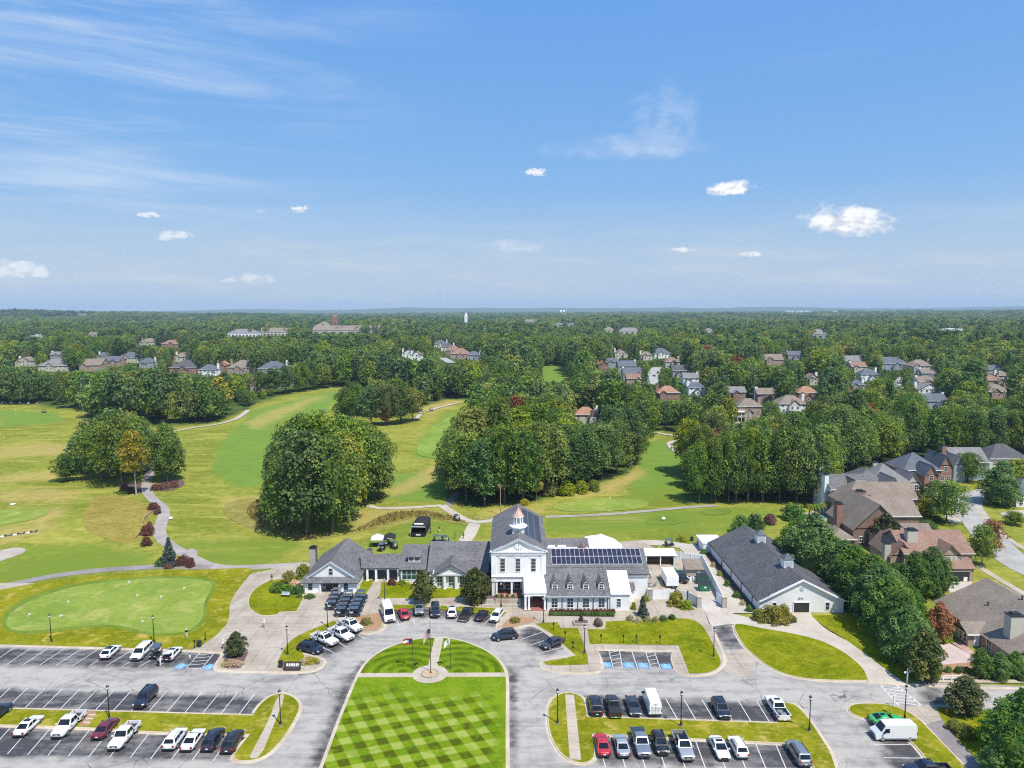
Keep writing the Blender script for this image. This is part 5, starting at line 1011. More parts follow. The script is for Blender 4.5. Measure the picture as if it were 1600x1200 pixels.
# --- houses scattered among the woods, each from where the photograph shows it
EST = 'houses among the woods beyond the golf course'
HS = np.random.RandomState(11)
KEEP = []      # (photograph box, distance): what the trees in front must leave in view
def estate(px, py, wpx, roof, wall, rk, label, h_=5.6, deep=.75, wing=1, chim=1, name='estate_house'):
    x, y = GH(px, py); gz = H(x, y); zc = y * cp - (gz - HC) * sp; wm_ = wpx * zc / F; s = HS.rand(6)
    wm_ = max(8.0, wm_); dep = min(16, max(7.5, wm_ * deep)); rise = min(5.2, dep * .30 + .6)
    b = [(x - wm_ / 2, x + wm_ / 2, y, y + dep, h_, rk, rise)]
    if wing:
        ww = wm_ * (.30 + .1 * s[0]); wx = x + (-.5 + s[1]) * (wm_ - ww) * .95
        b.append((wx - ww / 2, wx + ww / 2, y - 1.6 - s[2] * 2.4, y + dep * .45, h_ * (.92 if s[3] > .4 else .62), 'gy', ww * .42))
    if wing > 1: ww = wm_ * .34; sd = 1 if s[1] < .5 else -1; b.append((x + sd * wm_ * .42 - ww / 2, x + sd * wm_ * .42 + ww / 2, y - .8, y + dep * .8, h_ * .6, 'hip', ww * .3))
    wins = front_wins(b[0], max(2, int(wm_ / 3.4)), .9 + (2.9 if h_ > 4.5 else 0), 1.2, 1.6)
    if h_ > 4.5: wins += [(q[0], q[1], .8, q[3], q[4]) for q in front_wins(b[0], max(2, int(wm_ / 4)), 0, 1.2, 1.6)]
    if wing: wins += front_wins(b[1], 1 if ww < 5 else 2, max(.8, b[1][4] - 2.4), 1.1, 1.5)
    ch = []
    if chim: sd = 1 if s[4] > .5 else -1; ch = [(x + sd * (wm_ / 2 - .4), y + dep * .5, 1.5, 1.3, h_ + rise + 1.0, {'red_brick': 'red_brick', 'tan_brick': 'tan_brick'}.get(wall, 'white_paint'))]
    r = blocks_house(name, label, 'house', b, wall, roof, EST, ch, wins, gz=gz)
    p0 = P2(x - wm_ / 2, y - 1.5, gz + h_ * .12); p1 = P2(x + wm_ / 2, y + dep / 2, gz + h_ + rise)
    KEEP.append(((p0[0] - 3, p1[1] - 1, p1[0] + 3, p0[1]), y)); return r
for a in [(37, 573, 22, 'roof_tan', 'cream_siding', 'gy', 'cream gabled house with red brick chimney, leftmost above the driving range'), (82, 581, 44, 'roof_weathered', 'cream_siding', 'hip', 'wide cream house with pale grey hip roof above the driving range'),
          (86, 562, 15, 'roof_weathered', 'grey_siding', 'gx', 'small grey roof peeping over the wide cream house'), (141, 580, 34, 'roof_tan', 'tan_brick', 'gx', 'tan house half hidden behind a yellowing tree'),
          (160, 563, 15, 'roof_slate', 'grey_siding', 'hip', 'small slate roof beside a russet tree'), (174, 574, 26, 'roof_slate', 'tan_brick', 'gx', 'slate roofed house with brick front porch, left of the long slate roof'),
          (200, 567, 32, 'roof_slate', 'cream_siding', 'hip', 'cream house with long slate hip roof and white chimney'), (229, 575, 22, 'roof_slate', 'grey_siding', 'hip', 'slate roof poking out right of the long slate roof'),
          (286, 584, 42, 'roof_charcoal', 'red_brick', 'hip', 'red brick house with wide charcoal hip roof behind the tree belt'), (284, 566, 24, 'roof_tan', 'cream_siding', 'hip', 'tan hip roof showing over the charcoal roof'),
          (324, 588, 28, 'roof_slate', 'white_siding', 'hip', 'low white house with slate roof and white chimney'), (347, 580, 18, 'roof_terracotta', 'red_brick', 'gy', 'narrow orange brick gable between the trees'),
          (377, 584, 42, 'roof_tan', 'tan_brick', 'hip', 'broad tan hip roofed brick house above a white drive'), (424, 586, 42, 'roof_slate', 'cream_siding', 'hip', 'cream house with blue grey hip roof left of the small tan roof'),
          (457, 588, 22, 'roof_tan', 'tan_brick', 'gx', 'tan roof behind tall trees beside the fairway'), (402, 611, 22, 'roof_tan', 'tan_brick', 'gy', 'brown roofed house at the edge of the left fairway'), (430, 607, 40, 'roof_slate', 'white_siding', 'gx', 'white house with rear decks behind the fairway trees'),
          (230, 540, 24, 'roof_tan', 'cream_siding', 'hip', 'pale tan roof alone in the middle of the left woods'), (265, 543, 26, 'roof_brown', 'red_brick', 'hip', 'reddish brown roofed house right of the pale tan roof'),
          (638, 560, 20, 'roof_slate', 'white_siding', 'gy', 'tall narrow white house in the central woods'), (651, 563, 18, 'roof_tan', 'white_siding', 'gy', 'white house with tan roof beside the tall narrow one'),
          (688, 543, 20, 'roof_slate', 'cream_siding', 'hip', 'uppermost slate roof of the central cluster'), (699, 549, 20, 'roof_charcoal', 'white_siding', 'hip', 'dark roofed white house of the central cluster'), (708, 555, 24, 'roof_brown', 'red_brick', 'hip', 'brown roofed brick house of the central cluster'),
          (719, 561, 30, 'roof_brown', 'tan_brick', 'hip', 'pinkish brick house by the pale street of the central cluster'), (740, 563, 20, 'roof_slate', 'grey_siding', 'hip', 'grey roof behind a round tree, right of the pinkish brick house'),
          (942, 579, 16, 'roof_terracotta', 'red_brick', 'gy', 'tall narrow house with red brick end chimney'), (957, 575, 20, 'roof_slate', 'grey_siding', 'gx', 'slate roof right of the tall brick end chimney'), (980, 582, 28, 'roof_slate', 'grey_siding', 'gx', 'upper grey house on the left side of the upper cul de sac'),
          (988, 594, 28, 'roof_slate', 'grey_siding', 'gx', 'lower grey house on the left side of the upper cul de sac'), (990, 603, 22, 'roof_brown', 'tan_brick', 'gx', 'tan fronted house below the grey cul de sac houses'), (971, 559, 20, 'roof_tan', 'cream_siding', 'gy', 'cream house with tan gable at the back of the cul de sac'),
          (1010, 563, 18, 'roof_tan', 'cream_siding', 'hip', 'tan hip roof behind the cul de sac trees'), (1034, 560, 30, 'roof_slate', 'white_siding', 'hip', 'white house with broad slate roof at the head of the cul de sac'), (1051, 575, 22, 'roof_brown', 'cream_siding', 'hip', 'cream house with reddish hip roof on the right of the cul de sac'),
          (1066, 590, 30, 'roof_charcoal', 'grey_siding', 'gx', 'big grey house with charcoal roof right of the cul de sac'), (1080, 602, 24, 'roof_weathered', 'white_siding', 'gx', 'white house with weathered roof and tall chimney below the big grey house'), (1089, 618, 26, 'roof_slate', 'white_siding', 'hip', 'white walled house with slate hip roof above the little lawn'),
          (1045, 627, 34, 'roof_terracotta', 'red_brick', 'hip', 'terracotta hip roofed house just above the woods'), (916, 664, 36, 'roof_terracotta', 'cream_siding', 'hip', 'orange tan roofed house alone in the woods above the green'),
          (1152, 626, 26, 'roof_weathered', 'red_brick', 'gx', 'brick house with white front porch and grey roof'), (1197, 629, 28, 'roof_tan', 'brown_brick', 'gx', 'brown brick house with twin front gables'), (1239, 646, 44, 'roof_tan', 'white_siding', 'hip', 'low white house with wide tan hip roof'),
          (1263, 627, 32, 'roof_terracotta', 'red_brick', 'hip', 'red brick house with bright orange roof'), (1209, 571, 30, 'roof_tan', 'tan_brick', 'gx', 'tan roof with small gables deep in the right woods'), (1242, 563, 22, 'roof_slate', 'grey_siding', 'gx', 'slate roof deep in the woods beside the tan gabled roof'),
          (1270, 602, 11, 'roof_tan', 'cream_siding', 'gy', 'small cream house glimpsed between tall dark trees'), (1336, 574, 30, 'roof_weathered', 'tan_brick', 'gx', 'tan brick house with white chimney at the top of the right street'), (1342, 583, 24, 'roof_brown', 'cream_siding', 'gx', 'cream house with reddish gable roof by the right street'),
          (1359, 596, 28, 'roof_slate', 'white_siding', 'hip', 'two tone house, white above brick, left of the right street'), (1341, 614, 22, 'roof_slate', 'tan_siding', 'hip', 'grey roof half buried in trees left of the right street'), (1396, 578, 36, 'roof_slate', 'blue_siding', 'gx', 'long slate roofed house at the end of the right street'),
          (1441, 582, 34, 'roof_tan', 'cream_siding', 'hip', 'cream house with dark hip roof right of the street end'), (1452, 594, 24, 'roof_tan', 'grey_siding', 'gx', 'grey tan gabled house below the dark hip roof'), (1446, 608, 24, 'roof_tan', 'tan_siding', 'gx', 'tan gabled house third down the right of the street'),
          (1452, 622, 34, 'roof_weathered', 'white_siding', 'gy', 'white gabled house with white chimney beside the right street'), (1462, 641, 36, 'roof_slate', 'grey_siding', 'gx', 'grey house with a row of small dormers above the near woods'), (1552, 606, 24, 'roof_brown', 'tan_brick', 'hip', 'brown hip roofed house in the far right group'),
          (1560, 625, 38, 'roof_tan', 'tan_brick', 'hip', 'pinkish tan house at the front of the far right group'), (1568, 598, 20, 'roof_tan', 'cream_siding', 'hip', 'tan roofed house at the back of the far right group'), (1552, 588, 22, 'roof_slate', 'grey_siding', 'gx', 'dull slate roof hidden in trees behind the far right group')]: estate(*a)
deckh = estate(1172, 658, 38, 'roof_tan', 'tan_brick', 'hip', 'tall tan roofed house with two storeys of white decks', 8.2)
dx, dy = deckh.location[0], deckh.location[1]; gz = H(dx, dy)
for z in (2.6, 5.2): part(deckh, MB().box(dx - 8, dx - 1, dy - 3.2, dy - .1, gz + z, gz + z + .18).box(dx - 8, dx - 1, dy - 3.2, dy - 3.1, gz + z + .9, gz + z + 1.0), 'deck', 'white_paint')
for k in range(4): part(deckh, MB().box(dx - 7.9 + k * 2.2, dx - 7.7 + k * 2.2, dy - 3.15, dy - 2.95, gz - .5, gz + 6.1), 'deck_post', 'white_paint')
def far_block(px, py, wpx, h_, dep, roof, wall, rk, rise, label, cat='building', name='distant_building', n=8):
    x, y = GH(px, py); gz = H(x, y); zc = y * cp - (gz - HC) * sp; w2 = wpx * zc / F / 2
    b = (x - w2, x + w2, y, y + dep, h_, rk, rise); r = blocks_house(name, label, cat, [b], wall, roof, 'distant buildings above the tree tops', (), front_wins(b, n, h_ * .35, w2 / n, h_ * .35), gz=gz)
    p0, p1 = P2(b[0], y, gz + h_ * .4), P2(b[1], y + dep / 2, gz + h_ + rise); KEEP.append(((p0[0], p1[1] - .5, p1[0], p0[1]), y)); return r
far_block(540, 525.5, 104, 13, 40, 'roof_tan', 'tan_siding', 'gx', 9, 'very long tan roofed apartment block left of centre'); far_block(523, 522, 7, 38, 14, 'roof_brown', 'red_brick', 'hip', 4, 'square brick tower rising beside the long tan roofed block', n=2)
far_block(505, 519, 22, 15, 26, 'roof_tan', 'cream_siding', 'hip', 8, 'tan hip roof left of the square brick tower'); far_block(428, 527.5, 46, 11, 34, 'roof_tan', 'cream_siding', 'gx', 8, 'pale tan roofed block left of the long tan block')
far_block(378, 530, 44, 12, 28, 'roof_weathered', 'white_siding', 'hip', 7, 'white apartment houses in a row behind yellow trees'); far_block(92, 497.5, 52, 16, 60, 'white_metal_roof', 'white_siding', 'shed', 1, 'long white warehouse roof on the left ridge'); far_block(128, 495.5, 14, 16, 40, 'white_metal_roof', 'white_siding', 'shed', 1, 'short white roof right of the long white warehouse', n=2)
far_block(58, 530, 30, 7, 20, 'white_metal_roof', 'white_siding', 'shed', 1, 'low white roof in the left middle woods', n=3); far_block(145, 528, 14, 8, 14, 'roof_tan', 'cream_siding', 'gx', 3, 'pale gable glimpsed in the left middle woods', n=2)
far_block(952, 522, 18, 9, 20, 'roof_tan', 'cream_siding', 'hip', 6, 'tan roof alone in the woods right of centre', n=3); far_block(984, 524, 34, 9, 22, 'roof_weathered', 'cream_siding', 'hip', 6, 'pale grey roofed house right of the lone tan roof', n=4); far_block(1108, 523, 14, 9, 18, 'roof_tan', 'cream_siding', 'hip', 5, 'small tan roof far above the upper cul de sac', n=2)
far_block(1282, 532, 28, 10, 24, 'roof_weathered', 'grey_siding', 'hip', 8, 'grey roof alone in the far right woods', n=3); far_block(880, 511.5, 34, 10, 40, 'white_metal_roof', 'grey_siding', 'shed', 1, 'long flat grey roof in the far central woods', n=4); far_block(1490, 520, 52, 8, 40, 'white_metal_roof', 'white_siding', 'shed', 1, 'long white roof in the far right woods', n=4)
far_block(830, 508.5, 18, 16, 30, 'roof_tan', 'tan_siding', 'gx', 5, 'dull tan block left of the long flat grey roof', n=3)
for px, w_, lb in ((1236, 16, 'pale warehouse low on the horizon haze, leftmost of three'), (1256, 22, 'pale long warehouse in the horizon haze, middle of three'), (1306, 7, 'small pale block in the horizon haze, rightmost of three')): far_block(px, 488.5, w_, 26, 60, 'white_metal_roof', 'white_siding', 'shed', 1, lb, n=3)
# white church spire, water towers, radio mast
x, y = GH(728, 504); sp_ = thing('church_spire', 'small white church spire above the central woods', 'church', (x, y, H(x, y))); part(sp_, MB().box(x - 6, x + 6, y, y + 12, H(x, y), H(x, y) + 26), 'tower', 'white_paint'); part(sp_, MB().lathe([(7, 0), (6, 1), (.1, 17)], 4, (x, y + 6, H(x, y) + 26)), 'spire', 'white_paint'); KEEP.append(((724, 497, 732, 503), y))
for px, lb in ((876, 'left of two white water tanks on the horizon'), (881, 'right of two white water tanks on the horizon')):
    x, y = GH(px, 494); g_ = H(x, y); wt = thing('water_tank', lb, 'water tower', (x, y, g_), 0, 'white water tanks on the horizon'); R_ = y * 2.0 / F
    part(wt, MB().lathe([(R_ * .7, 0), (R_, R_ * .4), (R_, R_ * 1.5), (R_ * .6, R_ * 2.0), (.1, R_ * 2.2)], 14, (x, y, HC - 5.0 * y / F)), 'tank', 'white_paint')
    for k in range(4): part(wt, MB().tube((x + R_ * math.cos(k * 1.57), y + R_ * math.sin(k * 1.57), g_ - 2), (x + R_ * .7 * math.cos(k * 1.57), y + R_ * .7 * math.sin(k * 1.57), HC - 4.5 * y / F), R_ * .1), 'tank_leg', 'white_paint')
x, y = AT(688, 487, 2400)[0], 2400.0; g_ = H(x, y); zt = AT(688, 445, 2400)[1]; mast = thing('radio_mast', 'thin lattice radio mast rising above the horizon', 'mast', (x, y, g_))
mb = MB()
for k in range(3): a = k * 2.094; mb.tube((x + .45 * math.cos(a), y + .45 * math.sin(a), g_), (x + .45 * math.cos(a), y + .45 * math.sin(a), zt), .16, .12, 5)
part(mast, mb, 'mast_legs', 'pipe_steel')
mb = MB()
for k in range(int((zt - g_) / 3)):
    for j in range(3): a, b = j * 2.094, (j + 1) * 2.094; mb.tube((x + .45 * math.cos(a), y + .45 * math.sin(a), g_ + k * 3), (x + .45 * math.cos(b), y + .45 * math.sin(b), g_ + k * 3 + 3), .06, .06, 4)
lt = part(mast, mb, 'mast_lattice', 'pipe_steel')
# ------------------------------------------------------------------ trees and plants
TR = np.random.RandomState(5)
def env_oak(t): return math.sqrt(max(0, 1 - ((t - .42) / .60) ** 2))
def env_tall(t): return math.sqrt(max(0, 1 - ((t - .40) / .62) ** 2)) * (1 - .12 * t)
def env_cone(t): return max(0.03, (1 - t) ** .85)
def env_oval(t): return max(.05, math.sin(math.pi * min(1, .12 + .86 * t) ** .85)) ** .8
def env_bush(t): return math.sqrt(max(0.02, 1 - (t * .96) ** 2))
def crown_mesh(name, mat, seed, env, zb, aspect, clumps, leaves, leaf, cr_=.16, core=.55, droop=0.0):
    """a crown one unit tall and one wide: leaf-sized faces on the shells of many clumps"""
    rs = np.random.RandomState(seed); Vv, Ff, rn = [], [], []
    cs = []
    for i in range(clumps):
        t = (i + rs.rand()) / clumps; a = i * 2.39996 + rs.rand() * .9; e = env(t) * (.5 * aspect); rr = e * (.50 + .52 * math.sqrt(rs.rand())) * (1 + .14 * math.sin(a * 2 + seed))
        c = cr_ * (.62 + .8 * rs.rand()) * (.6 + .4 * env(t)); rr = max(0, rr - c * .3)
        cs.append((rr * math.cos(a), rr * math.sin(a), zb + (1 - zb) * t * (1 - c * .4) - droop * rr, c))
    cs.append((0, 0, 1 - cr_ * .8, cr_ * .8))
    for (x, y, z, c) in cs:
        n = max(4, int(leaves * (c / cr_) ** 2)); d = rs.randn(n, 3); d /= np.linalg.norm(d, axis=1)[:, None]; d[:, 2] = np.where(d[:, 2] < -.35, -d[:, 2], d[:, 2])
        p = np.array([x, y, z]) + d * (c * (.72 + .36 * rs.rand(n, 1))); nn = d * .8 + rs.randn(n, 3) * .5 + np.array([0, 0, .5]); nn /= np.linalg.norm(nn, axis=1)[:, None]
        u = np.cross(nn, rs.randn(n, 3)); u /= np.linalg.norm(u, axis=1)[:, None] + 1e-9; v = np.cross(nn, u); s = leaf * (.6 + .8 * rs.rand(n, 1)); el = .55 + .4 * rs.rand(n, 1)
        q = np.stack([p - u * s, p - v * s * el, p + u * s, p + v * s * el], 1).reshape(-1, 3); o = len(Vv) and sum(len(k) for k in Vv)
        Vv.append(q); b = np.arange(n)[:, None] * 4 + o; Ff.append(b + np.arange(4)); cr0 = rs.rand(); rn.append(np.repeat(np.clip(.5 * cr0 + .5 * rs.rand(n), 0, 1), 4))
    if core:                             # added dark core: blocks light and paints shade into the crown's gaps
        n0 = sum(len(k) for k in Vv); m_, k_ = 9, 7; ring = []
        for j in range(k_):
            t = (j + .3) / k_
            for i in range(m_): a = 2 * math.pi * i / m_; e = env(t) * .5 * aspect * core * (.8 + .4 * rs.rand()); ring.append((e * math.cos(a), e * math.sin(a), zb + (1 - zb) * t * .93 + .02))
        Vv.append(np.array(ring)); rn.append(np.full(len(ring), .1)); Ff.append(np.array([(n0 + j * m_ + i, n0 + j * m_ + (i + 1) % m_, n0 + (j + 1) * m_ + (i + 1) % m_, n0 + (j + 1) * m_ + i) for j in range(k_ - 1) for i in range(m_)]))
    V_ = np.concatenate(Vv); V_[:, :2] /= aspect; Fa = np.concatenate(Ff); me = bpy.data.meshes.new(name)
    me.vertices.add(len(V_)); me.vertices.foreach_set('co', V_.astype(np.float32).ravel()); me.loops.add(Fa.size); me.loops.foreach_set('vertex_index', Fa.astype(np.int32).ravel())
    me.polygons.add(len(Fa)); me.polygons.foreach_set('loop_start', np.arange(0, Fa.size, 4, dtype=np.int32)); me.update(calc_edges=True)
    me.attributes.new('rnd', 'FLOAT', 'POINT').data.foreach_set('value', np.concatenate(rn).astype(np.float32)); me.materials.append(M[mat]); return me
def trunk_mesh(name, zb, aspect, r=.016, mat='bark', limbs=4, seed=0):
    rs = random.Random(seed); mb = MB(); p = [(0, 0, -.02), (rs.uniform(-.01, .01), rs.uniform(-.01, .01), zb * .6), (rs.uniform(-.02, .02), rs.uniform(-.02, .02), zb + .15), (0, 0, .78)]; rr = [r * 1.35, r, r * .8, r * .25]
    for i in range(3): mb.tube(p[i], p[i + 1], rr[i], rr[i + 1], 7, caps=False)
    for k in range(limbs): a = k * 2.4 + rs.random(); z = zb * (.8 + .5 * rs.random()); l = .26 * aspect * (1 + .6 * rs.random()); mb.tube((0, 0, z), (l * math.cos(a), l * math.sin(a), z + .14 + .1 * rs.random()), r * .5, r * .18, 5, caps=False)
    me = mb.mesh(name, M[mat], True); me.transform(Matrix.Diagonal((1 / aspect, 1 / aspect, 1, 1))); return me
KINDS = {}     # kind -> (crowns near, crowns mid, trunk, plain name)
def kind(k, nm, mat, env, zb, aspect, cl=46, lv=85, leaf=.020, cr_=.12, nvar=3, core=.6, trunk=True, bark='bark', r=.016, droop=0.0, mid=True):
    near = [crown_mesh('crown', mat, 100 + 17 * i + len(KINDS) * 131, env, zb, aspect, cl, lv, leaf, cr_, core, droop) for i in range(nvar)]
    mids = [crown_mesh('crown', mat, 300 + 13 * i + len(KINDS) * 97, env, zb, aspect, max(12, cl // 2), max(16, lv // 3), leaf * 2.0, cr_ * 1.25, core, droop) for i in range(nvar)] if mid else near
    KINDS[k] = (near, mids, trunk_mesh('trunk', max(zb, .12), aspect, r, bark, seed=len(KINDS)) if trunk else None, nm)
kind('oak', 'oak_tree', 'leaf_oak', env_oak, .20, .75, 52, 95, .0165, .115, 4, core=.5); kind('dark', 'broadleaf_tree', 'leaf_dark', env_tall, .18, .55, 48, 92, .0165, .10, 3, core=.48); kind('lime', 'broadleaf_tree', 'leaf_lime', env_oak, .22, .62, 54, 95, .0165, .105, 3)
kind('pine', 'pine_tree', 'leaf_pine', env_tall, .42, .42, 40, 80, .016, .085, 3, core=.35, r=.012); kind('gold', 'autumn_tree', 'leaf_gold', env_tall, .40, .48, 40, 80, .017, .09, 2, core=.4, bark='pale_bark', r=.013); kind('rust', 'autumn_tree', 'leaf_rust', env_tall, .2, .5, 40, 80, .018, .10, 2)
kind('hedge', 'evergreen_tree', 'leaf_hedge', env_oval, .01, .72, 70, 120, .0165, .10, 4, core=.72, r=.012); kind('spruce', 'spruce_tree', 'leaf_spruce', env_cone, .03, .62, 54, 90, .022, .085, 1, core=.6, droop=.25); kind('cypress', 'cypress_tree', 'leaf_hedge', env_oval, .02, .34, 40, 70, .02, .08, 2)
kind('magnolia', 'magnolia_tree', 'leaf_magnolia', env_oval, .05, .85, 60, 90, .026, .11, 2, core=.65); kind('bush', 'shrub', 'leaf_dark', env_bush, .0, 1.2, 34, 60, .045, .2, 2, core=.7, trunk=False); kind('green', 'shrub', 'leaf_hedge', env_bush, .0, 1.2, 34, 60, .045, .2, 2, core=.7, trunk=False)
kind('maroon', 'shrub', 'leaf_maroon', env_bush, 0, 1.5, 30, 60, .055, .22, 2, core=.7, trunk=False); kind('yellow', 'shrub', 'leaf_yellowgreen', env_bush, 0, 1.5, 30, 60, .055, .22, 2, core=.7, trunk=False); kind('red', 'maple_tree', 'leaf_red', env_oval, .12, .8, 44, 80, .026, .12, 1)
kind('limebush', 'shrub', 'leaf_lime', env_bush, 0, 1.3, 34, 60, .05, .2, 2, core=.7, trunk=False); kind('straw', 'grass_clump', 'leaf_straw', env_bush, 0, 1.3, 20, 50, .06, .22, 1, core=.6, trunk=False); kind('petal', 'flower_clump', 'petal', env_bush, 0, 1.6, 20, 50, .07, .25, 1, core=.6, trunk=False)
NT_ = [0]
def plant(k, x, y, h_, w_, label, group=None, cat=None, near=True, z=None):
    K_ = KINDS[k]; NT_[0] += 1; z = H(x, y) if z is None else z
    r = thing(K_[3], label, cat or {'shrub': 'shrub', 'grass_clump': 'grass clump', 'flower_clump': 'flowers'}.get(K_[3], 'tree'), (x, y, z), TR.rand() * 6.28, group)
    c = obj('crown', K_[0 if near else 1][TR.randint(len(K_[0]))], r, sc=(w_, w_, h_))
    if K_[2]: obj('trunk', K_[2], r, sc=(w_, w_, h_))
    return r
BLOCK = []     # already planted crowns: x, y, radius
def tree_px(k, px, pyb, pyt, wpx, label, group=None, near=True, flatz=None):
    x, y = GH(px, pyb, flatz); z = H(x, y) if flatz is None else flatz; zc = y * cp - (z - HC) * sp
    h_ = AT(px, pyt, y)[1] - z; w_ = wpx * zc / F; BLOCK.append((x, y, w_ / 2)); return plant(k, x, y, max(.5, h_), w_, label, group, None, near, z)
ORD = 'first second third fourth fifth sixth seventh eighth ninth tenth eleventh twelfth'.split()
def stand(group, label, rows):
    own = sorted([r for r in rows if len(r) == 5], key=lambda r: -r[2]); h_ = (len(own) + 1) // 2; lab = {}
    for nm, rk_ in (('front', own[:h_]), ('back', own[h_:])):
        for i, r in enumerate(sorted(rk_, key=lambda r: r[1])): lab[r] = '%s, %s from the left in its %s row' % (label, ORD[i], nm)
    for r in rows: tree_px(*r[:5], r[5] if len(r) > 5 else lab[r], group)
stand('trees of the great clump behind the pavilion', 'tall oak of the clump behind the pavilion',
    [('oak', 448, 832, 718, 74), ('dark', 480, 836, 676, 92), ('oak', 520, 834, 688, 84), ('dark', 462, 815, 668, 84), ('oak', 500, 808, 648, 92), ('lime', 540, 812, 676, 76), ('oak', 540, 790, 652, 84), ('oak', 572, 786, 664, 78), ('dark', 592, 778, 694, 48), ('lime', 556, 770, 660, 70), ('oak', 440, 800, 690, 54), ('oak', 585, 765, 676, 60), ('oak', 472, 790, 652, 80), ('lime', 450, 788, 664, 62)])
stand('trees of the big wood behind the hall', 'tall tree of the wood behind the hall',
    [('oak', 728, 782, 676, 66), ('dark', 758, 790, 690, 64), ('oak', 788, 786, 664, 70), ('dark', 818, 786, 672, 60), ('oak', 850, 774, 660, 66), ('dark', 880, 766, 664, 64), ('dark', 912, 758, 672, 64), ('oak', 940, 748, 664, 60), ('oak', 964, 740, 660, 54), ('dark', 986, 724, 650, 46), ('lime', 740, 760, 638, 74), ('oak', 775, 756, 628, 80), ('lime', 808, 756, 640, 70), ('oak', 838, 750, 630, 74), ('oak', 872, 742, 650, 70), ('dark', 905, 734, 661, 62), ('dark', 936, 726, 660, 56), ('pine', 962, 718, 640, 40),
     ('gold', 985, 724, 674, 32, 'small golden tree at the right end of the wood behind the hall'), ('lime', 722, 740, 650, 50), ('gold', 838, 782, 745, 20, 'little yellow tree at the foot of the wood behind the hall')])
stand('trees of the middle fairway clump', 'tree of the clump between the fairways',
    [('dark', 540, 656, 607, 36), ('oak', 558, 661, 603, 42), ('dark', 580, 664, 606, 42), ('oak', 603, 664, 600, 44), ('dark', 626, 662, 604, 40), ('lime', 645, 658, 606, 34, 'yellowing tree at the right end of the small fairway clump'), ('dark', 552, 648, 597, 40), ('lime', 590, 650, 594, 42), ('oak', 618, 648, 592, 42), ('rust', 601, 665, 630, 18, 'bare russet tree in the middle of the small fairway clump')])
stand('trees by the left cart path', 'dark oak left of the winding path',
    [('dark', 104, 752, 712, 40, 'low dark round tree at the outer left of the clump'), ('dark', 128, 740, 684, 44), ('oak', 160, 748, 662, 66), ('oak', 190, 758, 650, 70), ('dark', 178, 738, 640, 66), ('oak', 212, 744, 652, 56), ('dark', 150, 728, 654, 50), ('lime', 204, 728, 644, 54), ('dark', 230, 736, 668, 44)])
stand('trees right of the left cart path', 'slender tree right of the winding path', [('dark', 252, 752, 676, 36), ('oak', 262, 754, 664, 42), ('dark', 274, 750, 680, 32), ('dark', 266, 744, 668, 36)])
stand('trees at the left fairway edge', 'tree before the white decked house', [('oak', 408, 614, 580, 26), ('dark', 426, 616, 576, 30), ('dark', 446, 615, 572, 28), ('oak', 468, 612, 567, 34), ('dark', 488, 609, 566, 30), ('lime', 506, 606, 568, 28)])
tree_px('gold', 213, 774, 676, 40, 'tall golden tree with a long pale bare trunk by the winding path')
stand('trees of the row behind the barn', 'bare trunked tree behind the barn', [('oak', 1092, 786, 692, 40), ('oak', 1112, 785, 686, 40), ('dark', 1118, 786, 700, 34), ('oak', 1138, 785, 676, 46), ('dark', 1150, 786, 690, 40), ('oak', 1168, 784, 668, 52), ('dark', 1192, 784, 674, 50), ('oak', 1218, 784, 664, 56), ('oak', 1244, 786, 670, 54), ('dark', 1270, 785, 672, 50), ('oak', 1286, 782, 690, 44)])
HG = 'hedge trees between the barn and the houses'
for i, q in enumerate([(1246, 885, 812, 62), (1270, 905, 806, 84), (1296, 912, 838, 66), (1316, 922, 846, 70), (1334, 938, 856, 74), (1352, 956, 870, 76), (1370, 972, 884, 78), (1388, 992, 902, 80), (1404, 1014, 926, 78), (1420, 1036, 950, 74), (1336, 905, 852, 52), (1366, 930, 868, 60), (1392, 958, 890, 62), (1416, 985, 915, 62)]):
    tree_px('hedge', *q, 'big rounded evergreen nearest the barn, first of the hedge' if i == 1 else 'rounded dense evergreen in the barn hedge, %s from the barn end' % ORD[min(11, i)] if i < 10 else 'evergreen on the house side of the barn hedge, %s from the barn end' % ORD[i - 10], HG, True, .05)
tree_px('magnolia', 1444, 1062, 985, 62, 'bronze green broad tree ending the hedge beside the crossing', None, True, .05)
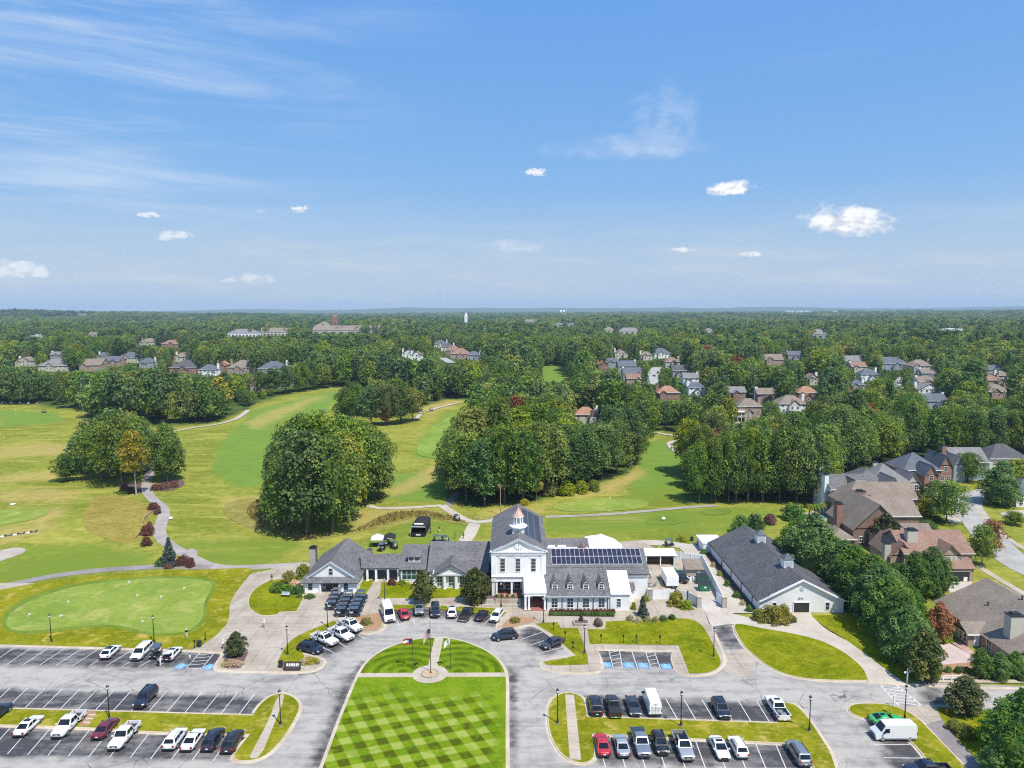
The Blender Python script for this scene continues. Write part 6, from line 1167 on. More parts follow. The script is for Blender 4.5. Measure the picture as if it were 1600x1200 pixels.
for q in [('red', 1466, 1004, 942, 40, 'small tree with red and yellow leaves beside the brick patio'), ('limebush', 1472, 1002, 968, 30, 'yellow green bush under the red patio tree'), ('hedge', 1428, 934, 864, 56, 'left of two dark trees before the brown roofed house'), ('hedge', 1456, 930, 856, 58, 'right of two dark trees before the brown roofed house'), ('magnolia', 1383, 860, 802, 42, 'dark magnolia in front of the steep tan gable'),
          ('rust', 1548, 868, 814, 38, 'orange red street maple beside the estate street'), ('oak', 1534, 884, 822, 40, 'green half of the street maple pair'), ('oak', 1478, 818, 752, 54, 'spreading grey green tree before the tan roofs'), ('magnolia', 1462, 788, 752, 50, 'bronze green tree left of the spreading street tree'), ('yellow', 1447, 806, 780, 26, 'yellow shrub beside the tan roofed house'),
          ('hedge', 1562, 788, 722, 62, 'big round street tree at the bend of the estate street'), ('lime', 1590, 776, 718, 52, 'lime green tree behind the big round street tree'), ('oak', 1512, 752, 708, 46, 'round tree before the pale blue house'), ('oak', 1585, 820, 800, 30, 'small tree on the lawn across the street'),
          ('bush', 1465, 815, 806, 14, 'dark clipped shrub by the tan house drive'), ('green', 1448, 828, 814, 30, 'green shrub before the tan wing'), ('bush', 1330, 888, 864, 34, 'leafy shrub between hedge and brick house'), ('green', 1395, 905, 880, 30, 'green shrub by the brown house chimney'),
          ('bush', 1240, 812, 788, 36, 'round shrub tree at the corner of the pool garden'), ('maroon', 1203, 818, 804, 22, 'reddish round bush on the back lawn by the pool'), ('bush', 1158, 832, 806, 30, 'dark shrub behind the barn gable'), ('bush', 1180, 826, 804, 26, 'second dark shrub behind the barn gable'), ('yellow', 1307, 800, 782, 8, 'thin yellow conifer by the pool wall')]:
    tree_px(*q[:5], q[5], None, True)
for i, (px, py, t_, w_) in enumerate([(1508, 1112, 1058, 62), (1564, 1176, 1098, 66), (1596, 1178, 1080, 84), (1580, 1215, 1130, 70), (1556, 1214, 1160, 50), (1622, 1215, 1110, 80)]):
    tree_px('magnolia' if i == 0 else 'hedge', px, py, t_, w_, ['bronze green tree at the corner of street and trail', 'dark tree overhanging the trail', 'dark tree at the right frame edge above the trail', 'dark tree at the lower right corner', 'low dark tree at the bottom beside the trail', 'dark tree cut by the right frame edge'][i], None, True, .03)
for q in [('hedge', 1532, 1056, 1014, 32, 'pointed evergreen beside the brick house door'), ('hedge', 1562, 1060, 1020, 34, 'middle evergreen under the brick house eave'), ('hedge', 1585, 1056, 1018, 30, 'rightmost evergreen under the brick house eave'), ('bush', 1601, 1062, 1045, 26, 'low shrub at the frame edge by the street walk')]: tree_px(*q[:5], q[5], None, True, .1)
for k in range(7): tree_px('bush', 1482 + k * 14.2, 1050 + k * .6, 1041 + k * .6, 11.5, 'small clipped ball shrub in the row below the patio', 'ball shrubs below the patio', True, .12)
for q in [('limebush', 862, 774, 754, 28, 'bright green bush at the front of the big wood, first from the hall'), ('limebush', 884, 772, 752, 32, 'bright green bush at the front of the big wood, second from the hall'), ('limebush', 908, 769, 752, 28, 'bright green bush at the front of the big wood, third from the hall'), ('limebush', 928, 766, 751, 24, 'bright green bush at the front of the big wood, fourth from the hall'), ('limebush', 1490, 1140, 1124, 22, 'bright weedy bush beside the trail, upper one'), ('limebush', 1508, 1152, 1132, 26, 'bright weedy bush beside the trail, lower one'), ('spruce', 265, 884, 840, 27, 'blue spruce in the bed where the cart paths meet'), ('green', 252, 884, 871, 16, 'green shrub left of the blue spruce'), ('maroon', 286, 883, 868, 20, 'maroon shrub right of the blue spruce'), ('maroon', 298, 886, 872, 14, 'outermost maroon shrub right of the blue spruce'), ('maroon', 264, 888, 880, 12, 'little maroon shrub under the blue spruce'),
          ('maroon', 240, 796, 786, 20, 'upper maroon shrub beside the winding path'), ('maroon', 246, 803, 794, 12, 'small maroon shrub beside the winding path bend'), ('maroon', 230, 836, 821, 18, 'tallest maroon shrub on the dry bank'), ('maroon', 234, 828, 816, 12, 'narrow maroon shrub on the dry bank'), ('maroon', 229, 852, 840, 18, 'lowest maroon shrub at the foot of the dry bank'),
          ('maroon', 195, 766, 757, 12, 'first maroon ball in the left tree bed'), ('maroon', 206, 770, 761, 14, 'second maroon ball in the left tree bed'), ('maroon', 243, 766, 757, 14, 'first maroon ball in the right tree bed'), ('maroon', 256, 765, 754, 16, 'second maroon ball in the right tree bed'), ('maroon', 272, 761, 751, 15, 'third maroon ball in the right tree bed'),
          ('magnolia', 369, 1024, 988, 33, 'clipped magnolia in the bed beside the forecourt'), ('magnolia', 661, 942, 892, 38, 'dark tree in front of the sunroom windows'), ('magnolia', 743, 943, 888, 46, 'dark tree in front of the temple range end'), ('spruce', 1004, 964, 932, 22, 'dark conifer at the corner of the white annex'), ('spruce', 908, 973, 955, 10, 'tiny conifer in the square stone planter'),
          ('hedge', 999, 933, 915, 9, 'narrow upright shrub by the side store'), ('yellow', 1208, 972, 948, 40, 'yellow variegated shrub left half before the barn'), ('yellow', 1186, 970, 952, 24, 'yellow variegated shrub nearest the service drive'), ('yellow', 1224, 968, 946, 24, 'yellow variegated shrub nearest the barn door'), ('yellow', 1056, 946, 925, 28, 'yellow shrub outside the yard fence'), ('limebush', 1073, 952, 938, 20, 'low green shrub outside the yard fence pier'),
          ('limebush', 474, 904, 882, 24, 'tall yellow green shrub at the pavilion corner'), ('yellow', 452, 910, 893, 22, 'yellow shrub on the half moon lawn'), ('petal', 460, 918, 906, 16, 'pale flowering shrub on the half moon lawn'), ('green', 434, 926, 910, 22, 'left dark round shrub by the bench'), ('green', 452, 928, 914, 20, 'middle dark round shrub by the bench'), ('bush', 466, 928, 913, 18, 'right dark round shrub by the bench'),
          ('bush', 468, 934, 928, 10, 'low shrub at the left foot of the pavilion'), ('bush', 484, 935, 928, 16, 'low hedge strip left of the pavilion doors'), ('maroon', 612, 914, 905, 16, 'reddish shrub at the walkway corner'), ('limebush', 628, 914, 906, 14, 'green shrub under the sunroom window'), ('green', 766, 932, 915, 14, 'shrub at the left end of the hall porch'), ('yellow', 572, 976, 966, 20, 'yellow groundcover in the pine straw bed by the trucks'), ('yellow', 805, 972, 965, 18, 'yellow groundcover in the bed beside the white suv'),
          ('yellow', 485, 1036, 1028, 24, 'yellow flowers at the tip of the truck verge'), ('petal', 476, 1038, 1029, 14, 'pink flowers beside the message board'), ('petal', 362, 1040, 1031, 22, 'pink flower bed below the clipped magnolia'), ('straw', 350, 1042, 1034, 12, 'straw coloured flowers at the bed corner'), ('petal', 374, 1041, 1033, 14, 'orange flowers at the right of the magnolia bed'),
          ('straw', 985, 970, 961, 14, 'first straw grass clump by the conifer'), ('straw', 997, 973, 964, 14, 'second straw grass clump by the conifer'), ('straw', 1012, 972, 963, 14, 'third straw grass clump by the conifer'), ('straw', 1024, 972, 963, 12, 'fourth straw grass clump by the conifer'), ('limebush', 1008, 940, 930, 14, 'yellow green shrub by the stone pier'), ('limebush', 990, 953, 941, 9, 'grassy tuft at the annex corner'), ('bush', 1036, 970, 962, 14, 'dark low shrub in the bed of the yard drive'), ('bush', 1050, 968, 960, 12, 'second dark low shrub by the yard drive'),
          ('bush', 1093, 853, 843, 10, 'round shrub at the back of the barn bed'), ('green', 1099, 866, 858, 9, 'small green shrub beside the barn back wall'), ('straw', 1114, 886, 878, 9, 'straw shrub along the barn wall'), ('limebush', 1124, 900, 892, 9, 'lime shrub along the barn wall'), ('green', 1136, 916, 906, 10, 'green shrub half way along the barn wall'), ('bush', 1150, 934, 924, 11, 'dark shrub along the barn wall'), ('straw', 1160, 946, 937, 10, 'straw shrub by the barn front corner'), ('bush', 1170, 956, 946, 11, 'dark shrub at the barn front corner'), ('yellow', 1066, 845, 836, 16, 'yellow green bush by the back cart path'), ('gold', 820, 797, 780, 14, 'little golden bush behind the hall roof'), ('green', 1240, 972, 966, 10, 'tiny shrub by the barn door')]:
    tree_px(*q[:5], q[5], None, True)
for k in range(16):
    f = k / 15; a = GH(862 + 96 * f, 956.6, .13); plant('maroon', a[0], a[1], .7, 1.0, 'maroon shrub of the back row under the dining windows', 'maroon shrubs under the dining windows', z=.1)
    a = GH(861 + 96 * f, 960.6, .13); plant('green', a[0], a[1], .62, 1.0, 'green shrub of the front row under the dining windows', 'green shrubs under the dining windows', z=.1)
for k in range(8): a = GH(776 + k * 4.2, 930, 1.0); plant('petal' if k % 2 else 'green', a[0], a[1] - .6, .6, .75, 'flowering plant in the bed above the terrace wall' if k % 2 else 'leafy plant in the bed above the terrace wall', 'plants on the porch terrace', z=.88)
# palms by the pool
pm = MB(); rs = random.Random(4)
for k in range(16):
    a = k * 2.4; L = .9 + rs.random() * .4; e = .9 - (k / 16) * 1.2; p0 = Vector((0, 0, 0)); dr = Vector((math.cos(a), math.sin(a), 0))
    pts = [p0 + dr * (L * s) + Vector((0, 0, L * (e * s - .9 * s * s))) for s in (0, .4, .75, 1)]; n_ = Vector((-dr.y, dr.x, 0))
    for i in range(3): w0, w1 = (.16, .22, .16, .03)[i], (.16, .22, .16, .03)[i + 1]; pm.add([pts[i] - n_ * w0, pts[i] + n_ * w0, pts[i + 1] + n_ * w1 - Vector((0, 0, .05)), pts[i + 1] - n_ * w1 - Vector((0, 0, .05))], [(0, 1, 2, 3)])
fr = pm.mesh('fronds', M['leaf_lime']); fr.attributes.new('rnd', 'FLOAT', 'POINT')
tk = MB().tube((0, 0, 0), (0.1, 0, 3.6), .22, .16, 8).mesh('trunk', M['bark'])
for i, (px, py) in enumerate([(1264, 808), (1273, 808), (1284, 806), (1294, 804)]):
    x, y = GH(px, py); t_ = thing('palm_tree', 'palm on the pool deck, number %s from the shrub corner' % ('one', 'two', 'three', 'four')[i], 'palm', (x, y, H(x, y)), i * .8, 'palms by the pool'); o = obj('fronds', fr, t_, (.1, 0, 3.6), 0, (1.5, 1.5, 1.3)); obj('trunk', tk, t_)
x, y = GH(1270, 806); pool = structure(drape('pool_deck', wp([(1242, 814), (1256, 800), (1300, 797), (1306, 812), (1290, 816)], 1), M['concrete'], .05)); structure(drape('pool', wp([(1268, 811), (1276, 806), (1298, 806), (1294, 811)], 2), M['pool_water'], .07))
# reeds in the dry ditch, past counting
rb = MB(); rs = np.random.RandomState(8)
RP = wp([(405, 778), (430, 790), (470, 832), (520, 838), (560, 828), (600, 803), (660, 798), (690, 804), (735, 818), (700, 814), (650, 806), (600, 820), (540, 834), (470, 844), (410, 828), (380, 800)], 1)
xs, ys_ = [q[0] for q in RP], [q[1] for q in RP]; gx = rs.uniform(min(xs), max(xs), 16000); gy = rs.uniform(min(ys_), max(ys_), 16000); ok = inside(RP, gx, gy)
for x, y in zip(gx[ok], gy[ok]):
    a = rs.rand() * 3.14; h_ = .25 + .6 * rs.rand(); z = H(x, y); c, s = .26 * math.cos(a), .16 * math.sin(a); lx, ly = rs.randn() * .2, rs.randn() * .2
    rb.add([(x - c, y - s, z), (x + c, y + s, z), (x + c * .4 + lx, y + s * .4 + ly, z + h_), (x - c * .4 + lx, y - s * .4 + ly, z + h_ * .9)], [(0, 1, 2, 3)])
me = rb.mesh('reeds', M['leaf_reed']); me.attributes.new('rnd', 'FLOAT', 'POINT').data.foreach_set('value', np.repeat(rs.rand(len(me.vertices) // 4), 4).astype(np.float32)); obj('reeds', me)['kind'] = 'stuff'

# --- the woods: a spaced scatter that leaves houses, streets and fairways in view
MK = np.zeros((1000, 1900), np.float32)          # farthest distance that must stay visible, per photograph pixel (offset 150)
def keep_box(b, d): MK[max(0, int(b[1])):max(0, int(b[3]) + 1), max(0, int(b[0]) + 150):max(0, int(b[2]) + 151)] = np.maximum(MK[max(0, int(b[1])):max(0, int(b[3]) + 1), max(0, int(b[0]) + 150):max(0, int(b[2]) + 151)], d)
for b, d in KEEP: keep_box(b, d)
yy, xx = np.mgrid[0:1000, -150:1750]
def keep_poly(poly, d=None):
    k = inside(poly, xx + .5, yy + .5)
    dd = (d if d else np.maximum(60, 60 * F / np.maximum(8, yy - 484) * .80)); MK[k] = np.maximum(MK, dd)[k]
for q in OPEN_SPOTS: keep_poly(q)
for q in [[(1366, 642), (1374, 626), (1388, 612), (1402, 602), (1410, 588), (1418, 590), (1416, 604), (1398, 622), (1382, 642)], [(1014, 606), (1014, 588), (1022, 574), (1034, 576), (1024, 592), (1026, 606)], [(1122, 650), (1134, 648), (1158, 664), (1166, 676), (1180, 672), (1200, 676), (1170, 684), (1156, 690), (1148, 672)], [(684, 558), (700, 556), (716, 566), (704, 572)], [(1090, 625), (1110, 622), (1120, 632), (1100, 640)], [(1404, 605), (1420, 598), (1422, 612), (1408, 614)], [(1030, 578), (1046, 580), (1052, 590), (1034, 592)], [(1012, 676), (1100, 686), (1110, 684), (1110, 692), (1060, 690), (1012, 690)], [(370, 600), (396, 596), (398, 604), (372, 608)]]: keep_poly(q)
keep_poly([(-150, 633), (40, 634), (95, 641), (95, 1000), (-150, 1000)]); keep_poly([(392, 634), (440, 619), (520, 606), (520, 660), (392, 660)]); keep_poly([(665, 640), (690, 630), (760, 628), (735, 650), (665, 700)]); keep_poly([(1010, 690), (1060, 692), (1068, 720), (1064, 776), (1000, 780), (1000, 720)])
def crown_ok(px, top, bot, w_, d):
    c = max(1.0, w_ / 2)
    for f, g in ((.05, .35), (.2, .7), (.45, .9), (.7, .9)):
        r = int(top + (bot - top) * f)
        if r < 0 or r >= 1000: continue
        a, b = int(px - c * g) + 150, int(px + c * g) + 151
        if b <= 0 or a >= 1900: continue
        if (MK[r, max(0, a):b] > d).any(): return False
    return True
cand = []
y = 205.0
while y < 1500:
    sp_m = 8.2 if y < 420 else 9.0 if y < 800 else 11.0
    n = int(2 * (y * .80 + 60) / sp_m); x0 = -(y * .80 + 60)
    for i in range(n):
        x = x0 + (i + TR.rand() * .9) * sp_m; yy_ = y + (TR.rand() - .5) * sp_m * 1.1; z = H(x, yy_); px, py = P2(x, yy_, z)
        if -140 < px < 1740: cand.append((x, yy_, z, px, py))
    y += sp_m * .92
cx_, cy_ = np.array([c[3] for c in cand]), np.array([c[4] for c in cand]); inw = inside(WOOD, cx_, cy_)
for q in OPEN_SPOTS: inw &= ~inside(q, cx_, cy_)
FOOT = []
for (b, d) in KEEP: pass
hs = [(o.location.x, o.location.y) for o in bpy.data.objects if o.get('category') in ('house', 'building')]
HA = np.array(hs); BA = np.array(BLOCK)
roads = [q for q in [[(1360, 644), (1372, 624), (1392, 608), (1404, 588), (1420, 588), (1412, 606), (1384, 644)], [(1012, 608), (1012, 574), (1036, 574), (1028, 608)], [(1122, 652), (1150, 656), (1168, 672), (1164, 696), (1150, 690)], [(684, 556), (714, 564), (704, 572)], [(995, 670), (1112, 682), (1116, 694), (1108, 728), (1040, 706), (995, 684)]]]
for q in roads: inw &= ~inside(q, cx_, cy_)
good = []
for (x, y, z, px, py), k in zip(cand, inw):
    if not k: continue
    d2 = np.abs(HA[:, 0] - x) - 9, (y - HA[:, 1])
    if ((d2[0] < 0) & (d2[1] > -4) & (d2[1] < 17)).any(): continue
    if (np.hypot(BA[:, 0] - x, BA[:, 1] - y) < np.minimum(BA[:, 2] * .8, 5)).any(): continue
    patch = noise.noise((x / 70, y / 70, 4.4)); u = TR.rand()
    kd = 'pine' if patch > .22 and u < .6 else 'dark' if u < .34 else 'lime' if u > .84 else 'oak'
    if u > .985: kd = 'gold' if TR.rand() < .65 else 'rust'
    h_ = 15 + 8 * TR.rand() + 4 * patch + (3 if kd == 'pine' else 0); asp = {'oak': .62, 'dark': .52, 'lime': .58, 'pine': .36, 'gold': .46, 'rust': .5}[kd]
    while True:
        w_ = max(h_ * asp * (.9 + .3 * TR.rand()), 4.0); top = P2(x, y, z + h_)[1]; wpx = w_ * F / y
        if crown_ok(px, top, py, wpx, y): break
        h_ *= .84
        if h_ < 3.2: break
    if h_ >= 3.2: good.append((x, y, z, h_, w_, kd, px, h_ * w_ / y / y))
good.sort(key=lambda g: -g[7])
room = max(0, 296 - sum(1 for o in bpy.data.objects if o.get('category') == 'tree'))
KN = {'oak': 'round green tree', 'dark': 'upright dark tree', 'lime': 'yellowish green tree', 'pine': 'tall dark pine', 'gold': 'golden autumn tree', 'rust': 'russet autumn tree'}
def region(px, y):
    dp = 'front edge' if y < 300 else 'middle' if y < 370 else 'deep part'
    if px < 400:
        sd = 'outer left' if px < 90 else 'left' if px < 200 else 'right' if px < 310 else 'far right'
        return 'in the %s of the tree belt beyond the driving range' % sd if y < 480 else 'round the %s of the left houses' % sd
    if px < 700: return 'beyond the left fairway, %s' % ('left of the small clump' if px < 530 else 'behind the small clump' if px < 620 else 'right of the small clump')
    if px < 1010: return 'above the middle fairway, %s' % ('left of the hall cupola' if px < 800 else 'above the solar wing' if px < 900 else 'by the lone orange roof')
    if y < 430: return 'in the %s of the wood, above %s' % (dp, 'the service yard' if px < 1110 else 'the barn' if px < 1240 else 'the barn hedge' if px < 1330 else 'the tan roofed houses' if px < 1440 else 'the street bend' if px < 1560 else 'the frame edge')
    return 'in the woods round %s' % ('the upper cul de sac' if px < 1130 else 'the decked house' if px < 1290 else 'the right street' if px < 1480 else 'the far right houses')
for g in good[:room]:
    kl = KN[g[5]]; rg = region(g[6], g[1]); plant(g[5], g[0], g[1], g[3], g[4], kl + ' ' + rg, kl + 's ' + rg, 'tree', g[1] < 330, g[2])
# all the rest of the woods, as one mass
rest = [(g[0], g[1], g[2] - .3, g[4], g[3], g[5]) for g in good[room:]]
far = []; y = 1500.0
while y < 7600:
    sp_m = 13 + (y - 1500) * .0075; n = int(2 * (y * .78 + 120) / sp_m); x0 = -(y * .78 + 120)
    for i in range(n):
        x = x0 + (i + TR.rand()) * sp_m; y2 = y + (TR.rand() - .5) * sp_m; clr = noise.noise((x / 420, y2 / 300, 12.0))
        if clr < -.47: continue
        z = H(x, y2); h_ = 13 + 11 * TR.rand() + 6 * noise.noise((x / 190, y2 / 260, 2)); px, py = P2(x, y2, z)
        if -160 < px < 1760:
            k = 0
            while not crown_ok(px, P2(x, y2, z + h_)[1], py, sp_m * F / y2, y2) and k < 6: h_ *= .8; k += 1
            if k < 6: far.append((x, y2, z - 1, sp_m * (1.0 + .3 * TR.rand()), h_, ('oak', 'dark', 'lime')[TR.randint(3)] if noise.noise((x / 240, y2 / 420, 31)) < .05 + .3 * (TR.rand() - .5) else ('pine', 'dark', 'dark')[TR.randint(3)]))
    y += sp_m * .95
allp = rest + far; order = ['oak', 'dark', 'lime', 'pine', 'gold', 'rust']
LOW = {}
for k, (mat, env, zb, asp) in {'oak': ('leaf_oak', env_oak, .12, .75), 'dark': ('leaf_dark', env_tall, .12, .6), 'lime': ('leaf_lime', env_oak, .12, .65), 'pine': ('leaf_pine', env_tall, .3, .45), 'gold': ('leaf_gold', env_tall, .25, .5), 'rust': ('leaf_rust', env_tall, .2, .5)}.items():
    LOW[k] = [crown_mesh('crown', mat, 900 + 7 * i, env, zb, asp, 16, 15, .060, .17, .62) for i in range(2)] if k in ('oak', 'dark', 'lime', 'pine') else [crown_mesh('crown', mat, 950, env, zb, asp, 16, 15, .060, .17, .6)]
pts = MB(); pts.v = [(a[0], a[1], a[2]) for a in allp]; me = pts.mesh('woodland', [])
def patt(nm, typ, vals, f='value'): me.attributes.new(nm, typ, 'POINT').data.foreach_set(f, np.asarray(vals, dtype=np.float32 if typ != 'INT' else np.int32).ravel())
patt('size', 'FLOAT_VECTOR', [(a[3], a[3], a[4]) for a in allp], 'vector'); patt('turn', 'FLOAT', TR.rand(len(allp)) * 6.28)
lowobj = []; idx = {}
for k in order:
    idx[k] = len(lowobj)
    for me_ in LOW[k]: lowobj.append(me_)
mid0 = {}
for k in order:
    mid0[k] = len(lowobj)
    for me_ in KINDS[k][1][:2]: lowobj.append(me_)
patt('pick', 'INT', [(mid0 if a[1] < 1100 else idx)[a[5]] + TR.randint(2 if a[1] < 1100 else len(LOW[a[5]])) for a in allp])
tree = bpy.data.node_groups.new('woodland', 'GeometryNodeTree'); tree.interface.new_socket('Geometry', in_out='INPUT', socket_type='NodeSocketGeometry'); tree.interface.new_socket('Geometry', in_out='OUTPUT', socket_type='NodeSocketGeometry')
g = NT(tree); gi = g.n('NodeGroupInput'); go = g.n('NodeGroupOutput')
g2i = g.n('GeometryNodeGeometryToInstance')
def named(nm, typ): nd = g.n('GeometryNodeInputNamedAttribute', data_type=typ); nd.inputs[0].default_value = nm; return [o for o in nd.outputs if o.enabled][0]
src = bpy.data.collections.new('woodland_crowns')
for i, me_ in enumerate(lowobj): o = bpy.data.objects.new('crown_source_%02d' % i, me_); src.objects.link(o)
ci_ = g.n('GeometryNodeCollectionInfo'); ci_.inputs['Collection'].default_value = src; ci_.inputs['Separate Children'].default_value = True; ci_.inputs['Reset Children'].default_value = True
ip = g.n('GeometryNodeInstanceOnPoints'); mp = g.n('GeometryNodeMeshToPoints'); g.put(mp.inputs[0], gi.outputs[0]); g.put(ip.inputs['Points'], mp.outputs[0]); g.put(ip.inputs['Instance'], ci_.outputs[0]); ip.inputs['Pick Instance'].default_value = True
g.put(ip.inputs['Instance Index'], named('pick', 'INT')); g.put(ip.inputs['Scale'], named('size', 'FLOAT_VECTOR'))
cx3 = g.n('ShaderNodeCombineXYZ'); g.put(cx3.inputs[2], named('turn', 'FLOAT')); er = g.n('FunctionNodeEulerToRotation'); g.put(er.inputs[0], cx3.outputs[0]); g.put(ip.inputs['Rotation'], er.outputs[0]); g.put(go.inputs[0], ip.outputs[0])
wo = obj('woodland', me); wo['kind'] = 'stuff'; mod = wo.modifiers.new('woodland', 'NODES'); mod.node_group = tree
print('TREES individual', NT_[0], 'room', room, 'mass', len(rest), len(far))
# ------------------------------------------------------------------ vehicles
def bil(q, u, v):
    a, b, c, d = (Vector(k) for k in q); return a * (1 - u) * (1 - v) + b * u * (1 - v) + c * u * v + d * (1 - u) * v
def pane_on(q, u0, u1, v0, v1, off=.014):
    """a thin pane set just proud of a body face"""
    p = [bil(q, u0, v0), bil(q, u1, v0), bil(q, u1, v1), bil(q, u0, v1)]; n = (p[1] - p[0]).cross(p[3] - p[0]).normalized() * off
    return MB().slab([k + n for k in p], .03)
CARS = {}
SPEC = {  # length, width, height, belt, hood, deck, windscreen foot and head, roof rear, rear glass foot (x forward of centre), wheel radius, axle x front, rear
    'sedan': (4.85, 1.86, 1.45, .93, .88, .98, 1.22, .22, -.78, -1.82, .33, 1.45, -1.40), 'hatch': (4.5, 1.84, 1.50, .98, .92, 1.02, 1.22, .30, -1.25, -2.05, .34, 1.35, -1.30),
    'suv': (4.8, 1.92, 1.72, 1.08, 1.02, 1.06, 1.28, .42, -1.70, -2.22, .37, 1.42, -1.40), 'bigsuv': (5.25, 2.03, 1.92, 1.20, 1.14, 1.18, 1.22, .70, -2.15, -2.48, .41, 1.58, -1.52),
    'minivan': (5.15, 2.0, 1.76, 1.08, 1.00, 1.06, 1.55, .75, -2.10, -2.42, .35, 1.55, -1.50), 'jeep': (4.3, 1.88, 1.85, 1.18, 1.12, 1.15, .72, .48, -1.80, -1.95, .42, 1.30, -1.25),
    'coupe': (4.75, 1.92, 1.38, .93, .90, 1.02, .95, -.05, -.95, -2.0, .36, 1.42, -1.38), 'pickup': (5.9, 2.03, 1.94, 1.20, 1.14, 1.20, 1.30, .68, -.62, -.95, .42, 1.85, -1.80)}
def car_proto(k):
    L, Wd, Hh, belt, hood, deck, wb, wt, rt, rb, wr, xf, xr = SPEC[k]; w = Wd / 2; P_ = {}
    def ring(x, hw, zb, zt): return [(x, -hw * w * .93, zb), (x, hw * w * .93, zb), (x, hw * w, zb + (zt - zb) * .38), (x, hw * w * .975, zt - .10), (x, hw * w * .87, zt), (x, -hw * w * .87, zt), (x, -hw * w * .975, zt - .10), (x, -hw * w, zb + (zt - zb) * .38)]
    body = MB(); bed = k == 'pickup'; back = -L / 2
    if bed: st = [(rb - .08, 1, .40, belt), (0, 1, .34, belt)]
    else: st = [(back, .84, .42, deck - .22), (back + .10, .95, .32, deck - .05), (rb + .05, .99, .26, deck), (rb + .6, 1, .24, belt), (0, 1, .24, belt)]
    zlo = .34 if k in ('pickup', 'jeep', 'bigsuv') else .24
    st += [(wb, 1, zlo, belt), (wb + .35, .99, zlo, hood + .03), (L / 2 - .55, .97, zlo, hood), (L / 2 - .14, .92, zlo + .06, hood - .09), (L / 2, .80, zlo + .16, hood - .26)]
    lower = MB().loft([ring(*s) for s in st])
    if bed:
        x1, x0 = rb - .09, back + .02
        body.box(x0, x1, -w * .97, -w * .97 + .1, .52, 1.16); body.box(x0, x1, w * .97 - .1, w * .97, .52, 1.16); body.box(x0 - .02, x0 + .07, -w * .97 + .005, w * .97 - .005, .55, 1.14); body.box(x0 + .08, x1, -w * .95, w * .95, .50, .66)
        P_['bed_liner'] = (MB().box(x0 + .08, x1 - .01, -w * .97 + .11, w * .97 - .11, .665, .70).box(x1 - .05, x1 - .01, -w * .97 + .11, w * .97 - .11, .70, 1.15), 'bed_liner')
    bq = .93 * w; tq = .75 * w; zb = belt - .03
    B = [(rb, -bq, zb), (wb, -bq, zb), (wb, bq, zb), (rb, bq, zb)]; T = [(rt, -tq, Hh - .07), (wt, -tq, Hh - .07), (wt, tq, Hh - .07), (rt, tq, Hh - .07)]
    T2 = [(rt + .1, -tq + .1, Hh), (wt - .14, -tq + .1, Hh), (wt - .14, tq - .1, Hh), (rt + .1, tq - .1, Hh)]
    cab = MB().loft([B, T, T2]); P_['body'] = (round_body(lower, body, cab), 0)
    P_['windscreen'] = (pane_on([B[1], B[2], T[2], T[1]], .06, .94, .10, .93), 'car_glass'); P_['rear_window'] = (pane_on([B[3], B[0], T[0], T[3]], .09, .91, .18 if k not in ('pickup', 'jeep') else .12, .9), 'car_glass')
    sides = []
    cut = [(.05, .30), (.33, .60), (.63, .93)] if k in ('suv', 'bigsuv', 'minivan', 'jeep') else [(.10, .48), (.52, .90)]
    for q in ([B[0], B[1], T[1], T[0]], [B[2], B[3], T[3], T[2]]):
        for (a, b) in cut:
            aa, bb = (a, b) if q[0] == B[0] else (1 - b, 1 - a); sides.append(pane_on(q, aa, bb, .14, .88))
    P_['side_window'] = [(s, 'car_glass') for s in sides]
    zl = hood - .26
    P_['headlight'] = [(MB().hexa([(L / 2 - .26, s * w * .90 - .02, zl - .08), (L / 2 - .03, s * w * .56, zl - .08), (L / 2 - .03, s * w * .80, zl - .08), (L / 2 - .2, s * w * .93, zl - .08)] if s > 0 else [(L / 2 - .2, s * w * .93, zl - .08), (L / 2 - .03, s * w * .80, zl - .08), (L / 2 - .03, s * w * .56, zl - .08), (L / 2 - .26, s * w * .90 + .02, zl - .08)],
                                 [(L / 2 - .26, s * w * .90 - .02, zl + .09), (L / 2 - .05, s * w * .56, zl + .07), (L / 2 - .05, s * w * .80, zl + .07), (L / 2 - .2, s * w * .93, zl + .09)] if s > 0 else [(L / 2 - .2, s * w * .93, zl + .09), (L / 2 - .05, s * w * .80, zl + .07), (L / 2 - .05, s * w * .56, zl + .07), (L / 2 - .26, s * w * .90 + .02, zl + .09)]), 'headlamp') for s in (-1, 1)]
    tz = (.82, 1.12) if bed else (deck - .30, deck - .09)
    P_['tail_light'] = [(MB().box(back - .02, back + .14, s * w * (.80 if bed else .60) - (.0 if s > 0 else .0), s * w * (.98 if bed else .90), tz[0], tz[1]), 'tail_lamp') for s in (-1, 1)]
    P_['grille'] = (MB().box(L / 2 - .06, L / 2 + .012, -w * .50, w * .50, zl - .20, zl + .05), 'dark_plastic'); P_['front_bumper'] = (MB().box(L / 2 - .16, L / 2 + .03, -w * .76, w * .76, zlo + .06, zlo + .24), 'dark_plastic')
    P_['rear_bumper'] = (MB().box(back - .05, back + .10, -w * .84, w * .84, .40, .56), 'chrome' if bed else 'dark_plastic'); P_['number_plate'] = (MB().box(back - .065, back - .05, -.17, .17, .60 if not bed else .42, .74 if not bed else .55), 'white_paint')
    P_['mirror'] = [(MB().box(wb - .30, wb - .12, s * (w * .98) if s > 0 else -w * .98 - .2, s * (w * .98) + .2 if s > 0 else -w * .98, belt + .0, belt + .15), 0) for s in (-1, 1)]
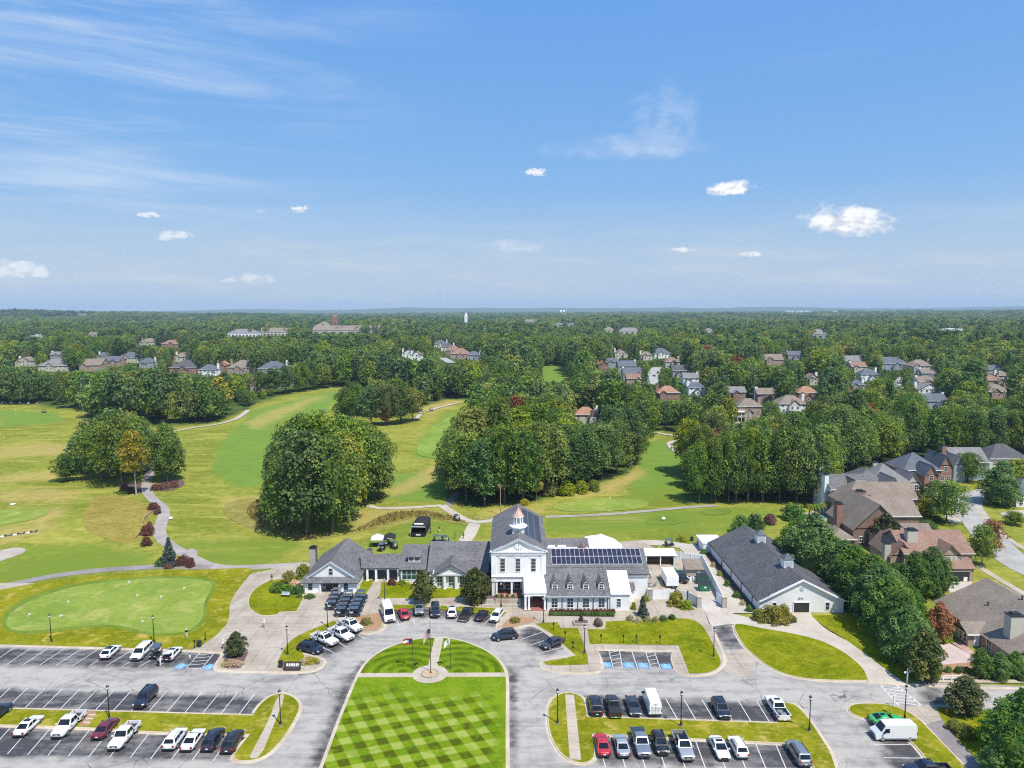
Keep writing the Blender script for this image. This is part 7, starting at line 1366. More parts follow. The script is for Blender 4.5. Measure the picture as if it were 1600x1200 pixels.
    P_['door_seam'] = [(MB().box(xx_, xx_ + .02, s * w * .985 - (.012 if s < 0 else -.004), s * w * .985 + (.012 if s > 0 else -.004), .45, belt - .08), 'dark_plastic') for s in (-1, 1) for xx_ in (wb - .12, (wb + rb) / 2 + .1)]
    if k in ('suv', 'bigsuv', 'hatch'): P_['roof_rail'] = [(MB().box(rt + .15, wt - .2, s * (tq - .14) - .025, s * (tq - .14) + .025, Hh, Hh + .06), 'black_metal') for s in (-1, 1)]
    if k == 'jeep': P_['spare_wheel'] = (MB().tube((back - .22, 0, 1.0), (back + .02, 0, 1.0), .38, .38, 16), 'tyre'); P_['fender'] = [(MB().box(xx_ - .55, xx_ + .55, s * w * .86 if s > 0 else -w * 1.08, w * 1.08 if s > 0 else -w * .86, .86, .95), 'dark_plastic') for s in (-1, 1) for xx_ in (xf, xr)]
    P_['wheel'] = wheels(w, wr, xf, xr); return P_
def wheels(w, wr, xf, xr):
    r = []
    for x in (xf, xr):
        for s in (-1, 1):
            y0 = s * (w - .21); y1 = s * (w + .012)
            r.append((MB().tube((x, y0, wr), (x, y1, wr), wr, wr * .98, 20), 'tyre', MB().tube((x, y1 - s * .01, wr), (x, y1 + s * .012, wr), wr * .64, wr * .58, 12), 'alloy'))
    return r
def van_proto(tall=2.5, L=5.9, windows=False):
    w = 1.02; P_ = {}; f = L / 2
    prof = [(-f, .45), (-f, tall - .30), (-f + .12, tall - .06), (-f + .4, tall), (f - 1.9, tall), (f - 1.45, tall - .12), (f - .85, 1.42), (f - .18, 1.08), (f, .82), (f, .40)]
    hw = lambda z: w if z < 1.25 else w - (z - 1.25) / (tall - 1.25) * .16
    rg = []
    for s in (-1, -.88, .88, 1): rg.append([(x * (1 if abs(s) == 1 else 1.0) , s * hw(z), z + (.0 if abs(s) < 1 else (-.05 if z > tall - .2 else 0))) for x, z in prof])
    P_['body'] = (MB().loft(rg), 0)
    P_['windscreen'] = (MB().slab([(f - .83, -hw(1.5) * .88, 1.48), (f - .83, hw(1.5) * .88, 1.48), (f - 1.40, hw(tall) * .86, tall - .19), (f - 1.40, -hw(tall) * .86, tall - .19)][::1], -.03) if False else MB().slab([(f - .84 + .03, -.86, 1.47), (f - .84 + .03, .86, 1.47), (f - 1.39 + .03, .76, tall - .20), (f - 1.39 + .03, -.76, tall - .20)], .03), 'car_glass')
    sd = [(f - 1.95, f - 1.05)] + ([(f - 3.2, f - 2.1), (f - 4.4, f - 3.35), (-f + .3, -f + 1.3)] if windows else [])
    P_['side_window'] = [(MB().add([(a, s * (hw(1.4) + .012), 1.38), (b, s * (hw(1.4) + .012), 1.38), (b - (.32 if i == 0 else 0), s * (hw(1.95) + .012), 1.95), (a, s * (hw(1.95) + .012), 1.95)], [(0, 1, 2, 3)]), 'car_glass') for i, (a, b) in enumerate(sd) for s in (-1, 1)]
    P_['headlight'] = [(MB().box(f - .22, f - .02, s * .62 if s > 0 else -.96, .96 if s > 0 else -.62, .84, 1.04), 'headlamp') for s in (-1, 1)]; P_['tail_light'] = [(MB().box(-f - .02, -f + .05, s * .88 if s > 0 else -1.0, 1.0 if s > 0 else -.88, .95, 1.45), 'tail_lamp') for s in (-1, 1)]
    P_['grille'] = (MB().box(f - .06, f + .02, -.55, .55, .66, .9), 'dark_plastic'); P_['front_bumper'] = (MB().box(f - .16, f + .05, -.94, .94, .36, .58), 'dark_plastic'); P_['rear_bumper'] = (MB().box(-f - .12, -f + .06, -.96, .96, .42, .60), 'dark_plastic')
    P_['side_moulding'] = [(MB().box(-f + .1, f - .5, s * 1.005 if s > 0 else -1.035, 1.035 if s > 0 else -1.005, .42, .60), 'grey_metal') for s in (-1, 1)]
    P_['rear_door_seam'] = (MB().box(-f - .008, -f + .02, -.012, .012, .62, tall - .35).box(-f - .012, -f + .02, -.25, .25, tall - .42, tall - .34), 'dark_plastic'); P_['number_plate'] = (MB().box(-f - .02, -f - .005, .2, .52, .66, .80), 'white_paint')
    P_['mirror'] = [(MB().box(f - 1.2, f - 1.04, s * 1.03 if s > 0 else -1.27, 1.27 if s > 0 else -1.03, 1.32, 1.62), 'dark_plastic') for s in (-1, 1)]; P_['wheel'] = wheels(1.0, .36, f - 1.0, -f + 1.05); return P_
def golf_cart_proto():
    P_ = {}; w = .60
    P_['body'] = (MB().loft([[(x, -hw * w, z0), (x, hw * w, z0), (x, hw * w, z1), (x, -hw * w, z1)] for x, hw, z0, z1 in ((-1.2, .8, .35, .72), (-1.1, .95, .28, .80), (-.35, 1, .26, .78), (-.33, 1, .26, .40), (.45, 1, .26, .38), (.5, .98, .26, .72), (1.0, .92, .28, .66), (1.2, .7, .36, .52))]), 0)
    P_['seat'] = (MB().box(-.75, -.2, -.55, .55, .80, .92), 'pale_vinyl'); P_['backrest'] = (MB().box(-.88, -.78, -.55, .55, .90, 1.22), 'pale_vinyl'); P_['roof'] = (MB().loft([[(-1.05 + i, -.62 + i, z), (.75 - i, -.62 + i, z), (.75 - i, .62 - i, z), (-1.05 + i, .62 - i, z)] for i, z in ((.03, 1.70), (0, 1.74), (.10, 1.80))]), 'paint_bluegrey')
    P_['post'] = [(MB().tube((x0, s * .55, .7), (x1, s * .56, 1.72), .025, .025, 6), 'black_metal') for x0, x1 in ((.62, .55), (-.95, -.92)) for s in (-1, 1)]
    P_['windshield'] = (MB().slab([(.64, -.50, 1.0), (.64, .50, 1.0), (.61, .50, 1.42), (.61, -.50, 1.42)], .015), 'window_glass'); P_['steering_wheel'] = (MB().tube((.45, .28, .80), (.22, .28, 1.02), .025).lathe([(.17, 0), (.17, .03), (.13, .03)], 12, (.22, .28, 1.0)), 'black_metal')
    P_['golf_bag'] = [(MB().tube((-1.12, s * .25, .72), (-1.28, s * .25, 1.42), .14, .13, 9), ('pale_vinyl' if s > 0 else 'navy_cloth')) for s in (-1, 1)]; P_['headlight'] = [(MB().box(1.05, 1.18, s * .38 - .09, s * .38 + .09, .52, .60), 'headlamp') for s in (-1, 1)]
    P_['wheel'] = wheels(.57, .22, .82, -.80); return P_
def round_body(lower, hard, cab):
    """soften the lower shell, round the cabin edges, join"""
    me = lower.mesh('shell', []); o = bpy.data.objects.new('tmp', me); C.objects.link(o); o.modifiers.new('s', 'SUBSURF').levels = 1
    bpy.context.view_layer.update(); m2 = bpy.data.meshes.new_from_object(o.evaluated_get(bpy.context.evaluated_depsgraph_get())); bpy.data.objects.remove(o)
    lx = max(v.co.x for v in m2.vertices) - min(v.co.x for v in m2.vertices); L0 = max(v[0] for v in lower.v) - min(v[0] for v in lower.v); W0 = max(v[1] for v in lower.v); W1 = max(v.co.y for v in m2.vertices)
    m2.transform(Matrix.Diagonal((1 + (L0 / lx - 1) * .6, W0 / W1 * .995, 1, 1)))
    bm = bmesh.new(); bm.from_mesh(cab.mesh('cab', [])); bmesh.ops.recalc_face_normals(bm, faces=bm.faces); bmesh.ops.bevel(bm, geom=[e for e in bm.edges if min(v.co.z for v in e.verts) > min(v[2] for v in cab.v) + .1 or e.verts[0].co.z != e.verts[1].co.z], offset=.035, segments=2, affect='EDGES')
    out = MB(); out.add(hard.v, hard.f) if hard.v else None; out.add([v.co for v in m2.vertices], [list(p.vertices) for p in m2.polygons]); bm.verts.index_update(); out.add([v.co for v in bm.verts], [[v.index for v in f.verts] for f in bm.faces]); bm.free(); return out
def compile_proto(P_):
    out = []
    for nm, v in P_.items():
        for e in (v if isinstance(v, list) else [v]):
            paintable = e[1] == 0; me = e[0].mesh(nm, M['paint_white'] if paintable else M[e[1]], nm in ('tyre',)); sub = None
            if nm == 'body': me.shade_smooth(); me.set_sharp_from_angle(angle=rad(38))
            if len(e) > 2: sub = e[2].mesh('rim', M[e[3]])
            out.append((nm, me, paintable, sub))
    return out
def vehicle(k, loc, ang, colour, label, name='parked_car', cat='car', group=None, sc=None, skip=()):
    if k not in CARS: CARS[k] = compile_proto(golf_cart_proto() if k == 'cart' else van_proto() if k == 'van' else van_proto(2.65, 5.95, True) if k == 'tallvan' else car_proto(k))
    r = thing(name, label, cat, loc, ang, group)
    if sc: r.scale = (sc, sc, sc)
    for nm, me, pt, sub in CARS[k]:
        if nm in skip: continue
        o = obj(nm, me, r)
        if pt: o.material_slots[0].link = 'OBJECT'; o.material_slots[0].material = M[colour]
        if sub: obj('rim', sub, o)
    return r
def dirpx(a, b): p, q = GH(*a, 0), GH(*b, 0); return math.atan2(q[1] - p[1], q[0] - p[0])
AWL = dirpx((10, 1105), (47.5, 1074.5)); AWR = dirpx((1061, 1122), (1047, 1089)); PI = math.pi
GL, GR, GC = 'cars in the left car park', 'cars in the right car park', 'cars round the lawn circle'
def at_px(k, px, py, ang, colour, label, group, name='parked_car', cat='car', **kw): x, y = GH(px, py, 0); return vehicle(k, (x, y, 0.01), ang, colour, label, name, cat, group, **kw)
def sunroof(v, x0=-.45, x1=.15, z=1.72, w=.46): obj('sunroof', MB().box(x0, x1, -w, w, z, z + .012).mesh('sunroof', M['car_glass']), v)
v = at_px('hatch', 173, 1023, AWL, 'paint_white', 'white crossover with dark roof glass parked alone in the top left row', GL); sunroof(v, -.9, .2, 1.5)
at_px('minivan', 222, 1023.5, AWL + PI, 'paint_white', 'white minivan facing the drive beside the black golf cart', GL); 
v = at_px('hatch', 270, 1026, AWL, 'paint_white', 'white car with raised tailgate beside the blue access bay', GL); sunroof(v, -.5, .1, 1.5)
obj('raised_tailgate', MB().slab([(-1.5, -.66, 1.52), (-2.55, -.62, 1.72), (-2.55, .62, 1.72), (-1.5, .66, 1.52)], .06).mesh('raised_tailgate', M['paint_white']), v); obj('open_boot', MB().box(-2.27, -2.2, -.62, .62, .62, 1.28).mesh('open_boot', M['dark_plastic']), v)
at_px('bigsuv', 228, 1096, AWL + PI, 'paint_navy', 'dark navy crossover alone in the middle left row', GL, sc=.95)
at_px('pickup', -8, 1124, AWL, 'paint_navy', 'dark blue pickup cut by the left frame edge', GL); v = at_px('sedan', 45, 1139, AWL, 'paint_white', 'white sedan nearest the left frame edge in the bottom row', GL); sunroof(v, -.5, .1, 1.45)
at_px('pickup', 108, 1138, AWL + PI, 'paint_white', 'white pickup left of the maroon car', GL); at_px('sedan', 166, 1143, AWL, 'paint_maroon', 'maroon car between two white pickups', GL); at_px('pickup', 195, 1156, AWL + PI, 'paint_white', 'white pickup right of the maroon car', GL)
v = at_px('suv', 274, 1160, AWL, 'paint_white', 'white suv at the left of a row of four', GL, sc=.96); at_px('sedan', 302, 1161, AWL, 'paint_white', 'white sedan second of a row of four', GL); at_px('suv', 334, 1161, AWL, 'paint_navy', 'dark suv third of a row of four', GL); at_px('suv', 364, 1164, AWL, 'paint_black', 'black car last of a row of four by the verge', GL)
d1_ = dirpx((463, 1012), (512, 1023)); at_px('suv', 485, 1018, d1_, 'paint_navy', 'dark navy suv nearest the message rack, left of the white pickups', GC); d2_ = dirpx((486, 994), (527, 1010))
v = at_px('pickup', 507, 1004, d2_, 'paint_white', 'white pickup with black sunroof nearest the navy suv', GC); sunroof(v, .1, .5, 1.94); at_px('pickup', 533, 996, dirpx((515, 985), (554, 1003)), 'paint_white', 'white pickup in the middle of three', GC); v = at_px('pickup', 548, 982, dirpx((528, 970), (566, 991)), 'paint_white', 'white pickup at the back beside the carts', GC); sunroof(v, .1, .5, 1.94)
at_px('tallvan', 606, 965, dirpx((600, 950), (612, 982)), 'paint_white', 'tall white delivery van with big windscreen beside the red car', GC, cat='van'); at_px('sedan', 631, 963, dirpx((637, 973), (626, 949)), 'paint_red', 'red car between the tall van and the jeep', GC)
v = at_px('jeep', 655, 957, dirpx((655, 945), (655.5, 970)), 'paint_steel', 'grey boxy jeep with dark roof', GC); obj('hard_top', MB().box(-1.78, .42, -.70, .70, 1.85, 1.90).mesh('hard_top', M['dark_plastic']), v)
at_px('bigsuv', 680, 959, dirpx((680, 946), (680, 974)), 'paint_navy', 'big dark suv facing the lawn right of the jeep', GC, sc=.94); v = at_px('suv', 707, 960, dirpx((705, 973), (709, 946)), 'paint_white', 'white suv with sunroof and its tail to the lawn', GC); sunroof(v, -.6, .2, 1.72)
at_px('pickup', 729, 964, dirpx((722, 975), (739, 949)), 'paint_black', 'black pickup with its tail to the lawn', GC, sc=.92); at_px('sedan', 753, 965, dirpx((745, 975), (762, 954)), 'paint_black', 'small black sedan beside the white suv on the right', GC, sc=.93); at_px('suv', 776, 967, dirpx((785, 954), (767, 981)), 'paint_white', 'white suv facing the lawn at the right end of the arc', GC, sc=.94)
at_px('suv', 789, 998, dirpx((806, 996), (771, 1000)), 'paint_navy', 'dark blue suv pulling out side on by the island', GC); at_px('sedan', 863, 1009, dirpx((880, 1001), (846, 1015)), 'paint_charcoal', 'charcoal sedan in the slanted bays beside the lawn strip', GC)
at_px('bigsuv', 930, 1108, AWR, 'paint_black', 'black suv at the left end of the upper row', GR, sc=.93); v = at_px('pickup', 958, 1109, AWR, 'paint_black', 'black pickup beside the black suv', GR, sc=.93); obj('bed_cover', MB().box(-2.85, -1.06, -.95, .95, 1.165, 1.20).mesh('bed_cover', M['dark_plastic']), v)
at_px('sedan', 989, 1108, AWR + PI, 'paint_charcoal', 'dark grey sedan left of the white van', GR); vn = at_px('van', 1018, 1105, AWR, 'paint_white', 'white cargo van with dark lettering on its rear doors', GR, cat='van', sc=.96); v = at_px('suv', 1126, 1113, AWR + PI, 'paint_navy', 'dark suv alone in the middle of the upper row', GR)
v = at_px('pickup', 1214, 1112, AWR, 'paint_white', 'white pickup with open loaded bed at the right end of the upper row', GR); obj('bed_load', MB().box(-2.6, -1.9, -.5, .3, .7, 1.0).box(-1.8, -1.3, -.2, .6, .7, 1.08).mesh('bed_load', M['grey_cloth']), v); sunroof(v, -.1, .4, 1.94)
at_px('sedan', 941, 1169, AWR, 'paint_red', 'red coupe at the left end of the lower row', GR); at_px('sedan', 971, 1170, AWR, 'paint_silver', 'silver sedan beside the red coupe', GR); v = at_px('pickup', 1001, 1167, AWR + PI, 'paint_steel', 'steel grey pickup facing out beside the silver sedan', GR); obj('bed_cover', MB().box(-2.85, -1.06, -.95, .95, 1.165, 1.20).mesh('bed_cover', M['paint_charcoal']), v)
at_px('suv', 1031, 1167, AWR + PI, 'paint_black', 'black crossover between the two grey pickups', GR, sc=.96); v = at_px('pickup', 1067, 1172, AWR + PI, 'paint_silver', 'silver pickup with dark open bed facing out', GR); sunroof(v, -.5, .55, 1.94, .6)
v = at_px('sedan', 1124, 1174, AWR + PI, 'paint_white', 'white sedan with sunroof facing out', GR); sunroof(v, -.5, .0, 1.45); v = at_px('suv', 1153, 1173, AWR, 'paint_white', 'white suv with its tail to the bottom of the lower row', GR, sc=.94); at_px('bigsuv', 1247, 1183, AWR, 'paint_steel', 'grey suv at the right end of the lower row', GR, sc=.95)
d3_ = dirpx((1352, 1128), (1420, 1128)); v = at_px('coupe', 1385, 1130, d3_, 'paint_green', 'bright green car beside the white cargo van', GR); obj('roof_stripe', MB().box(-.95, -.3, -.3, .3, 1.38, 1.392).mesh('roof_stripe', M['car_glass']), v)
at_px('van', 1395, 1153, d3_ + PI, 'paint_white', 'white cargo van side on beside the bright green car', GR, cat='van', sc=.97); at_px('pickup', 1450, 1212, d3_ + PI, 'paint_navy', 'dark pickup cut by the bottom frame edge', GR)
def letters(parent, txt, size, loc, rot, mat, name='lettering'):
    cu = bpy.data.curves.new(name, 'FONT'); cu.body = txt; cu.size = size; cu.align_x = 'CENTER'; cu.extrude = .002; t = bpy.data.objects.new('tmp', cu); C.objects.link(t); bpy.context.view_layer.update()
    me = bpy.data.meshes.new_from_object(t.evaluated_get(bpy.context.evaluated_depsgraph_get())); me.name = name; me.materials.clear(); me.materials.append(M[mat]); bpy.data.objects.remove(t)
    o = obj(name, me, parent, loc); o.rotation_euler = rot; return o
# the van's rear doors: a round mark, a word, a line of small print and a number line
f = 5.9 / 2
ringm = MB().loft([[(-f - .02, .52 + r * math.cos(a), 1.62 + r * math.sin(a)) for a in [k * PI / 8 for k in range(16)]] for r in (.17, .11)], caps=False); obj('door_mark', ringm.mesh('door_mark', M['grey_metal']), vn)
letters(vn, 'National', .30, (-f - .02, -.25, 1.50), (rad(90), 0, rad(-90)), 'grey_metal'); letters(vn, 'CLEANING SYSTEMS', .15, (-f - .02, .0, 1.20), (rad(90), 0, rad(-90)), 'black_metal'); letters(vn, 'Office', .16, (-f - .02, .42, .92), (rad(90), 0, rad(-90)), 'grey_metal'); letters(vn, 'NW', .13, (-f - .02, -.4, .95), (rad(90), 0, rad(-90)), 'black_metal')
# far cars on the estate streets and drives
for k, px, py, a, c, lb in [('sedan', 1401, 614, 1.2, 'paint_charcoal', 'dark car in the middle of the far right street'), ('suv', 1404, 598, 1.2, 'paint_white', 'white car at the far end of the right street'), ('sedan', 1022, 589, 1.6, 'paint_black', 'black car in the upper cul de sac'), ('suv', 1028, 584, 1.4, 'paint_navy', 'dark car behind the black one in the upper cul de sac')]:
    x, y = GH(px, py); vehicle(k, (x, y, H(x, y) + .3), a, c, lb, 'parked_car', 'car', 'cars on the estate streets')
# golf carts
GG = 'golf carts lined up before the pavilion'; fwd = dirpx((545, 925), (541, 965)); n_ = 0
for c in range(3):
    for r in range(5):
        if (c == 0 and r == 4): continue
        f0, f1 = c / 2, r / 4; px = 528 + 40 * f0 - 12 * f1 - (2 if c else 0); py = 934 + 27 * f1 + (1.5 if c else -2)
        x, y = GH(px, py, .1); n_ += 1
        vehicle('cart', (x, y, .1), .06, 'paint_cart', 'golf cart in the %s file, %s from the pavilion doors' % (('left', 'middle', 'right')[c], ('first', 'second', 'third', 'fourth', 'fifth')[r]), 'golf_cart', 'golf cart', GG, sc=1.02)
x, y = GH(243.5, 1026, 0); vehicle('cart', (x, y, .01), AWL + PI, 'paint_black', 'black golf cart parked between minivan and white car', 'golf_cart', 'golf cart', GL, sc=1.12)
for px, py, a, lb in [(597, 860, 1.2, 'golf cart nearest the white canopy on the back lawn'), (604, 853, .9, 'golf cart just behind it toward the black canopy'), (615, 857, 2.4, 'golf cart by itself right of the pair on the back lawn'), (578, 869, 2.0, 'golf cart half hidden behind the pavilion roof'), (682, 847, 2.8, 'golf cart behind the long building roof, left one'), (694, 848, 2.6, 'golf cart behind the long building roof, right one'), (505, 645, 2.6, 'dark golf cart far out on the left fairway'), (674, 642, .4, 'golf cart on the far pale path'), (69, 645, .2, 'dark cart out on the driving range'), (713, 814, 2.2, 'golf cart on the pale path by the ditch'), (1046, 853, .2, 'dark cart parked beside the back path bush')] + [(6 + k * 13, 630 + k * .6, 1.4 + .2 * k, 'range cart in the far left row, place %s' % ('one', 'two', 'three', 'four', 'five')[k]) for k in range(5)]:
    x, y = GH(px, py); vehicle('cart', (x, y, H(x, y) + .05), a, 'paint_cart' if px > 60 else 'pale_vinyl', lb, 'golf_cart', 'golf cart', 'golf carts out on the course')

# ------------------------------------------------------------------ street furniture
lm = [('base', MB().lathe([(.26, 0), (.26, .12), (.16, .2), (.13, .7), (.09, .75)], 12), 'black_metal'), ('pole', MB().tube((0, 0, .7), (0, 0, 4.55), .085, .06, 10), 'black_metal'), ('lamp_cage', MB().lathe([(.06, 0), (.16, .08), (.2, .14), (.12, .16)], 10, (0, 0, 4.5)).lathe([(.22, 0), (.24, .03), (.16, .16), (.04, .28), (.02, .42)], 10, (0, 0, 5.05)), 'black_metal'), ('globe', MB().lathe([(.13, 0), (.19, .12), (.2, .3), (.16, .42)], 12, (0, 0, 4.65)), 'lamp_glass'), ('footing', MB().lathe([(.3, -.1), (.3, .06)], 12), 'concrete')]
lm = [(a, b.mesh(a, M[c])) for a, b, c in lm]
for px, py, lb in [(80.5, 1003, 'lamp post on the putting lawn edge at the far left'), (241, 1005, 'lamp post behind the white minivan'), (171, 1124, 'lamp post on the left verge by the steps'), (438.5, 1132, 'lamp post on the rounded end of the left verge'), (449.5, 1023, 'lamp post on the grass beside the white pickups'), (512, 980, 'lamp post in front of the golf cart files'), (601, 941, 'lamp post by the tall delivery van'),
                   (783, 948, 'lamp post in front of the hall porch'), (849, 973, 'lamp post in front of the entrance portico'), (913, 1021, 'lamp post on the narrow walk to the dining wing'), (871, 1130, 'lamp post on the left loop of the right verge'), (1064, 1134, 'lamp post on the middle of the right verge'), (1115, 1026, 'lamp post at the service drive corner lawn'), (1264.5, 1142, 'lamp post on the right end of the right verge'), (1413.5, 1124, 'lamp post on the corner verge beside the green car')]:
    x, y = GH(px, py, .12); t_ = thing('lamp_post', lb, 'lamp post', (x, y, .12), 0, 'black lamp posts')
    for a, me in lm: obj(a, me, t_)
def flagpole(px, py, h_, label): x, y = GH(px, py, .14); t_ = thing('flagpole', label, 'flagpole', (x, y, .14)); obj('pole', MB().tube((0, 0, 0), (0, 0, h_), .07 if h_ > 7 else .045, .035, 10).mesh('pole', M['bronze_metal']), t_); obj('finial', MB().lathe([(.0, 0), (.08, .06), (.08, .12), (0, .18)], 10, (0, 0, h_)).mesh('finial', M['alloy']), t_); obj('collar', MB().lathe([(.2, 0), (.2, .1), (.1, .16)], 12).mesh('collar', M['bronze_metal']), t_); return x, y
def flag(x, y, z, w_, h_, pick, label, drop, mats, name='flag', ang=PI - .3):
    nx, ny = 13, 13; mb = MB(); V_ = []
    for j in range(ny + 1):
        for i in range(nx + 1):
            u, v = i / nx, j / ny; s = .10 * math.sin(u * 7 + v * 1.5) * (.3 + u); sag = drop * u * u
            V_.append((u * w_ * (1 - drop * .35) * math.cos(ang) - s * math.sin(ang), u * w_ * (1 - drop * .35) * math.sin(ang) + s * math.cos(ang), z - v * h_ - sag * h_))
    for k, off in ((0, 0.0),): mb.add(V_, [])
    for j in range(ny):
        for i in range(nx): mb.f.append([j * (nx + 1) + i, j * (nx + 1) + i + 1, (j + 1) * (nx + 1) + i + 1, (j + 1) * (nx + 1) + i]); mb.mi.append(pick((i + .5) / nx, (j + .5) / ny))
    o = obj(name, mb.mesh(name, [M[k] for k in mats], True), None, (x, y, .14)); o.modifiers.new('cloth', 'SOLIDIFY').thickness = .012; tag(o, label, 'flag'); return o
x, y = flagpole(673, 1051, 9.0, 'tall bronze flagpole in the centre of the round plaza'); flag(x, y, 7.6, 2.1, 1.5, lambda u, v: (2 if u < .42 and v < .54 else (0 if int(v * 13) % 2 == 0 else 1)), 'striped flag hanging limp from the tall central pole', 1.15, ['red_cloth', 'white_cloth', 'navy_cloth'])
x, y = flagpole(645, 1045, 5.4, 'shorter left flagpole on the round lawn'); flag(x, y, 5.3, 1.9, 1.05, lambda u, v: (2 if u < .36 and v < .66 else (1 if .33 < v < .66 else 0)), 'red and white state flag with blue corner on the left pole', .35, ['red_cloth', 'white_cloth', 'navy_cloth'])
x, y = flagpole(704, 1045, 5.4, 'shorter right flagpole on the round lawn'); flag(x, y, 5.3, 1.7, 1.05, lambda u, v: 1 if .3 < u < .5 and .35 < v < .62 else 0, 'white club flag drooping from the right pole', .95, ['white_cloth', 'navy_cloth'])
def simple(name, label, cat, px, py, parts_, z=.12, rz=0.0, group=None):
    x, y = GH(px, py, z) if z is not None else GH(px, py); t_ = thing(name, label, cat, (x, y, z if z is not None else H(x, y)), rz, group)
    for nm, mb, mt in parts_: obj(nm, mb.mesh(nm, M[mt]), t_)
    return t_
rk = [('frame', MB().box(-1.35, -1.25, -.3, .3, 0, 1.25).box(1.25, 1.35, -.3, .3, 0, 1.25).box(-1.35, 1.35, .2, .3, 1.15, 1.25).box(-1.35, 1.35, -.3, -.2, .35, .42), 'bronze_metal'), ('base', MB().box(-1.35, 1.35, -.45, .3, 0, .12), 'bronze_metal'), ('back_panel', MB().slab([(-1.25, .1, .45), (1.25, .1, .45), (1.25, .22, 1.15), (-1.25, .22, 1.15)], .04), 'dark_timber')] + [('white_card', MB().slab([(-1.02 + k * .4, -.02, .62), (-.74 + k * .4, -.02, .62), (-.74 + k * .4, .08, 1.02), (-1.02 + k * .4, .08, 1.02)], .02), 'white_paint') for k in range(6)]
simple('message_rack', 'dark brown rack with six white cards at the kerb of the forecourt', 'rack', 457, 1046, rk)
bin_p = lambda: [('body', MB().box(-.32, .32, -.32, .32, 0, 1.0), 'dark_plastic'), ('lid', MB().lathe([(.48, 0), (.42, .1), (.1, .18)], 4, (0, 0, 1.0)), 'black_metal')]
simple('litter_bin', 'black litter bin beside the brown rack', 'bin', 439, 1042, bin_p()); simple('litter_bin', 'black litter bin at the corner of the putting lawn', 'bin', 311.5, 1010, bin_p())
simple('litter_bin', 'small black bin by the back cart path bush', 'bin', 1081, 845, bin_p(), None)
sgn = lambda: [('post', MB().box(-.05, .05, -.05, .05, 0, 1.6), 'black_metal'), ('sign_plate', MB().box(-.16, .16, -.075, -.05, 1.1, 1.6), 'black_metal')]
for px, py, lb in [(939, 1004, 'first from the left'), (974, 1004.5, 'second from the left'), (994, 1005, 'third from the left'), (1031, 1006, 'fourth from the left')]: simple('bay_sign', 'black bay sign post above the blue access bays, ' + lb, 'sign', px, py, sgn(), .12, 0, 'bay sign posts')
for px, py, lb in [(865, 985, 'upper'), (883, 999, 'middle'), (895, 1015, 'lower')]: simple('bay_sign', lb + ' black bay sign post beside the slanted bays', 'sign', px, py, sgn(), .12, 0, 'bay sign posts')
simple('bay_sign', 'black sign post left of the litter bin on the putting lawn corner', 'sign', 304.5, 1013, sgn()); simple('yard_marker', 'thin black marker post standing in the putting lawn corner', 'post', 321, 1000, [('post', MB().box(-.06, .06, -.06, .06, 0, 1.6), 'black_metal'), ('foot', MB().box(-.15, .15, -.15, .15, 0, .08), 'black_metal')])
simple('stone_planter', 'low square stone planter holding a tiny conifer', 'planter', 908, 974, [('wall', MB().box(-1.5, 1.5, -1.0, -.75, 0, .4).box(-1.5, 1.5, .75, 1.0, 0, .4).box(-1.5, -1.25, -.75, .75, 0, .4).box(1.25, 1.5, -.75, .75, 0, .4), 'stone'), ('soil', MB().box(-1.24, 1.24, -.74, .74, .02, .3), 'mulch')])
rs = random.Random(3); bo = MB().lathe([(.75 + rs.random() * .1, 0), (.85, .4), (.72, .9), (.4, 1.3), (.1, 1.45)], 9)
for i in range(len(bo.v)): bo.v[i] = tuple(c * (1 + rs.uniform(-.14, .14)) for c in bo.v[i])
simple('memorial_boulder', 'dark rough boulder standing on the walk before the dining wing', 'boulder', 935, 977, [('stone', bo, 'dark_timber'), ('plaque', MB().box(-.3, .3, -.9, -.78, .4, .8), 'bronze_metal')])
bench = [('seat', MB().box(-.9, .9, -.25, .25, .42, .48), 'pale_grey_paint'), ('backrest', MB().box(-.9, .9, .2, .27, .5, .95), 'pale_grey_paint')] + [('leg', MB().box(x - .04, x + .04, -.25, .25, 0, .42), 'black_metal') for x in (-.8, .8)]
simple('bench', 'pale bench on the half moon lawn before the dark shrubs', 'bench', 446, 932, bench, .14, -.15)
# yard: dumpster, bin, car, machines
dump = [('body', MB().hexa([(-1.1, -.85, .15), (1.1, -.85, .15), (1.1, .85, .15), (-1.1, .85, .15)], [(-1.15, -1.0, 1.5), (1.15, -1.0, 1.5), (1.15, .95, 1.9), (-1.15, .95, 1.9)]), 'green_steel'), ('lid', MB().slab([(-1.15, -1.02, 1.53), (-.02, -1.02, 1.53), (-.02, .95, 1.94), (-1.15, .95, 1.94)], .05), 'dark_plastic'), ('lid', MB().slab([(.02, -1.02, 1.53), (1.15, -1.02, 1.53), (1.15, .95, 1.94), (.02, .95, 1.94)], .05), 'dark_plastic'), ('side_pocket', MB().box(-1.25, -1.1, -.5, .5, .7, .9).box(1.1, 1.25, -.5, .5, .7, .9), 'green_steel'), ('notice', MB().box(-.25, .25, -.96, -.93, .8, 1.1), 'white_paint')]
simple('dumpster', 'front green dumpster with black lids in the service yard', 'dumpster', 1100, 922, dump, .1, 0, 'green dumpsters'); simple('dumpster', 'rear green dumpster against the yard fence', 'dumpster', 1097, 911, dump, .1, 0, 'green dumpsters')
simple('wheeled_bin', 'bright green wheeled bin behind the box trailer', 'bin', 1051, 899, [('body', MB().hexa([(-.7, -.5, .15), (.7, -.5, .15), (.7, .5, .15), (-.7, .5, .15)], [(-.8, -.6, 1.3), (.8, -.6, 1.3), (.8, .6, 1.3), (-.8, .6, 1.3)]), 'green_steel'), ('lid', MB().box(-.85, .85, -.65, .65, 1.3, 1.4), 'green_steel')], .1)
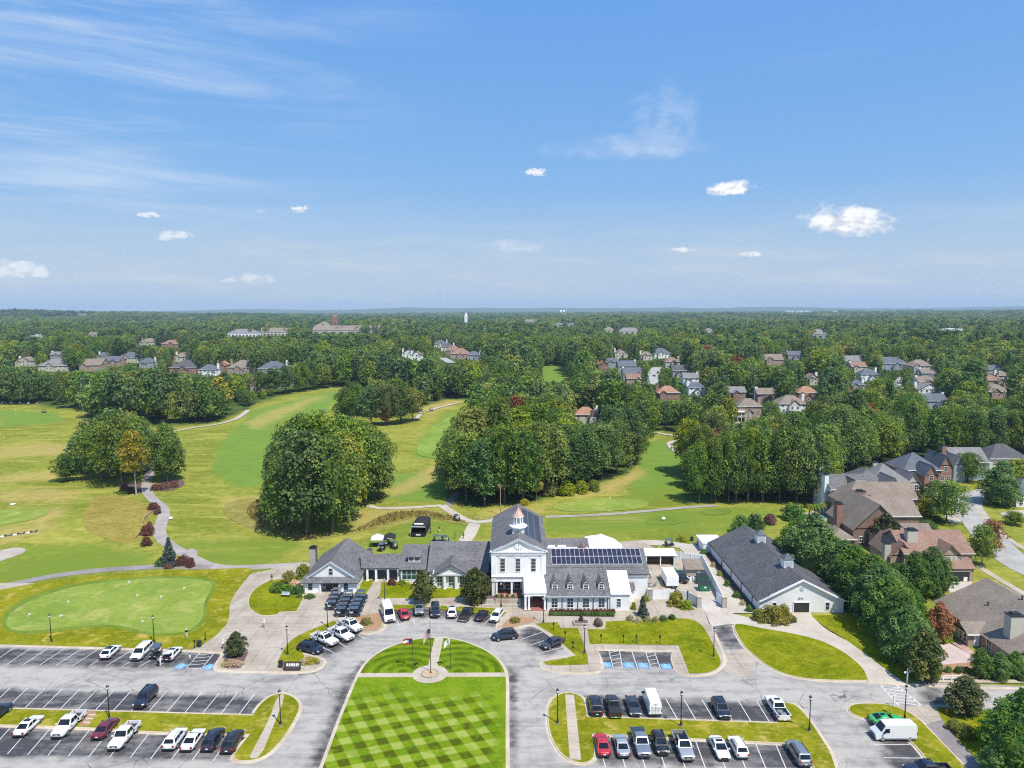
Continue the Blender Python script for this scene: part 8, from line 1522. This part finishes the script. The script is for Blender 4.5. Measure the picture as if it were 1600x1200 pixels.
x, y = GH(1060, 908, .1); vehicle('hatch', (x, y, .1), 2.4, 'paint_black', 'black car tucked in the yard behind the box trailer', 'parked_car', 'car')
for i, px in enumerate((1077, 1086)): simple('air_machine', 'white air machine %s before the pump shed' % ('left' if i == 0 else 'right'), 'air conditioner', px, 908, [('casing', MB().box(-.45, .45, -.35, .35, 0, 1.0), 'white_paint'), ('fan', MB().lathe([(.3, 0), (.3, .05), (.1, .06)], 12, (0, 0, 1.0)), 'black_metal')], .1)
rs = random.Random(12)
for i in range(7): simple('stacked_chair', 'dark stacked chair among the clutter left of the box trailer', 'chair', 1014 + rs.random() * 17, 903 + rs.random() * 20, [('seat', MB().box(-.25, .25, -.25, .25, .4, .46), 'grey_metal'), ('backrest', MB().box(-.25, .25, .2, .25, .46, .95), 'grey_metal')] + [('leg', MB().box(a * .22 - .02, a * .22 + .02, b * .22 - .02, b * .22 + .02, 0, .4), 'black_metal') for a in (-1, 1) for b in (-1, 1)], .1, rs.random() * 6, 'chairs in the yard clutter')
# crossing signs, low white rail, marker
simple('street_name_post', 'white finger post at the crossing beside the cart path', 'signpost', 1417.5, 1067, [('post', MB().box(-.08, .08, -.08, .08, 0, 2.3).lathe([(.12, 0), (.02, .25)], 4, (0, 0, 2.3)), 'white_paint'), ('arm', MB().box(-.75, .6, -.04, .04, 1.75, 2.0), 'white_paint')], .1, .3)
simple('stop_post', 'white square post at the edge of the corner verge', 'post', 1396.5, 1103, [('post', MB().box(-.09, .09, -.09, .09, 0, 1.7), 'white_paint'), ('cap', MB().lathe([(.16, 0), (.02, .14)], 4, (0, 0, 1.7)), 'white_paint')])
simple('white_rail', 'low white two rail fence by the street walk', 'fence', 1480, 1063, [('post', MB().box(x - .07, x + .07, -.07, .07, 0, .95), 'white_paint') for x in (-2.1, -.7, .7, 2.1)] + [('rail', MB().box(-2.1, 2.1, -.035, .035, z, z + .14), 'white_paint') for z in (.35, .7)], .1)
simple('hydrant', 'orange hydrant in the weeds by the trail', 'hydrant', 1479, 1115, [('body', MB().lathe([(.16, 0), (.14, .08), (.13, .6), (.15, .62), (.1, .74), (.03, .8)], 10), 'orange_rubber'), ('outlet', MB().tube((-.22, 0, .5), (.22, 0, .5), .06), 'orange_rubber')], .03)
# rail fence by the ditch, utility pole, range net
rf = thing('rail_fence', 'rustic timber rail fence beside the pale path', 'fence', (*GH(735, 812), 0))
pp = [GH(733, 809), GH(740, 811), GH(748, 813), GH(757, 813), GH(766, 812)]
for x, y in pp: part(rf, MB().box(x - .1, x + .1, y - .1, y + .1, H(x, y), H(x, y) + 1.15), 'post', 'timber')
for (a, b) in zip(pp, pp[1:]):
    for z in (.4, .85): part(rf, MB().tube((a[0], a[1], H(*a) + z), (b[0], b[1], H(*b) + z), .06), 'rail', 'timber')
x, y = GH(782, 805); up_ = thing('utility_pole', 'bare timber pole in front of the big wood', 'pole', (x, y, H(x, y))); obj('pole', MB().tube((0, 0, -.2), (0, 0, 9.5), .16, .11, 8).mesh('pole', M['timber']), up_); obj('cross_arm', MB().box(-.9, .9, -.06, .06, 8.7, 8.85).mesh('cross_arm', M['timber']), up_)
nt = thing('range_net', 'tall netting on two pale poles beside the driving range', 'net', (*GH(130, 642), 0))
q0, q1, q2 = GH(129.5, 642), GH(143.5, 648), GH(158, 641)
for q, hh in ((q0, 19), (q1, 19), (q2, 17)): part(nt, MB().tube((*q, H(*q) - .2), (*q, H(*q) + hh), .28, .2, 8), 'net_pole', 'pale_vinyl')
mb = MB()
for (a, b) in ((q0, q1), (q1, q2)):
    for k in range(15): f_ = k / 14; mb.tube((a[0] + (b[0] - a[0]) * f_, a[1] + (b[1] - a[1]) * f_, H(*a)), (a[0] + (b[0] - a[0]) * f_, a[1] + (b[1] - a[1]) * f_, H(*a) + 16.5), .03, .03, 3, caps=False)
    for k in range(17): mb.tube((*a, H(*a) + 1 + k), (*b, H(*a) + 1 + k), .03, .03, 3, caps=False)
part(nt, mb, 'netting', 'black_metal')
# canopies on the back lawn
def canopy(px, py, s, h_, mat, label, mark=None, walls=False):
    x, y = GH(px, py); z = H(x, y); t_ = thing('canopy_tent', label, 'tent', (x, y, z), .1)
    for a in (-1, 1):
        for b in (-1, 1): obj('leg', MB().tube((a * s, b * s, 0), (a * s, b * s, h_), .03, .03, 6).mesh('leg', M['alloy' if mat == 'white_cloth' else 'black_metal']), t_)
    obj('roof', MB().loft([[(-s * k, -s * k, z_), (s * k, -s * k, z_), (s * k, s * k, z_), (-s * k, s * k, z_)] for k, z_ in ((1.02, h_ - .3), (1.03, h_), (.6, h_ + .45), (.06, h_ + 1.0))]).mesh('roof', M[mat]), t_)
    if mark: obj('valance_mark', MB().box(-s * .5, s * .5, -s * 1.04 - .02, -s * 1.035, h_ - .22, h_ - .06).mesh('valance_mark', M[mark]), t_)
    obj('table', MB().box(-s * .7, s * .7, -s * .5, -s * .1, .72, .76).box(-s * .65, s * .65, -s * .5, -s * .48, 0, .72).mesh('table', M['black_cloth']), t_); return t_
canopy(590, 853, 1.5, 2.2, 'white_cloth', 'white canopy on the lawn behind the pavilion'); canopy(609.5, 851, 1.4, 2.2, 'black_cloth', 'black canopy with pale band beside the white canopy', 'pale_vinyl')
x, y = GH(654, 838); z = H(x, y); tt = thing('event_trailer', 'long black event tent with white marks on the back lawn', 'tent', (x, y, z), -.06)
obj('roof', MB().loft([[(-1.9, -.2, 2.5), (1.9, -.2, 2.5), (1.9, 8, 2.5), (-1.9, 8, 2.5)], [(-1.9, -.2, 2.75), (1.9, -.2, 2.75), (1.9, 8, 2.75), (-1.9, 8, 2.75)], [(-.3, 1.6, 3.6), (.3, 1.6, 3.6), (.3, 6.6, 3.6), (-.3, 6.6, 3.6)]]).mesh('roof', M['black_cloth']), tt); obj('side_wall', MB().box(-1.85, -1.8, 0, 7.8, 0, 2.5).box(1.8, 1.85, 0, 7.8, 0, 2.5).box(-1.8, 1.8, 7.75, 7.8, 0, 2.5).mesh('side_wall', M['black_cloth']), tt)
obj('front_counter', MB().box(-1.7, 1.7, -.5, -.1, 0, 1.0).mesh('front_counter', M['black_cloth']), tt); obj('counter_mark', MB().box(-.6, .6, -.53, -.505, .4, .75).mesh('counter_mark', M['white_cloth']), tt); obj('roof_mark', MB().slab([(-1.2, .4, 3.09), (1.2, .4, 3.09), (1.2, .8, 3.29), (-1.2, .8, 3.29)], .01).slab([(.7, 2, 3.36), (1.2, 2, 3.11), (1.2, 3.8, 3.11), (.7, 3.8, 3.36)], .01).mesh('roof_mark', M['white_cloth']), tt); obj('front_band', MB().box(-1.85, 1.85, -.24, -.21, 2.52, 2.72).mesh('front_band', M['white_cloth']), tt)
x, y = GH(752, 858, .1); simple('cool_box_table', 'white table with blue cover behind the long building roof end', 'table', 754, 862, [('top', MB().box(-1.2, .4, -.6, .6, 2.4, 2.5), 'white_paint'), ('blue_cover', MB().box(.45, 1.9, -.6, .6, 2.4, 2.55), 'blue_paint'), ('frame', MB().box(-1.2, 1.9, -.05, .05, 0, 2.4), 'white_paint')], .0)
# golf marks: flags on the greens, practice mats, round target, tee markers
def pin(px, py, label, h_=2.1, z=None, col='white_cloth'):
    x, y = GH(px, py, z); zz = H(x, y) if z is None else z; t_ = thing('golf_pin', label, 'golf flag', (x, y, zz), 0, 'golf pins'); obj('stick', MB().tube((0, 0, 0), (0, 0, h_), .025, .02, 6).mesh('stick', M['white_paint']), t_); obj('pennant', MB().slab([(0.02, 0, h_), (.02, 0, h_ - .38), (.5, .08, h_ - .2)], .015).mesh('pennant', M[col]), t_)
for px, py, lb in [(45, 965, 'leftmost practice pin on the putting green'), (95, 967, 'practice pin on the near left of the putting green'), (106, 945, 'practice pin left of the putting green centre'), (214, 935, 'practice pin at the centre of the putting green'), (251, 937, 'practice pin right of the putting green centre'), (222, 976, 'practice pin nearest the lamp on the putting green'), (201, 914, 'farthest practice pin on the putting green'), (287, 923, 'practice pin at the right end of the putting green')]: pin(px, py, lb, .9, .136, 'white_cloth')
pin(952, 787, 'white flag pin on the green beyond the hall'); pin(24, 648, 'pale flag pin far out on the driving range', 3.0); pin(6, 692, 'pale flag pin in the middle of the driving range', 3.0)
simple('round_target', 'round white target disc on the practice tee', 'target', 20, 788, [('disc', MB().lathe([(.75, .0), (.8, .15), (.7, .2)], 20), 'white_paint'), ('stand', MB().box(-.1, .1, -.1, .1, -.1, .02), 'black_metal')], None); simple('tee_sign', 'small white sign beside the winding cart path', 'sign', 266.5, 812, [('board', MB().slab([(-.5, 0, .3), (.5, 0, .3), (.5, .3, .8), (-.5, .3, .8)], .05), 'white_paint'), ('post', MB().box(-.05, .05, .1, .2, 0, .45), 'timber')], None)
simple('tee_sign', 'white tee sign and stand on the mown strip behind the wing', 'sign', 1037, 814, [('board', MB().slab([(-.45, 0, .5), (.45, 0, .5), (.45, .25, 1.1), (-.45, .25, 1.1)], .05), 'white_paint'), ('post', MB().box(-.05, .05, .05, .15, 0, .6), 'timber')], None)
for i, (px, py) in enumerate([(4, 838.5), (14, 837), (24, 835.5), (34, 834), (44, 832.5), (53, 831)]): simple('practice_mat', 'white practice mat in the tee line, number %s from the frame edge' % ('one', 'two', 'three', 'four', 'five', 'six')[i], 'mat', px, py, [('mat', MB().box(-.6, .6, -.45, .45, 0, .1), 'white_paint' if i % 2 == 0 else 'green_glass'), ('divider', MB().box(.65, .72, -.5, .5, 0, .5), 'dark_timber')], None, .1, 'practice mats')
def low_wall(pts, label):
    t_ = thing('bank_wall', label, 'wall', (*GH(*pts[0]), 0)); p = [GH(*q) for q in pts]
    for a, b in zip(p, p[1:]): dx, dy = b[0] - a[0], b[1] - a[1]; l = math.hypot(dx, dy); nx, ny = -dy / l * .2, dx / l * .2; z = H(*a); part(t_, MB().prism([(a[0] - nx, a[1] - ny), (b[0] - nx, b[1] - ny), (b[0] + nx, b[1] + ny), (a[0] + nx, a[1] + ny)], z - .3, z + .55), 'wall_block', 'timber')
low_wall([(238, 800), (230, 806), (224, 812), (223, 818)], 'upper curved timber retaining wall on the dry bank'); low_wall([(224, 832), (216, 836), (212, 842)], 'lower curved timber retaining wall on the dry bank')
# ------------------------------------------------------------------ people
def body_mesh(pose, shirt, legs, shoes='dark_plastic'):
    """one skinned figure, 1.75 m tall; pose gives knees, feet, elbows and hands"""
    J = dict(pel=(0, 0, .95), ch=(0, 0, 1.28), nk=(0, 0, 1.50), hd=(.02, 0, 1.60), tp=(.02, 0, 1.71)); J.update(pose)
    names = list(J); idx = {n: i for i, n in enumerate(names)}
    E_ = [('pel', 'ch'), ('ch', 'nk'), ('nk', 'hd'), ('hd', 'tp')]
    for s in 'lr': E_ += [('pel', 'hip' + s), ('hip' + s, 'kn' + s), ('kn' + s, 'an' + s), ('an' + s, 'to' + s), ('ch', 'sh' + s), ('sh' + s, 'el' + s), ('el' + s, 'wr' + s), ('wr' + s, 'ha' + s)]
    me = bpy.data.meshes.new('body'); me.from_pydata([J[n] for n in names], [(idx[a], idx[b]) for a, b in E_], []); o = bpy.data.objects.new('tmp_body', me); C.objects.link(o)
    o.modifiers.new('skin', 'SKIN'); o.modifiers.new('sub', 'SUBSURF').levels = 1
    rr = dict(pel=.15, ch=.16, nk=.065, hd=.10, tp=.07, hip=.105, kn=.065, an=.05, to=.045, sh=.075, el=.05, wr=.035, ha=.04)
    for n in names: k = n[:-1] if n[-1] in 'lr' and n[:-1] in rr else n; r = rr[k]; sv_ = me.skin_vertices[0].data[idx[n]]; sv_.radius = (r, r * (.75 if k in ('pel', 'ch') else 1)); sv_.use_root = n == 'pel'
    bpy.context.view_layer.update(); nm = bpy.data.meshes.new_from_object(o.evaluated_get(bpy.context.evaluated_depsgraph_get())); nm.name = 'body'; bpy.data.objects.remove(o); nm.materials.clear()
    for k in ('skin', shirt, legs, shoes): nm.materials.append(M[k])
    for p in nm.polygons:
        z = p.center.z; c = Vector(p.center); arm = min((c - Vector(J['wr' + s])).length for s in 'lr') < .17 or min((c - Vector(J['ha' + s])).length for s in 'lr') < .14
        p.material_index = 3 if z < .09 else 0 if (arm or z > 1.47) else 2 if z < .96 else 1
    nm.shade_smooth(); return nm
def limbs(stride=.0, armf=0.0, lean=0.0):
    P_ = {}
    for s, y in (('l', .1), ('r', -.1)):
        k = 1 if s == 'l' else -1
        P_['hip' + s] = (0, y, .90); P_['kn' + s] = (stride * k * .5 + .03, y, .50); P_['an' + s] = (stride * k, y, .08); P_['to' + s] = (stride * k + .17, y * 1.15, .04)
        P_['sh' + s] = (lean, y * 1.9, 1.42); P_['el' + s] = (lean - stride * k * .35 + armf * .18, y * 2.5, 1.14); P_['wr' + s] = (lean - stride * k * .5 + .05 + armf * .38, y * 2.4, .94 + armf * .16); P_['ha' + s] = (lean - stride * k * .5 + .08 + armf * .46, y * 2.3, .85 + armf * .18)
    if lean: P_.update(ch=(lean * .7, 0, 1.26), nk=(lean * 1.2, 0, 1.47), hd=(lean * 1.5, 0, 1.57), tp=(lean * 1.6, 0, 1.68))
    return P_
def person(px, py, rz, pose, shirt, legs, label, hat='white_cloth', z=None, extra=None):
    x, y = GH(px, py, z); zz = H(x, y) if z is None else z; t_ = thing('person', label, 'person', (x, y, zz), rz, 'people about the clubhouse'); obj('body', body_mesh(pose, shirt, legs), t_)
    hd = pose.get('hd', (.02, 0, 1.60)); obj('cap' if hat != 'hair' else 'hair', MB().lathe([(.115, 0), (.118, .05), (.09, .12), (.02, .15)], 12, (hd[0], 0, hd[2] + .05)).add([], []).mesh('cap', M[hat]), t_)
    if hat != 'hair': obj('cap_peak', MB().box(hd[0] + .08, hd[0] + .2, -.07, .07, hd[2] + .05, hd[2] + .065).mesh('cap_peak', M[hat]), t_)
    for nm in ('face',): obj('face', MB().box(hd[0] + .085, hd[0] + .115, -.012, .012, hd[2] - .01, hd[2] + .03).box(hd[0] + .088, hd[0] + .10, -.05, -.025, hd[2] + .02, hd[2] + .035).box(hd[0] + .088, hd[0] + .10, .025, .05, hd[2] + .02, hd[2] + .035).box(hd[0] + .085, hd[0] + .10, -.03, .03, hd[2] - .045, hd[2] - .035).mesh('face', M['skin']), t_)
    return t_
st_, wk_, ln_ = limbs(), limbs(.24), limbs(0, .6, .12)
person(250.5, 1041, 1.0, ln_, 'white_cloth', 'white_cloth', 'person in white leaning over a golf bag behind the open tailgate', z=.01)
person(297, 1036, .3, wk_, 'white_cloth', 'grey_cloth', 'person in white top walking across the blue access bay', 'navy_cloth', .01); person(292, 996, -1.2, ln_, 'black_cloth', 'white_cloth', 'person in dark shirt and white cap on the putting lawn', z=.13)
person(349, 1014, -.6, wk_, 'white_cloth', 'black_cloth', 'person in white shirt and dark legs beside the clipped magnolia', z=.1); person(413, 981, -1.5, wk_, 'white_cloth', 'khaki_cloth', 'person in pale clothes alone on the wide forecourt', z=.1); person(425, 909, -1.6, st_, 'black_cloth', 'khaki_cloth', 'person in dark shirt at the top of the half moon lawn', 'black_cloth', .14)
person(673, 833, 2.8, st_, 'black_cloth', 'black_cloth', 'person in black just right of the black event tent', 'black_cloth'); person(687, 832, 2.0, ln_, 'black_cloth', 'white_cloth', 'person bending in white shorts on the back lawn', 'black_cloth'); person(641, 838, .5, st_, 'white_cloth', 'khaki_cloth', 'person in white left of the black event tent'); person(724, 842, 1.0, wk_, 'black_cloth', 'black_cloth', 'person in black walking on the path behind the long building', 'black_cloth'); person(711, 842, .2, st_, 'navy_cloth', 'grey_cloth', 'person in navy beside the carts behind the long building', 'navy_cloth')
simple('golf_bag', 'black golf bag standing by the open tailgate', 'golf bag', 255 - 8, 1040, [('bag', MB().tube((0, 0, 0), (.12, 0, .95), .17, .15, 10), 'black_cloth'), ('club_heads', MB().lathe([(.12, 0), (.13, .12), (.05, .22)], 8, (.12, 0, .93)), 'alloy'), ('wheel', MB().tube((-.1, -.3, .2), (-.1, .3, .2), .2, .2, 12), 'tyre')], .01)
